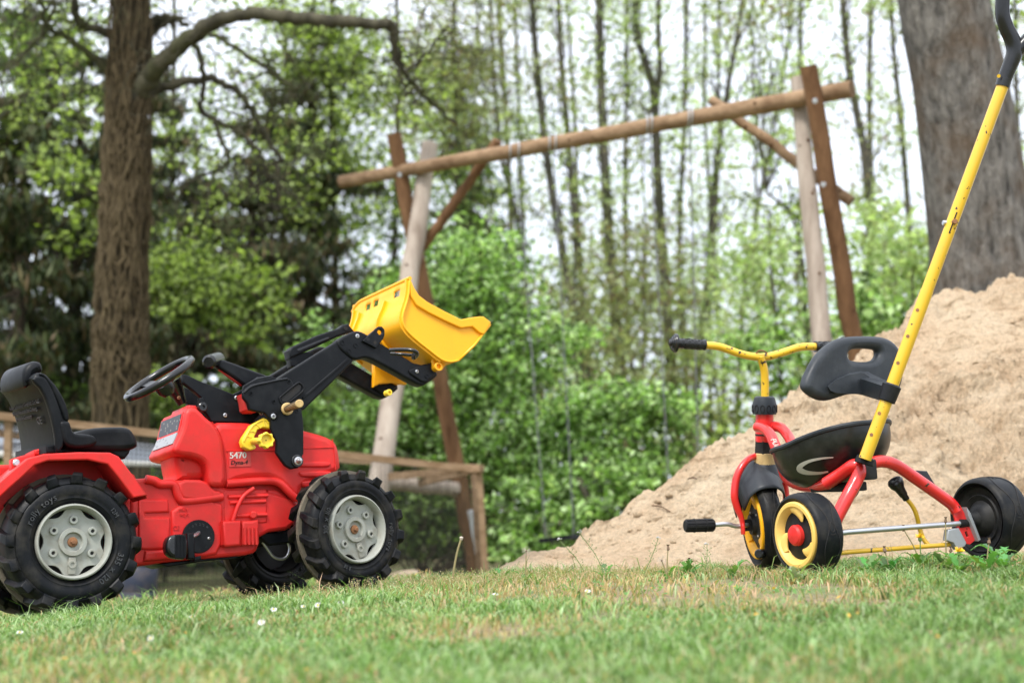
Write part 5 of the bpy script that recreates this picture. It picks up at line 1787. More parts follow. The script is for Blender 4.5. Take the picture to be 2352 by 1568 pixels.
for nm, a, b_, w0, w1, mt in (
        ('top_beam', (785, 418, 11.0), (1955, 205, 8.6), 29, 40, WOODB),
        ('frame_leg', (904, 308, 10.65), (1099, 1340, 11.0), 34, 40, WOODD),
        ('frame_leg', (987, 332, 10.75), (838, 1335, 9.6), 38, 56, WOODL),
        ('frame_leg', (1832, 180, 8.92), (1921, 1150, 8.3), 34, 56, WOODL),
        ('frame_leg', (1858, 150, 8.62), (2022, 1180, 9.0), 40, 44, WOODD),
        ('brace', (1143, 322, 10.35), (968, 572, 10.62), 22, 24, WOODD),
        ('brace', (1636, 230, 9.35), (1954, 464, 8.95), 22, 26, WOODB),
        ('crossbar', (872, 1106, 10.45), (1050, 1124, 10.85), 34, 34, WOODL)):
    reparent(log(nm, a, b_, w0, w1, mt, None), swf)
an = link('post_anchor', mesh_from(*beam_geo(D(1083, 1172, 10.72), D(1112, 1330, 10.75), .060, .07, (0, 1, 0))), GALV, None, smooth=False)
reparent(an, swf)
for u, v, d in ((1831, 224, 8.78), (1872, 232, 8.50), (942, 385, 10.58), (918, 402, 10.50), (985, 395, 10.58), (1664, 253, 9.20), (1140, 350, 10.25), (1891, 424, 8.6)):
    c = D(u, v, d)
    V, F = cyl_geo(c, c - ray(u, v) * .02, .017, 12, .014)
    reparent(link('bolt_head', mesh_from(V, F), GALV, None), swf)
for u, v in ((1172, 346), (1192, 343), (1262, 328), (1276, 326), (1486, 284), (1496, 282), (1580, 268), (1588, 266)):
    t = (u - 785) / (1955 - 785)
    d = 1 / ((1 - t) / 11.0 + t / 8.6) - .02
    h = D(u, v, d)
    ring = [h + Vector((0, .056 * math.cos(q), .056 * math.sin(q))) for q in np.linspace(0, 2 * math.pi, 21)]
    reparent(link('hook_band', mesh_from(*tube_geo(ring, .0050, 8, False)), GALV, None), swf)


def chain_geo(a, b_, step=.05, r=.0028):
    n = int((b_ - a).length / step)
    geos = []
    t = (b_ - a).normalized(); s1 = t.orthogonal().normalized(); s2 = t.cross(s1)
    for i in range(n):
        c = a.lerp(b_, (i + .5) / n)
        s = s1 if i % 2 else s2
        loop = [c + t * (step * .62 * math.cos(q)) + s * (.007 * math.sin(q)) for q in np.linspace(0, 2 * math.pi, 9)]
        geos.append(tube_geo(loop, r, 4, False))
    return join_geo(geos)


CHAIN = plastic('chain_steel', (.16, .17, .19), .45, amount=.4, metallic=.6)
for k, (tops, bots, d) in enumerate(((((1186, 352), (1271, 334)), ((1254, 1240), (1318, 1232)), 10.0), (((1491, 290), (1584, 272)), ((1543, 1236), (1608, 1226)), 9.3))):
    t0, t1 = D(*tops[0], d + .12), D(*tops[1], d - .02)
    b0, b1 = D(*bots[0], d), D(*bots[1], d - .1)
    mid_ = (b0 + b1) / 2
    rt = empty('swing', loc=mid_)
    tag(rt, ['dark flat swing seat hanging on chains low behind the left end of the sand', 'swing hanging on grey chains with its seat hidden behind the sand heap'][k], 'swing', 'swings hanging from the log frame')
    for a, b_ in ((t0, b0), (t1, b1)):
        o = link('chain', mesh_from(*chain_geo(a, b_)), CHAIN, None); o['kind'] = 'stuff'
        reparent(o, rt)
    o = link('swing_seat', mesh_from(*beam_geo(b0 + (b0 - b1) * .08, b1 + (b1 - b0) * .08, .16, .03)), BLACK, None, smooth=False)
    reparent(o, rt)

# ------------------------------------------------------------------ chicken run behind the tractor
RD = lambda u: 8.6 + (u - 0) / 1105 * .9
run_o = D(560, 1180, 9.2)
run_ = empty('chicken_run', loc=Vector((run_o.x, run_o.y, g1(run_o.x, run_o.y))))
tag(run_, 'low timber framed run with dark netting behind the tractor', 'animal run')


def beam_px(name, a, b_, w, h, mat, parent=run_, upv=(0, 0, 1)):
    o = link(name, mesh_from(*beam_geo(D(*a), D(*b_), w, h, upv)), mat, None, smooth=False)
    return reparent(o, parent)


beam_px('top_rail', (-80, 946, 8.5), (1108, 1080, 9.5), .036, .045, BATTEN)
beam_px('top_rail', (-80, 985, 8.9), (560, 1066, 9.9), .036, .045, BATTEN)
beam_px('top_rail', (560, 1042, 10.6), (1110, 1074, 9.9), .042, .042, BATTEN)
beam_px('brace_rail', (893, 1094, 9.7), (1104, 1074, 9.45), .035, .05, BATTEN)
beam_px('brace_rail', (965, 1108, 10.2), (1090, 1078, 9.5), .035, .05, BATTEN)
beam_px('run_post', (1100, 1078, 9.50), (1118, 1365, 9.5), .042, .042, BATTEN, upv=(0, 1, 0))
beam_px('run_post', (1088, 1086, 9.9), (1104, 1350, 9.9), .042, .042, BATTEN, upv=(0, 1, 0))
beam_px('run_post', (560, 1020, 9.0), (562, 1380, 9.0), .042, .042, BATTEN, upv=(0, 1, 0))
beam_px('run_post', (20, 955, 8.6), (14, 1400, 8.6), .042, .042, BATTEN, upv=(0, 1, 0))
beam_px('bottom_rail', (14, 1392, 8.6), (1118, 1345, 9.5), .03, .04, BATTEN)
NET = plastic('dark_netting', (.012, .016, .014), .8, amount=.2)


def net(a0, a1, b0, b1, nx_, nz_):
    """netting between top edge a0-a1 and bottom edge b0-b1"""
    geos = []
    for i in range(nx_ + 1):
        s = i / nx_
        geos.append(beam_geo(a0.lerp(a1, s), b0.lerp(b1, s), .0032, .0032, (0, 1, 0.01)))
    for j in range(nz_ + 1):
        s = j / nz_
        geos.append(beam_geo(a0.lerp(b0, s), a1.lerp(b1, s), .0032, .0032))
    o = link('netting', mesh_from(*join_geo(geos)), NET, None, smooth=False)
    o['kind'] = 'stuff'
    return reparent(o, run_)


net(D(14, 958, 8.62), D(1104, 1082, 9.52), D(14, 1372, 8.62), D(1108, 1322, 9.52), 110, 36)
net(D(-60, 988, 8.9), D(560, 1066, 9.9), D(-80, 948, 8.5), D(560, 1022, 9.0), 60, 10)


def sheet(name, pts, d, bulge, mat, parent, thick=.006):
    """hanging sheet through a px grid of rows"""
    rows = [spline([D(u, v, dd_) for u, v, dd_ in row], 4) for row in pts]
    V = [Vector(tuple(p)) for r in rows for p in r]
    n = len(rows[0])
    F = [(i * n + j, i * n + j + 1, (i + 1) * n + j + 1, (i + 1) * n + j) for i in range(len(rows) - 1) for j in range(n - 1)]
    o = link(name, mesh_from(V, F), mat, None)
    md = o.modifiers.new('t', 'SOLIDIFY'); md.thickness = thick
    return reparent(o, parent) if parent else o


TARP = plastic('grey_tarpaulin', (.16, .18, .21), .5, amount=.5, scale=3)
PALET = plastic('pale_tarpaulin_edge', (.5, .5, .47), .6, amount=.5, scale=3)
sheet('tarpaulin', [[(-70, 968, 9.6), (60, 985, 9.6), (180, 1012, 9.6), (300, 1016, 9.6), (400, 1028, 9.6)], [(-70, 1010, 9.1), (60, 1020, 9.1), (180, 1034, 9.1), (300, 1050, 9.1), (400, 1058, 9.1)], [(-70, 1030, 9.0), (50, 1044, 9.0), (180, 1052, 9.0), (300, 1066, 9.0), (400, 1070, 9.0)]], 0, 0, TARP, run_)
sheet('tarpaulin_hem', [[(-70, 1026, 8.98), (50, 1040, 8.98), (180, 1050, 8.98), (300, 1058, 8.98), (400, 1062, 8.98)], [(-70, 1040, 8.97), (50, 1056, 8.97), (180, 1064, 8.97), (300, 1070, 8.97), (400, 1072, 8.97)]], 0, 0, PALET, run_)
nb = empty('plastic_barrel', loc=D(322, 1390, 8.0))
tag(nb, 'dark blue barrel standing behind the gap under the tractor', 'barrel')
BLUE = plastic('navy_plastic', (.012, .018, .04), .5, amount=.3)
bp = D(320, 1300, 8.0)
zb = g1(bp.x, bp.y)
nb.location = (bp.x, bp.y, zb)
V, F = lathe_geo([(0, .0001), (0, .085), (.01, .095), (.12, .102), (.13, .098), (.14, .102), (.26, .104), (.27, .098), (.28, .102), (.37, .095)], 24, 2)
link('barrel_body', mesh_from(V, F), BLUE, nb)
V, F = lathe_geo([(.37, .100), (.39, .100), (.395, .094), (.39, .0001)], 24, 2)
link('barrel_lid', mesh_from(V, F), BLUE, nb)

# cut log sections lying by the post
CUT = barkmat('cut_wood', (.16, .12, .08), (.30, .24, .17), 12, (1, 1, 1))
def stump(uv, d, r, L, tilt, label):
    c = D(*uv, d); c.z = g1(c.x, c.y) + L * .45
    o = empty('log_section', loc=c); tag(o, label, 'log')
    n = 20; V = []
    prof = [1 + .06 * math.sin(3 * t + 1) + .05 * random.random() for t in np.linspace(0, 2 * math.pi, n)]
    rings = [(-L / 2, 1.08), (-L / 4, 1.0), (L / 4, .97), (L / 2, 1.0)]
    for z, k in rings:
        for i in range(n):
            a = 2 * math.pi * i / n
            V.append(Vector((r * k * prof[i] * math.cos(a), r * k * prof[i] * math.sin(a), z)))
    F = [(q * n + i, q * n + (i + 1) % n, (q + 1) * n + (i + 1) % n, (q + 1) * n + i) for q in range(3) for i in range(n)]
    M_ = Matrix.Rotation(R(tilt), 4, 'Y') @ Matrix.Rotation(R(16), 4, 'X')
    link('bark', mesh_from([M_ @ v for v in V], F), BARKTWIG, o)
    link('cut_face', mesh_from([M_ @ v for v in V[-n:]], [tuple(range(n))]), CUT, o, smooth=False)
stump((930, 1318), 7.6, .085, .15, -12, 'short sawn log section at the foot of the log frame')
stump((985, 1330), 8.2, .06, .12, 14, 'smaller sawn log piece right of the first one')

# ------------------------------------------------------------------ trees
BARK_IVY = barkmat('ivy_clad_bark', (.012, .009, .005), (.06, .046, .026), 22, (1, 1, .22), strength=.9, dist=.03)
BARK_LIMB = barkmat('limb_bark', (.022, .020, .014), (.085, .078, .052), 9, (1, 1, .5), moss=(.045, .055, .014), strength=.5)
BARK_BIG = barkmat('furrowed_bark', (.045, .042, .038), (.30, .28, .25), 24, (1, 1, .30), moss=(.15, .10, .06), strength=1.0, dist=.10)
BARK_THIN = barkmat('slender_bark', (.030, .028, .023), (.11, .10, .078), 5, (1, 1, .3), moss=(.07, .075, .03), strength=.4)
BARK_DARK = barkmat('dark_bark', (.02, .016, .011), (.07, .055, .038), 6, (1, 1, .3), strength=.5)
LEAF = leafmat('spring_leaves', .5, .5, gain=1.18)
NEEDLE = leafmat('needles', .15, .6)
VINE = barkmat('ivy_stem_bark', (.035, .025, .013), (.125, .095, .052), 40, (1, 1, .3))

SPRING = [(.19, .265, .05), (.31, .40, .11), (.085, .12, .03), (.35, .43, .16), (.045, .065, .022), (.07, .09, .03)]
OLIVE = [(.20, .22, .10), (.25, .28, .13), (.11, .12, .06), (.30, .35, .18), (.17, .13, .08)]
FRESH = [(.19, .32, .085), (.30, .46, .16), (.07, .12, .03), (.46, .60, .31), (.13, .22, .06), (.05, .08, .025)]
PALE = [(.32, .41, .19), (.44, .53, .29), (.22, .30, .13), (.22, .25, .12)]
CONIF = [(.036, .056, .020), (.060, .082, .028), (.020, .032, .012), (.095, .115, .045), (.085, .070, .030)]
DARKL = [(.05, .08, .02), (.09, .14, .035), (.035, .05, .018), (.14, .21, .06)]


def leaf_quads(C, L, Wd, pal, vert=.0, jitter=.25, nbias=.6):
    n = len(C)
    nr = rng.normal(0, 1, (n, 3)); nr[:, 2] += nbias
    nr /= np.linalg.norm(nr, axis=1)[:, None]
    t = np.cross(nr, rng.normal(0, 1, (n, 3)))
    if vert:
        t = rng.normal(0, .45, (n, 3)); t[:, 2] -= vert
    t /= np.linalg.norm(t, axis=1)[:, None] + 1e-9
    s = np.cross(nr, t); s /= np.linalg.norm(s, axis=1)[:, None] + 1e-9
    l = (L * (.6 + .8 * rng.random(n)))[:, None]
    w = (Wd * (.6 + .8 * rng.random(n)))[:, None]
    bend = nr * l * .25
    V = np.stack([C - t * l - bend, C + s * w, C + t * l - bend * .5, C - s * w], 1)
    p = np.array(pal)[rng.integers(0, len(pal), n)] * (1 - jitter + 2 * jitter * rng.random((n, 1)))
    return V.reshape(-1, 3), np.repeat(p[:, None], 4, 1).reshape(-1, 3)


def crown_mesh(name, chunks, mat, parent):
    V = np.concatenate([c[0] for c in chunks]); K = np.concatenate([c[1] for c in chunks])
    if parent is not None:
        V = V - np.array(parent.location)
    F = np.arange(len(V)).reshape(-1, 4)
    o = link(name, bulk_mesh(name, V, F, K), mat, parent, sharp=0, smooth=False)
    return o


def blob(u, v, ru, rv, d, rd, nclump, per, cr, shell=.0):
    """clump centres in an ellipsoid given by its place, half sizes in image units and depth"""
    c = np.array(D(u, v, d)); sx, sz = ru / FPX * d, rv / FPX * d
    q = rng.normal(0, 1, (nclump, 3)); q /= np.linalg.norm(q, axis=1)[:, None]
    r = (shell + (1 - shell) * rng.random(nclump)) ** (1 / 2.4)
    P_ = c + q * r[:, None] * np.array([sx, rd, sz])
    L = np.repeat(P_, per, 0) + rng.normal(0, 1, (nclump * per, 3)) * np.array([cr, cr, cr * .38])
    return P_, L


def branch_geo(a, b_, r0, r1, sag=.0, seg=5, n=7, wob=.06):
    a, b_ = Vector(a), Vector(b_)
    L = (b_ - a).length
    pts = []
    for i in range(n):
        t = i / (n - 1)
        p = a.lerp(b_, t) + Vector((0, 0, -sag * L * math.sin(t * math.pi)))
        if 0 < i < n - 1: p += Vector((random.gauss(0, 1), random.gauss(0, 1), random.gauss(0, 1))) * wob * L * .35
        pts.append(p)
    return tube_geo(pts, [r0 + (r1 - r0) * (i / (n - 1)) ** .8 for i in range(n)], seg, False)


def to_ground(p):
    return Vector((p.x, p.y, g1(p.x, p.y) - .05))


def make_tree(name, label, cat, pts, d, w0, w1, bark, leafmat_, pal, blobs, leaf=(.04, .025), group=None, limbs=1.0, twigs=True, tap=1.0, extra=None, seg=10, reach=1.6):
    """pts: trunk in image units from the bottom up; blobs: crown ellipsoids"""
    P3 = [D(u, v, d) for u, v in pts]
    foot = to_ground(P3[0]) if P3[0].z < 3 else None
    if foot is not None and foot.z < P3[0].z - .1:
        k = (P3[1] - P3[0]); k = k / max(k.z, .01)
        foot = to_ground(P3[0] + k * (foot.z - P3[0].z))
        P3 = [foot] + P3
    elif foot is not None:
        P3[0].z = foot.z
    root = empty(name, loc=P3[0])
    tag(root, label, cat, group)
    path = spline([tuple(p) for p in P3], 6)
    rr = [wpx(w0, d) + (wpx(w1, d) - wpx(w0, d)) * i / (len(path) - 1) for i in range(len(path))]
    rr[0] *= 1.25
    path = [np.array(p) - np.array(P3[0]) for p in path]
    link('trunk', mesh_from(*tube_geo(path, rr, seg)), bark, root, sharp=60)
    chunks, geos = [], []
    pa = np.array(path) + np.array(P3[0])
    for b_ in blobs:
        u, v, ru, rv, dep, rd, nc, per, cr = b_[:9]
        pal_ = b_[9] if len(b_) > 9 else pal
        Cc, L = blob(u, v, ru, rv, dep, rd, nc, per, cr)
        chunks.append(leaf_quads(L, leaf[0], leaf[1], pal_))
        if limbs:
            k = max(3, int(nc * .12 * limbs))
            for c in Cc[:k]:
                below = pa[:, 2] < c[2] + .3
                cand = pa[below] if below.any() else pa[:1]
                j = np.argmin(((cand - c - np.array([0, 0, -.7])) ** 2).sum(1))
                a = cand[j]
                if np.linalg.norm(a - c) > reach * 3: a = c + (a - c) * (reach / np.linalg.norm(a - c))
                ll = float(np.linalg.norm(c - a))
                geos.append(branch_geo(a - np.array(P3[0]), c - np.array(P3[0]), min(.006 + .010 * ll, rr[min(j, len(rr) - 1)] * .6), .004, sag=-.08, wob=.10))
    if geos:
        link('limbs', mesh_from(*join_geo(geos)), bark, root)['kind'] = 'stuff'
    if chunks:
        o = crown_mesh('crown', chunks, leafmat_, root); o['kind'] = 'stuff'
    return root


# the ivy-clad tree on the left
ivy = empty('ivy_clad_tree')
d0 = 11.0
tpts = [(276, 1090), (278, 950), (277, 800), (282, 600), (290, 400), (296, 220), (300, 0), (304, -250), (306, -600)]
TP = [D(u, v, d0) for u, v in tpts]; TP[0] = to_ground(TP[0])
ivy.location = TP[0]
tag(ivy, 'tall tree with trunk wrapped in dead ivy stems and long crooked limbs', 'tree')
o0 = Vector(TP[0])
path = spline([tuple(p - o0) for p in TP], 8)
ws = np.interp(np.linspace(0, 1, len(path)), np.linspace(0, 1, 9), [128, 116, 112, 104, 96, 88, 82, 60, 40])
rr = [wpx(w, d0) * (1 + random.uniform(-.05, .05)) for w in ws]
link('trunk', mesh_from(*tube_geo(path, rr, 20)), BARK_IVY, ivy, sharp=80)
geos = []
pa = np.array(path)
for k in range(210):
    ang = random.uniform(0, 2 * math.pi); i0 = random.randint(0, 30); ln = random.randint(12, 34)
    pts = []
    drift = random.gauss(0, .085)
    for i in range(i0, min(i0 + ln, len(path) - 8)):
        ang += drift + random.gauss(0, .09)
        r = rr[i] + .008 + random.uniform(0, .02)
        pts.append(Vector(pa[i]) + Vector((math.cos(ang) * r, math.sin(ang) * r, random.uniform(-.05, .05))))
    if len(pts) > 4:
        geos.append(tube_geo(spline([tuple(p) for p in pts], 2), [random.choice([.005, .007, .009, .015]), random.uniform(.003, .006)], 5, False))
link('ivy_stems', mesh_from(*join_geo(geos)), VINE, ivy)['kind'] = 'stuff'


def limb(name, pts, ws, mat=BARK_LIMB, parent=ivy, dd0=11.0, ddr=0.0):
    n = len(pts)
    P3 = [D(u, v, dd0 + ddr * i / (n - 1)) - Vector(parent.location) for i, (u, v) in enumerate(pts)]
    path = spline([tuple(p) for p in P3], 5)
    rr = [wpx(w * 1.25, dd0) * (1 + random.uniform(-.10, .10)) for w in np.interp(np.linspace(0, 1, len(path)), np.linspace(0, 1, len(ws)), ws)]
    path = [q + np.array([random.gauss(0, .008), random.gauss(0, .008), random.gauss(0, .008)]) * (0 < i < len(path) - 1) for i, q in enumerate(path)]
    return link(name, mesh_from(*tube_geo(path, rr, 10)), mat, parent, sharp=80)


limb('limb', [(300, 235), (322, 205), (350, 170), (385, 130), (430, 92), (480, 55), (540, 36), (600, 32), (680, 42), (760, 47), (830, 56), (895, 58)], [46, 36, 30, 26, 24, 22, 20], ddr=-.8)
limb('limb', [(895, 52), (903, 90), (915, 140), (935, 175), (985, 230), (1050, 285)], [20, 15, 11, 8, 5], dd0=10.2, ddr=.3)
limb('limb', [(905, 130), (925, 190), (932, 225)], [9, 6, 4], dd0=10.3)
limb('limb', [(930, 165), (975, 125), (1030, 60)], [8, 6, 3], dd0=10.3)
limb('limb', [(296, 236), (335, 220), (370, 202), (420, 190), (470, 182), (510, 190), (555, 220), (580, 260), (610, 310), (650, 372)], [26, 20, 16, 13, 11, 9], ddr=.5)
limb('limb', [(650, 372), (610, 380), (595, 410), (585, 440)], [9, 6, 4, 3], dd0=11.5)
limb('limb', [(636, 375), (640, 420), (635, 460)], [10, 8, 6], dd0=11.5)
limb('limb', [(440, 90), (460, 130), (468, 180), (462, 240), (480, 270), (540, 300), (590, 350), (620, 400), (690, 470)], [12, 11, 10, 10, 9, 8, 6, 4], ddr=.4)
limb('limb', [(490, 280), (510, 330), (525, 370), (480, 400), (430, 420), (410, 460), (415, 560)], [8, 7, 6, 5, 4, 4], dd0=11.2)
limb('limb', [(472, 68), (540, 110), (610, 155), (680, 208)], [9, 8, 7, 8], dd0=10.9, ddr=-.3)
limb('limb', [(680, 205), (635, 210), (620, 250), (612, 290)], [7, 6, 5, 3], dd0=10.6)
limb('limb', [(255, 165), (215, 130), (150, 85), (105, 60), (95, 10), (80, -40)], [22, 15, 11, 9, 8, 6], ddr=-.4)
limb('limb', [(100, 60), (85, 95), (40, 135), (20, 160)], [9, 7, 5, 3], dd0=10.7)
limb('limb', [(108, 55), (122, 20), (130, -30)], [9, 7, 5], dd0=10.7)
limb('limb', [(260, 88), (225, 68), (190, 62), (175, 20), (168, -40)], [20, 16, 15, 14, 12], ddr=-.3)
limb('limb', [(330, 80), (345, 52), (370, 38), (400, 40), (430, 60)], [16, 14, 12, 11, 10], dd0=11.1)
limb('limb', [(325, 120), (345, 75), (385, 50), (420, 44)], [22, 18, 14, 10], dd0=11.2)
tw = []
for o in [c for c in ivy.children if c.name.startswith('limb')]:
    vs = o.data.vertices
    for _ in range(9):
        q = vs[random.randrange(len(vs) // 4, len(vs))].co.copy()
        dirv = Vector((random.gauss(0, 1), random.gauss(0, .5), random.gauss(-.1, .8))).normalized()
        e = q + dirv * random.uniform(.25, .8)
        tw.append(branch_geo(q, e, .008, .002, wob=.22, n=8, seg=4))
        for _k in range(3):
            m_ = q.lerp(e, random.uniform(.3, .9))
            tw.append(branch_geo(m_, m_ + Vector((random.gauss(0, .2), random.gauss(0, .1), random.gauss(0, .2))), .004, .0015, wob=.2, n=5, seg=3))
link('twigs', mesh_from(*join_geo(tw)), BARK_LIMB, ivy)['kind'] = 'stuff'
chunks = []
for (u, v, ru, rv, d, rd, nc, per, cr, pal) in (
        (120, 150, 150, 150, 13.0, .7, 40, 22, .09, SPRING), (40, 60, 110, 140, 11.2, .8, 40, 18, .10, DARKL), (700, 330, 260, 190, 13.6, .7, 30, 20, .10, SPRING),
        (520, 420, 190, 200, 13.6, .6, 24, 20, .09, SPRING), (900, 180, 160, 150, 12.4, .5, 22, 18, .09, SPRING), (420, 620, 120, 140, 12.2, .5, 40, 24, .08, SPRING),
        (560, 20, 240, 90, 12.6, .8, 20, 18, .09, SPRING), (250, -150, 500, 120, 11.2, 1.2, 120, 24, .15, SPRING)):
    _, L = blob(u, v, ru, rv, d, rd, nc, per, cr)
    chunks.append(leaf_quads(L, .026, .018, pal))
crown_mesh('crown', chunks, LEAF, ivy)['kind'] = 'stuff'

# the big trunk behind the sand
big = empty('thick_trunk_tree'); db = 8.4
bp_ = [(2300, 1130), (2290, 900), (2272, 700), (2258, 560), (2232, 380), (2205, 200), (2168, 20), (2140, -200), (2110, -600)]
BP = [D(u, v, db) for u, v in bp_]; BP[0] = to_ground(BP[0]); big.location = BP[0]
tag(big, 'massive grey furrowed tree trunk leaning left above the sand heap', 'tree')
path = spline([tuple(p - BP[0]) for p in BP], 10)
ws = np.interp(np.linspace(0, 1, len(path)), np.linspace(0, 1, 9), [330, 300, 272, 235, 218, 208, 198, 190, 160])
V, F = [], []
NS = 72
for i, (p, w) in enumerate(zip(path, ws)):
    r = wpx(w, db)
    for k in range(NS):
        a = 2 * math.pi * k / NS
        zz_ = float(p[2])
        rr_ = r * (1 + .05 * math.sin(2 * a + 1.1) + .03 * math.sin(5 * a + zz_ * .8) + .022 * noise.noise(Vector((math.cos(a) * 6, math.sin(a) * 6, zz_ * .9))) - .075 * abs(noise.noise(Vector((math.cos(a) * 13, math.sin(a) * 13, zz_ * 1.6)))) + .08 * max(0, 1 - zz_ / 1.2) * math.cos(4 * a) )
        V.append(Vector(tuple(p)) + Vector((rr_ * math.cos(a), rr_ * math.sin(a), 0)))
for i in range(len(path) - 1):
    for k in range(NS):
        F.append((i * NS + k, i * NS + (k + 1) % NS, (i + 1) * NS + (k + 1) % NS, (i + 1) * NS + k))
link('trunk', mesh_from(V, F), BARK_BIG, big, sharp=0)
chunks = []
for (u, v, ru, rv, d, rd, nc, per, cr) in ((2150, -260, 700, 160, 9.5, 1.5, 160, 26, .16), (2330, 60, 70, 120, 9.4, .4, 14, 14, .07)):
    _, L = blob(u, v, ru, rv, d, rd, nc, per, cr); chunks.append(leaf_quads(L, .032, .022, SPRING))
crown_mesh('crown', chunks, LEAF, big)['kind'] = 'stuff'


# spruces
def spruce(label, u, d, h, spread, w, density=1.0, brown=.12, top=None, lowest=.4):
    b0 = D(u, 1200, d); b0 = to_ground(b0)
    root = empty('spruce_tree', loc=b0); tag(root, label, 'spruce', 'dark spruces at the edge of the wood')
    link('trunk', mesh_from(*tube_geo([(0, 0, 0), (.02, 0, h * .4), (0, .02, h * .75), (0, 0, h)], [wpx(w, d), wpx(w, d) * .75, wpx(w, d) * .45, .02], 9)), BARK_DARK, root)
    C, geos = [], []
    z = lowest
    while z < h * .98:
        k = random.randint(4, 6)
        for _ in range(k):
            a = random.uniform(0, 2 * math.pi)
            L = spread * (1 - z / h) ** .7 * random.uniform(.65, 1.1) + .15
            n = 9
            pts = []
            for i in range(n):
                t = i / (n - 1)
                pts.append(Vector((math.cos(a) * L * t, math.sin(a) * L * t, z - .16 * L * math.sin(t * 2.6) - .12 * L * t + .05 * L * t * t)))
            geos.append(tube_geo(pts, [.018, .004], 4, False))
            m = int(150 * L * density)
            if m < 4: continue
            t = rng.random(m) ** .7
            ii = np.clip((t * (n - 1)).astype(int), 0, n - 2)
            fr_ = t * (n - 1) - ii
            A = np.array([tuple(p) for p in pts])
            base_ = A[ii] * (1 - fr_)[:, None] + A[ii + 1] * fr_[:, None]
            sd = np.array([-math.sin(a), math.cos(a), 0])
            wd = (.32 * L * (1 - .75 * t)) * (rng.random(m) * 2 - 1)
            C.append(base_ + sd * wd[:, None] + np.stack([rng.normal(0, .03, m), rng.normal(0, .03, m), -np.abs(rng.normal(0, .07, m)) - .25 * np.abs(wd)], -1))
        z += random.uniform(.16, .26) * (1 + z / h)
    C = np.concatenate(C)
    nb_ = int(len(C) * brown)
    perm = rng.permutation(len(C))
    chunks = [leaf_quads(C[perm[nb_:]] + np.array(b0), .075, .020, CONIF, vert=1.1), leaf_quads(C[perm[:nb_]] + np.array(b0), .08, .016, [(.12, .082, .04), (.15, .105, .05), (.09, .08, .03)], vert=1.4)]
    link('limbs', mesh_from(*join_geo(geos)), BARK_DARK, root)['kind'] = 'stuff'
    crown_mesh('crown', chunks, NEEDLE, root)['kind'] = 'stuff'


spruce('dark spruce with brown drooping boughs at the left edge of the photo', 20, 14.0, 5.9, 2.1, 40, 1.5)
spruce('dense dark spruce between the photo edge and the ivy-clad trunk', 150, 15.5, 6.2, 2.1, 44, 1.5)
spruce('dark spruce seen above the steering wheel of the tractor', 430, 17.5, 5.4, 2.0, 38, 1.3, .2)
spruce('spruce with browned boughs rising above the lever knob of the tractor', 560, 18.5, 6.0, 2.0, 38, 1.3, .25)
spruce('dark spruce left of the yellow bucket', 700, 19.0, 7.8, 2.1, 50, 1.3)
spruce('tall thin-topped spruce behind the left legs of the swing frame', 1060, 26.0, 9.0, 2.0, 38, 1.0, lowest=3.0)
spruce('spruce half hidden behind the ivy-clad trunk', 290, 18.0, 7.0, 2.1, 40, 1.2)

# leafy trees behind the left half
mids = [
    ('slim leafy tree between ivy-clad trunk and swing frame with light green leaves', [(380, 1050), (390, 600), (400, 100), (395, -200)], 20, 16, 8, SPRING, [(400, 350, 170, 260, 19.5, 1.4, 71, 20, .17), (420, 620, 150, 160, 19, 1.2, 38, 20, .17)]),
    ('leafy tree with forked dark trunk above the loader arms', [(640, 1050), (650, 600), (660, 200), (640, -100)], 21, 22, 10, SPRING, [(650, 250, 190, 240, 21, 1.4, 88, 20, .18), (600, 560, 170, 170, 20, 1.2, 48, 20, .17, OLIVE)]),
    ('light green leafy tree left of the swing frame top', [(765, 1000), (770, 600), (760, 200), (765, -200)], 20, 20, 10, SPRING, [(780, 430, 150, 200, 19.5, 1.3, 81, 20, .17), (760, 120, 170, 180, 20, 1.4, 160, 24, .18)]),
    ('leafy tree straight behind the left end of the swing beam', [(900, 1000), (905, 600), (915, 200), (905, -200)], 22, 18, 8, OLIVE, [(910, 300, 170, 260, 22, 1.5, 92, 20, .18, SPRING), (900, 600, 130, 160, 21, 1.2, 45, 20, .17, DARKL)]),
    ('feathery olive green tree right of the left swing frame leg', [(1040, 1000), (1050, 600), (1045, 100), (1040, -200)], 24, 16, 7, OLIVE, [(1030, 190, 150, 220, 24, 1.6, 230, 24, .20), (1060, 420, 100, 110, 23, 1.3, 34, 20, .17, DARKL)]),
    ('yellow green leafy tree at the upper left corner', [(70, 1100), (62, 600), (55, 200), (60, -200)], 17, 20, 10, SPRING, [(60, 330, 130, 180, 15.0, 1.0, 42, 20, .14), (170, 430, 90, 160, 13.5, .8, 24, 20, .13), (60, 60, 160, 120, 16, 1.2, 60, 24, .16)]),
    ('small light green sapling leafing low beside the ivy-clad trunk', [(392, 1020), (400, 850), (430, 700), (450, 600)], 13.5, 8, 4, SPRING, [(430, 650, 90, 100, 13.3, .6, 80, 24, .09), (560, 700, 130, 130, 14.0, .7, 40, 20, .10), (380, 900, 50, 60, 13, .4, 18, 20, .08)]),
]
for lab, pts, d, w0, w1, pal, bl in mids:
    make_tree('leafy_tree', lab, 'tree', pts, d, w0, w1, BARK_DARK, LEAF, pal, bl, leaf=(.042, .030), group='leafy trees behind the left half', limbs=1.2)

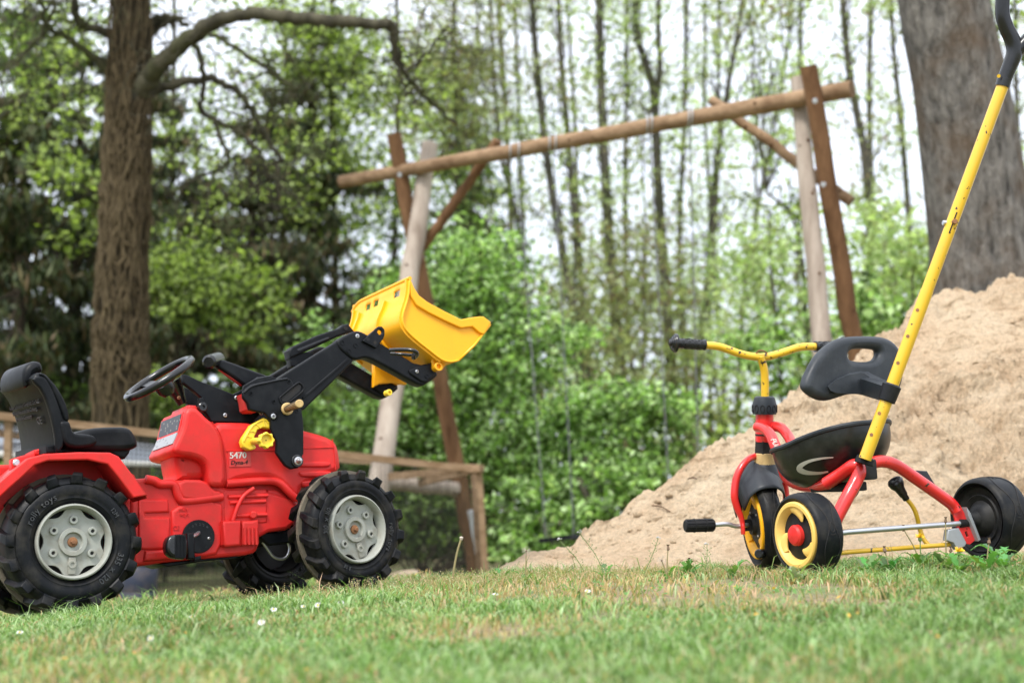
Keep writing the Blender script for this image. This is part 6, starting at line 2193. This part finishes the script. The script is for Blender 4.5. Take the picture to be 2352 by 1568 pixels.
# slender trunks of the wood on the right
sl = [
    ('slender trunk crossing the swing beam just right of the left hooks', [(1325, 760), (1300, 620), (1262, 400), (1238, 200), (1222, 0), (1215, -250)], 19, 24, 12, []),
    ('slim dark trunk between the two pairs of beam hooks', [(1350, 900), (1335, 650), (1312, 400), (1290, 150), (1282, 0), (1275, -250)], 21, 22, 10, []),
    ('straight dark trunk crossing the middle of the swing beam', [(1428, 900), (1418, 760), (1400, 560), (1385, 300), (1378, 100), (1375, -250)], 18, 32, 17, []),
    ('forked trunk standing behind the right pair of beam hooks', [(1560, 1100), (1545, 880), (1525, 620), (1512, 420), (1502, 220), (1485, 150), (1462, 60), (1455, -200)], 18.5, 30, 14, []),
    ('leaning trunk passing behind the right brace of the swing frame', [(1590, 1080), (1600, 900), (1625, 640), (1640, 430), (1672, 200), (1700, 40), (1730, -200)], 20, 22, 9, []),
    ('thin leaning trunk left of the right swing frame legs', [(1690, 1000), (1706, 700), (1740, 480), (1776, 300), (1806, 120), (1840, -150)], 23, 13, 7, []),
    ('mossy upright trunk right of the end of the swing beam', [(2010, 760), (1990, 400), (1972, 280), (1950, 160), (1936, 0), (1925, -200)], 19, 22, 14, []),
    ('straight thin trunk left of the massive leaning trunk', [(2100, 700), (2084, 460), (2068, 260), (2050, 80), (2040, -200)], 21, 15, 9, []),
    ('very thin trunk left of the first slender one', [(1212, 850), (1204, 600), (1196, 350), (1186, 100), (1180, -200)], 25, 12, 7, []),
    ('thin trunk rising between leaves above the bucket', [(1240, 900), (1190, 520), (1150, 350), (1130, 100), (1120, -200)], 24, 14, 7, []),
    ('dark pole-like trunk behind the right leg pair', [(1860, 900), (1845, 620), (1820, 500), (1760, 440)], 15, 13, 6, []),
    ('faint thin trunk just right of the massive trunk', [(2345, 700), (2342, 400), (2334, 200), (2330, -100)], 22, 14, 9, []),
    ('slender trunk low behind the crest between swing beam and handlebar', [(1460, 1150), (1455, 900), (1440, 700), (1435, 400), (1440, 100), (1430, -200)], 26, 15, 8, []),
    ('grey trunk above the left handlebar grip', [(1580, 1100), (1575, 850), (1560, 600), (1570, 300), (1580, -100)], 27, 20, 9, []),
    ('dark trunk right of the left handlebar grip', [(1655, 1050), (1662, 850), (1640, 620), (1650, 350), (1650, -100)], 26, 16, 8, []),
]
for i, (lab, pts, d, w0, w1, bl) in enumerate(sl):
    uu = lambda v: float(np.interp(v, [p[1] for p in pts[::-1]], [p[0] for p in pts[::-1]]))
    B = []
    for v in (-160, 0, 150, 300, 450):
        B.append((uu(v) + random.uniform(-30, 30), v, 110, 85, d, 1.1, 26 if v < 150 else 17, 14, .14, random.choice([SPRING, PALE, OLIVE])))
    for v in (640, 760, 880):
        B.append((uu(v) + random.uniform(-40, 40), v, 120, 90, d + .5, 1.1, 13, 18, .15, random.choice([OLIVE, PALE, OLIVE, SPRING])))
    make_tree('slender_tree', lab, 'tree', pts, d, w0, w1, BARK_THIN, LEAF, SPRING, B, leaf=(.036, .024), group='slender trunks of the wood on the right', limbs=2.2, reach=1.2)
ORD = 'first second third fourth fifth sixth seventh eighth ninth tenth eleventh twelfth thirteenth fourteenth fifteenth sixteenth seventeenth eighteenth nineteenth twentieth'.split()
for k in range(13):
    u0 = 1150 + 95 * k + random.uniform(-40, 40)
    dr = random.uniform(-.10, .06)
    d = random.uniform(25, 33)
    pts = [(u0 + dr * (1180 - v), v) for v in (1150, 850, 550, 250, -50, -250)]
    pts = [(u + random.uniform(-6, 6), v) for u, v in pts]
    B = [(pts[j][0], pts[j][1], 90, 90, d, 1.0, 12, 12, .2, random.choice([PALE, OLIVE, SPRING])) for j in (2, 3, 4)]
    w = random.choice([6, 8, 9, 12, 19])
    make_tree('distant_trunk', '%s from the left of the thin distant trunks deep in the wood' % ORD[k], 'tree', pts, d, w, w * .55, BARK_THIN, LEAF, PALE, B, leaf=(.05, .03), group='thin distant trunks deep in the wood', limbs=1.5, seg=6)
# fork of the forked trunk is a limb
fk = [o for o in bpy.data.objects if o.name == 'slender_tree.003'][0]
limb('limb', [(1504, 240), (1516, 160), (1512, 60), (1520, -60), (1525, -200)], [12, 11, 9, 7], BARK_THIN, fk, 18.4)
limb('limb', [(1690, 230), (1720, 175), (1760, 130)], [5, 4, 3], BARK_THIN, [o for o in bpy.data.objects if o.name == 'slender_tree.004'][0], 20)

# undergrowth trees with light haze-like foliage, lower right
und = [
    ('pale green young tree right of the right swing frame legs', [(2050, 900), (2040, 700), (2030, 560)], 13.0, 8, 4, PALE, [(2040, 560, 100, 150, 13.5, .8, 65, 18, .12), (2010, 690, 100, 80, 12.5, .6, 30, 18, .11, FRESH)]),
    ('light green young tree seen between the right brace and the handlebar', [(1800, 1000), (1790, 800), (1770, 600), (1765, 480)], 14.0, 9, 4, PALE, [(1760, 620, 130, 150, 14.5, .9, 73, 18, .13), (1800, 800, 110, 110, 13.5, .8, 47, 18, .12, FRESH), (1700, 800, 80, 90, 14.5, .7, 31, 18, .12)]),
    ('olive green young tree under the middle of the swing beam', [(1460, 1100), (1470, 900), (1480, 700), (1476, 560)], 17.0, 9, 4, OLIVE, [(1480, 640, 130, 150, 17, 1.0, 73, 18, .15), (1420, 820, 110, 120, 16.5, .9, 43, 18, .14)]),
    ('yellowish young tree under the left hooks of the beam', [(1330, 1100), (1325, 900), (1320, 620), (1316, 540)], 18.0, 9, 4, OLIVE, [(1330, 700, 120, 180, 18, 1.0, 73, 18, .16, OLIVE)]),
    ('pale feathery young tree above the stem of the tricycle handlebar', [(1660, 1080), (1640, 860), (1600, 700)], 18.5, 8, 4, PALE, [(1600, 700, 110, 150, 19, 1.0, 56, 18, .16), (1560, 860, 90, 90, 18, .8, 21, 18, .14, OLIVE)]),
    ('leafy young tree right behind the massive trunk', [(2380, 900), (2370, 600), (2360, 400)], 14.0, 9, 4, PALE, [(2345, 480, 70, 160, 15, .8, 37, 18, .13), (2400, 650, 80, 100, 14, .8, 31, 18, .13)]),
    ('bright green young tree between right legs and sand crest', [(2110, 950), (2100, 760), (2095, 620)], 11.0, 7, 4, FRESH, [(2090, 640, 70, 100, 11.5, .6, 43, 18, .10, PALE), (2010, 740, 70, 60, 11, .6, 26, 18, .09)]),
]
for lab, pts, d, w0, w1, pal, bl in und:
    make_tree('young_tree', lab, 'tree', pts, d, w0, w1, BARK_THIN, LEAF, pal, bl, leaf=(.036, .026), group='young trees in the undergrowth', limbs=.8)

# the big fresh green shrubs in the middle
shr = [
    ('large bright green elder shrub rising behind the yellow bucket', [(1080, 1250), (1090, 1000), (1100, 700), (1105, 560)], 12.6, 18, 8,
     [(1090, 620, 130, 130, 12.8, .8, 105, 26, .12), (1120, 800, 200, 170, 12.6, 1.0, 204, 26, .12), (930, 740, 120, 120, 12.8, .8, 93, 26, .12), (960, 900, 150, 140, 12.4, .8, 130, 26, .12), (1130, 1020, 180, 120, 12.2, .8, 142, 26, .11), (860, 1010, 120, 90, 12.6, .6, 68, 26, .11)]),
    ('fresh green shrub with arching boughs between swing frame and sand heap', [(1320, 1260), (1330, 1100), (1360, 980), (1380, 900)], 11.8, 12, 6,
     [(1300, 780, 60, 60, 12.2, .5, 13, 30, 0.085), (1420, 930, 150, 60, 11.8, .5, 49, 34, 0.085), (1540, 935, 70, 45, 11.6, .4, 22, 32, 0.076), (1300, 1000, 140, 90, 11.8, .6, 65, 34, 0.085), (1330, 1110, 160, 90, 11.4, .6, 65, 34, 0.085), (1500, 1020, 110, 70, 11.6, .5, 22, 30, 0.085)]),
    ('low green shrub against the netting of the run', [(960, 1300), (965, 1200), (970, 1120)], 11.6, 10, 6,
     [(960, 1180, 130, 80, 11.8, .5, 42, 30, 0.076, DARKL), (1180, 1190, 120, 100, 11.2, .5, 57, 32, 0.076), (1240, 1270, 110, 50, 10.6, .4, 34, 30, 0.068), (1040, 1240, 120, 60, 11.6, .4, 26, 30, 0.068, DARKL)]),
    ('small green shrub right of the swing seat at the foot of the sand', [(1420, 1230), (1425, 1150), (1430, 1090)], 10.8, 8, 4,
     [(1420, 1110, 90, 70, 10.8, .4, 30, 30, 0.076), (1500, 1110, 70, 60, 11.2, .4, 14, 28, 0.076, DARKL), (1340, 1200, 70, 50, 10.4, .4, 19, 28, 0.068)]),
    ('light green shrub behind the steering wheel of the tractor', [(640, 1150), (650, 1000), (660, 900)], 13.0, 9, 4,
     [(700, 960, 120, 60, 13.0, .5, 34, 30, 0.085), (740, 800, 70, 80, 13.2, .5, 22, 28, 0.085)]),
]
for lab, pts, d, w0, w1, bl in shr:
    make_tree('green_shrub', lab, 'shrub', pts, d, w0, w1, BARK_DARK, LEAF, FRESH, bl, leaf=(.031, .021), group='fresh green shrubs', limbs=1.4, reach=1.0)

# fallen poles under the shrubs
for k, (a, b_, w) in enumerate((((1345, 1050, 11.0), (1480, 1160, 10.4), 12), ((1330, 1100, 11.0), (1430, 1190, 10.5), 16), ((1240, 1190, 10.8), (1300, 1230, 10.3), 10))):
    pa_, pb_ = D(*a), D(*b_); pb_.z = g1(pb_.x, pb_.y) + .02
    o = link('fallen_pole', mesh_from(*tube_geo([pa_, (pa_ + pb_) / 2 + Vector((0, 0, .03)), pb_], [wpx(w, 11), wpx(w, 11) * .8], 8)), BARK_LIMB, None)
    tag(o, ['longest bare pole leaning down through the green shrub toward the sand', 'thick dark pole lying lower left of the longest one', 'short pole near the swing seat under the shrub'][k], 'pole', 'fallen poles under the shrubs')

# far wood and forest undergrowth as one mass each
def mass(name, label, boxes, pal_list, leaf, cr):
    ch = []
    for (u0, u1, v0, v1, d0_, d1_, n, per, pal) in boxes:
        u = rng.uniform(u0, u1, n); v = rng.uniform(v0, v1, n); d = rng.uniform(d0_, d1_, n)
        P_ = np.stack([(u - 1176) / FPX * d, d * math.cos(PITCH) - (784 - v) / FPX * d * math.sin(PITCH), CZ + d * math.sin(PITCH) + (784 - v) / FPX * d * math.cos(PITCH)], -1)
        ok = P_[:, 2] > -.35
        P_ = P_[ok]
        L = np.repeat(P_, per, 0) + rng.normal(0, 1, (len(P_) * per, 3)) * np.array([cr, cr, cr * .6])
        ch.append(leaf_quads(L, leaf[0], leaf[1], pal))
    o = crown_mesh(name, ch, LEAF, None)
    tag(o, label, 'woodland', kind='stuff')


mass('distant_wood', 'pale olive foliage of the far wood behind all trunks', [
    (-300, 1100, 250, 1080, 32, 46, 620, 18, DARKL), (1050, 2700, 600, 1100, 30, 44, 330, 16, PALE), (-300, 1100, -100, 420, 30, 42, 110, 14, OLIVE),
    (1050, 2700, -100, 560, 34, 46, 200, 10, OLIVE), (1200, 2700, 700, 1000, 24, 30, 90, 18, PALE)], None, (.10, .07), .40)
mass('undergrowth', 'dark tangled undergrowth along the foot of the wood', [
    (-300, 820, 880, 1230, 14, 19, 520, 26, DARKL), (700, 1700, 930, 1230, 15.5, 20, 210, 22, OLIVE), (-200, 1150, 1080, 1260, 11.8, 13.5, 260, 26, DARKL), (1600, 2700, 880, 1150, 13, 18, 120, 20, SPRING)], None, (.05, .035), .16)
# ------------------------------------------------------------------ small plants in the lawn
PLANT = leafmat('weed_leaves', .35, .5)
STEMM = plastic('weed_stem', (.26, .22, .10), .7, amount=.4)
STEMG = plastic('green_stem', (.14, .22, .06), .6, amount=.3)
WHITE = plastic('white_petals', (.60, .58, .60), .6, amount=.1)
YPET = plastic('yellow_petals', (.85, .55, .01), .6, amount=.1)
FLUFF = plastic('seed_fluff', (.50, .43, .36), .8, amount=.5)
WITHER = plastic('withered_head', (.16, .10, .06), .8, amount=.6)


def on_lawn(u, v, lim=(1.2, 5.0)):
    """point of the lawn seen at u, v"""
    lo, hi = lim
    prev = None
    for d in np.linspace(lo, hi, 500):
        p = D(u, v, d)
        if p.z <= g1(p.x, p.y) + .001:
            return Vector((p.x, p.y, g1(p.x, p.y)))
    p = D(u, v, hi)
    return Vector((p.x, p.y, g1(p.x, p.y)))


def at_depth(u, d):
    p = D(u, 1200, d)
    return Vector((p.x, p.y, g1(p.x, p.y)))


_daisy = []
def daisy(p, s, tilt, label):
    root = empty('daisy', loc=p); tag(root, label, 'daisy', 'daisies in the lawn')
    M_ = Matrix.Scale(.66, 4) @ Matrix.Translation((0, 0, .020 * s)) @ Matrix.Rotation(tilt, 4, 'X') @ Matrix.Rotation(random.uniform(0, 6), 4, 'Z')
    link('stem', mesh_from(*tube_geo([(0, 0, 0), (.001, .001, .012 * s), (0, 0, .022 * s)], .0007, 5)), STEMG, root)
    for k in range(14):
        a = 2 * math.pi * k / 14
        V = [Vector((.0028, -.0008, 0)), Vector((.0028, .0008, 0)), Vector((.009, .0013, .0012)), Vector((.0105, 0, .0008)), Vector((.009, -.0013, .0012))]
        Mz = Matrix.Rotation(a, 4, 'Z')
        link('petal', mesh_from([M_ @ (Mz @ v) * 1 for v in V], [(0, 1, 2, 3, 4)]), WHITE, root, smooth=False)
    V, F = lathe_geo([(0, .0034), (.0012, .0030), (.0018, .0001)], 10, 2)
    link('flower_centre', mesh_from([M_ @ v for v in V], F), YPET, root)


dl = [(45, 1458, 'daisy nearest the left edge of the photo, blurred'), (565, 1402, 'daisy just left of a wide row under the front wheels'), (440, 1420, 'single daisy below the gap between the tractor wheels'),
      (535, 1424, 'daisy nearest the camera in the cluster below the battery box'), (628, 1408, 'daisy below the far front wheel of the tractor'), (600, 1440, 'small daisy lowest of the cluster under the tractor'),
      (697, 1396, 'daisy below the near front wheel of the tractor, left one'), (730, 1398, 'daisy below the near front wheel of the tractor, right one'), (783, 1390, 'daisy alone below the hub of the near front wheel'),
      (345, 1475, 'blurred daisy low in the lawn right of the rear wheel'), (1350, 1362, 'white daisy on the bare patch in front of the sand'),
      (1138, 1368, 'daisy right of the front wheel near the bare stem'), (490, 1402, 'daisy under the pedal of the tractor')]
for u, v, lab in dl:
    p = on_lawn(u, v + 8)
    daisy(p, random.uniform(.8, 1.2), R(random.uniform(15, 60)), lab)


def leaf_geo(base, direction, L, w, curl, lobes=5):
    """toothed dandelion leaf"""
    d = Vector((math.cos(direction), math.sin(direction), 0)); s = Vector((-d.y, d.x, 0))
    V, F = [], []
    n = lobes * 2 + 1
    for i in range(n + 1):
        t = i / n
        z = curl * math.sin(t * 2.2) * L
        c = base + d * (L * t * .85) + Vector((0, 0, z))
        ww = w * math.sin(min(1, t * 1.15) * math.pi * .85 + .25) * (1.0 if i % 2 else .45)
        V += [c - s * ww + Vector((0, 0, ww * .3)), c, c + s * ww + Vector((0, 0, ww * .3))]
    for i in range(n):
        for j in range(2):
            F.append((i * 3 + j, i * 3 + 3 + j, i * 3 + 4 + j, i * 3 + 1 + j))
    return V, F


def tinted(V, F, col, name, parent, mat=PLANT):
    me = mesh_from(V, F)
    a = me.color_attributes.new('tint', 'FLOAT_COLOR', 'POINT')
    for k in range(len(V)):
        a.data[k].color = (col[0], col[1], col[2], 1)
    return link(name, me, mat, parent, sharp=0)


def dandelion(p, label, nleaf=7, L=.07, heads=(), hue=(.10, .22, .05)):
    root = empty('dandelion', loc=p); tag(root, label, 'dandelion')
    for k in range(nleaf):
        c = [h * random.uniform(.75, 1.4) for h in hue]
        V, F = leaf_geo(Vector((0, 0, .003)), 2 * math.pi * (k + random.random() * .7) / nleaf, L * random.uniform(.7, 1.2), L * .17, random.uniform(.25, .75))
        tinted(V, F, c, 'leaf', root)
    for (kind, dx_, h, dy2) in heads:
        top = Vector((dx_, dy2, h))
        path = spline([(0, 0, 0), (dx_ * .3, dy2 * .3, h * .5), tuple(top)], 5)
        st = link('stem', mesh_from(*tube_geo(path, [.0018, .0013], 6)), STEMM if kind != 'yellow' else STEMG, root)
        if kind == 'yellow':
            geos = []
            for k in range(46):
                a = random.uniform(0, 6.28); e = random.uniform(.1, 1.2)
                q = Vector((math.cos(a) * math.cos(e), math.sin(a) * math.cos(e), math.sin(e)))
                s_ = q.orthogonal().normalized() * .0012
                r = .0125 * random.uniform(.75, 1.1)
                geos.append(([top - s_, top + s_, top + q * r + s_, top + q * r - s_], [(0, 1, 2, 3)]))
            link('petals', mesh_from(*join_geo(geos)), YPET, root, smooth=False)['kind'] = 'stuff'
            V, F = lathe_geo([(-.010, .0015), (-.006, .0048), (0, .0045)], 8, 2, top)
            link('calyx', mesh_from(V, F), STEMG, root)
        elif kind == 'seed':
            geos = []
            for k in range(80):
                q = Vector((random.gauss(0, 1), random.gauss(0, 1), random.gauss(.15, 1))).normalized()
                r = .010 * random.uniform(.75, 1.15)
                s_ = q.orthogonal().normalized()
                e = top + q * r
                geos.append(([top, top + q * .001 + s_ * .0003, e + s_ * .0002, e], [(0, 1, 2, 3)]))
                for m in range(3):
                    w_ = (Matrix.Rotation(2.09 * m, 3, q) @ s_) * .0016
                    geos.append(([e, e + w_ + q * .001, e + w_ * .8 + q * .0016], [(0, 1, 2)]))
            link('seed_head', mesh_from(*join_geo(geos)), FLUFF, root, smooth=False)['kind'] = 'stuff'
            V, F = lathe_geo([(-.003, .0014), (0, .0028), (.002, .0001)], 8, 2, top)
            link('seed_base', mesh_from(V, F), WITHER, root)
        elif kind == 'dead':
            V, F = lathe_geo([(-.007, .0010), (-.003, .0036), (.002, .0030), (.005, .0018), (.009, .0040), (.008, .0001)], 8, 2, top)
            V = [v + Vector((random.gauss(0, .0007), random.gauss(0, .0007), 0)) for v in V]
            link('withered_head', mesh_from(V, F), WITHER, root)
    return root


def hgt(v, d, p):
    return D(1176, v, d).z - p.z


# tall ones in front of the sand
p = at_depth(1207, 3.62); dandelion(p, 'dandelion gone to seed on a tall straight stem before the left tip of the sand', 4, .045, [('seed', .002, hgt(1264, 3.62, p), 0)])
p = at_depth(1040, 3.9)
r_ = empty('bare_stem', loc=p); tag(r_, 'tall bare dandelion stem without flower right of the tractor front wheel', 'stem')
h_ = hgt(1237, 3.9, p)
link('stem', mesh_from(*tube_geo(spline([(0, 0, 0), (.003, 0, h_ * .3), (.012, 0, h_ * .7), (.023, 0, h_)], 5), [.0038, .0032, .0028, .0030], 8)), STEMM, r_)
V, F = lathe_geo([(-.003, .0030), (.003, .0055), (.006, .0040), (.007, .0001)], 8, 2, (.0235, 0, h_))
link('stem_tip', mesh_from(V, F), FLUFF, r_)


def purse(u0, d, tip, label, n=16):
    p = at_depth(u0, d)
    root = empty('shepherds_purse', loc=p); tag(root, label, 'weed', 'thin flowering weeds before the sand')
    t = D(tip[0], tip[1], d) - p
    path = spline([(0, 0, 0), tuple(t * .45 + Vector((.006, 0, .006))), tuple(t)], 8)
    geos = [tube_geo(path, [.0012, .0007], 5)]
    for k in range(n):
        i = int(len(path) * (.25 + .7 * k / n)); q = Vector(tuple(path[min(i, len(path) - 1)]))
        a = 2.4 * k
        e = q + Vector((math.cos(a) * .010, math.sin(a) * .010, .006))
        geos.append(tube_geo([q, e], .0004, 3))
        V = [e + Vector((0, 0, -.001)), e + Vector((.0022, 0, .0025)), e + Vector((0, 0, .0018)), e + Vector((-.0022, 0, .0025))]
        geos.append((V, [(0, 1, 2, 3)]))
    link('stem', mesh_from(*join_geo(geos)), STEMG, root)
    g = []
    for k in range(7):
        c = t + Vector((random.gauss(0, .0035), random.gauss(0, .003), random.gauss(.002, .002)))
        V, F = lathe_geo([(-.0012, .0004), (0, .0022), (.0012, .0001)], 6, 2, c); g.append((V, F))
    link('flower_cluster', mesh_from(*join_geo(g)), WHITE, root)


purse(1350, 3.65, (1283, 1238), 'thin weed with tiny white flowers leaning left before the sand')
purse(1392, 3.62, (1330, 1222), 'taller thin weed with white flower tip leaning left before the sand')
purse(1470, 3.6, (1512, 1236), 'faint thin weed leaning right before the foot of the sand')
purse(1610, 3.5, (1624, 1250), 'short thin weed standing left of the front wheel of the tricycle')
p = at_depth(1530, 3.5); dandelion(p, 'pair of withered dandelion stems left of the tricycle pedal', 6, .05, [('seed', -.012, hgt(1286, 3.5, p), 0), ('dead', .004, hgt(1258, 3.5, p), 0)])
p = at_depth(1580, 3.55); dandelion(p, 'dark withered dandelion head beside broad leaves under the pedal', 7, .06, [('dead', .002, hgt(1288, 3.55, p), 0)])
# round the rear axle of the tricycle
p = at_depth(2112, 3.42); dandelion(p, 'yellow dandelion in flower between axle and brake bar of the tricycle', 8, .07, [('yellow', .0, hgt(1234, 3.42, p), 0), ('dead', -.040, hgt(1213, 3.42, p), 0)])
p = at_depth(2200, 3.25); dandelion(p, 'yellow dandelion in flower below the red axle plate', 8, .075, [('yellow', .0, hgt(1266, 3.25, p), 0)])
p = at_depth(2170, 3.38); dandelion(p, 'withered dandelion standing tall beside the zinc bracket', 7, .07, [('dead', .002, hgt(1195, 3.38, p), 0), ('dead', .012, hgt(1262, 3.38, p), 0)])
p = at_depth(2262, 3.2); dandelion(p, 'dandelion with closed brown head in front of the right rear wheel', 8, .08, [('dead', .008, hgt(1243, 3.2, p), 0)])
p = at_depth(2040, 3.30); dandelion(p, 'clump of dark dandelion leaves under the brake bar', 10, .065, [('dead', -.01, hgt(1262, 3.3, p), 0)], hue=(.07, .15, .04))
p = at_depth(1990, 3.25); dandelion(p, 'leafy dandelion rosette right behind the left rear wheel', 9, .06, [], hue=(.12, .24, .07))
p = at_depth(2300, 3.3); dandelion(p, 'broad leaved dandelion rosette at the right edge wheel', 9, .075, [], hue=(.11, .24, .07))
p = at_depth(1826, 3.16); dandelion(p, 'pale green rosette in front of the left rear wheel of the tricycle', 8, .05, [], hue=(.20, .30, .15))
p = at_depth(1150, 3.7); dandelion(p, 'single dark leaved weed right of the front wheel of the tractor', 5, .05, [], hue=(.09, .20, .05))
p = at_depth(1385, 3.75); dandelion(p, 'dark leaved weed with curled leaf at the foot of the sand', 5, .055, [], hue=(.09, .22, .05))
p = at_depth(500, 3.95); dandelion(p, 'weed with pointed leaves beside the far front wheel', 5, .05, [], hue=(.06, .15, .04))
p = at_depth(1680, 3.45); dandelion(p, 'weed rosette just left of the front wheel of the tricycle', 7, .055, [], hue=(.12, .25, .06))
# taller seeding grass along the crest of the lawn
def crest_weeds():
    n = 2600
    u = rng.uniform(380, 1700, n); d = rng.uniform(3.5, 4.3, n)
    X = (u - 1176) / FPX * d; Y = d
    k = ~((X > -.3) & (Y > 4.1)) & (rng.random(n) < np.clip((fbm(X * 5, Y * 5, 3) - .35) * 4, .1, 1))
    X, Y = X[k], Y[k]; n = len(X)
    Z = ground(X, Y)
    h = .018 + .028 * rng.random(n) ** 2
    b = np.stack([X, Y, Z], -1)
    ln = np.stack([rng.normal(0, .3, n) * h, rng.normal(0, .3, n) * h, h], -1)
    w = np.array([.0006, 0, 0])
    st = np.stack([b - w, b + w, b + ln + w * .6, b + ln - w * .6], 1)
    stc = np.tile(np.array([.30, .28, .13]), (n, 4, 1))
    m = 6
    t = rng.random((n, m)) * .5 + .5
    c = b[:, None] + ln[:, None] * t[..., None] + rng.normal(0, .0028, (n, m, 3))
    c = c.reshape(-1, 3)
    nn = len(c)
    nr = rng.normal(0, 1, (nn, 3)); nr /= np.linalg.norm(nr, axis=1)[:, None]
    tt = np.cross(nr, rng.normal(0, 1, (nn, 3))); tt /= np.linalg.norm(tt, axis=1)[:, None]
    ss = np.cross(nr, tt)
    q = np.stack([c - tt * .002, c + ss * .0012, c + tt * .002, c - ss * .0012], 1)
    pal = np.array([(.55, .45, .30), (.42, .30, .18), (.35, .40, .16), (.60, .40, .32)])
    qc = np.repeat(pal[rng.integers(0, 4, nn)][:, None], 4, 1)
    V = np.concatenate([st.reshape(-1, 3), q.reshape(-1, 3)]); C = np.concatenate([stc.reshape(-1, 3), qc.reshape(-1, 3)])
    F = np.arange(len(V)).reshape(-1, 4)
    tag(link('seeding_grass', bulk_mesh('seeding_grass', V, F, C), GRASS, sharp=0), 'fine pale seeding grass standing along the crest of the lawn', 'grass', kind='stuff')


crest_weeds()
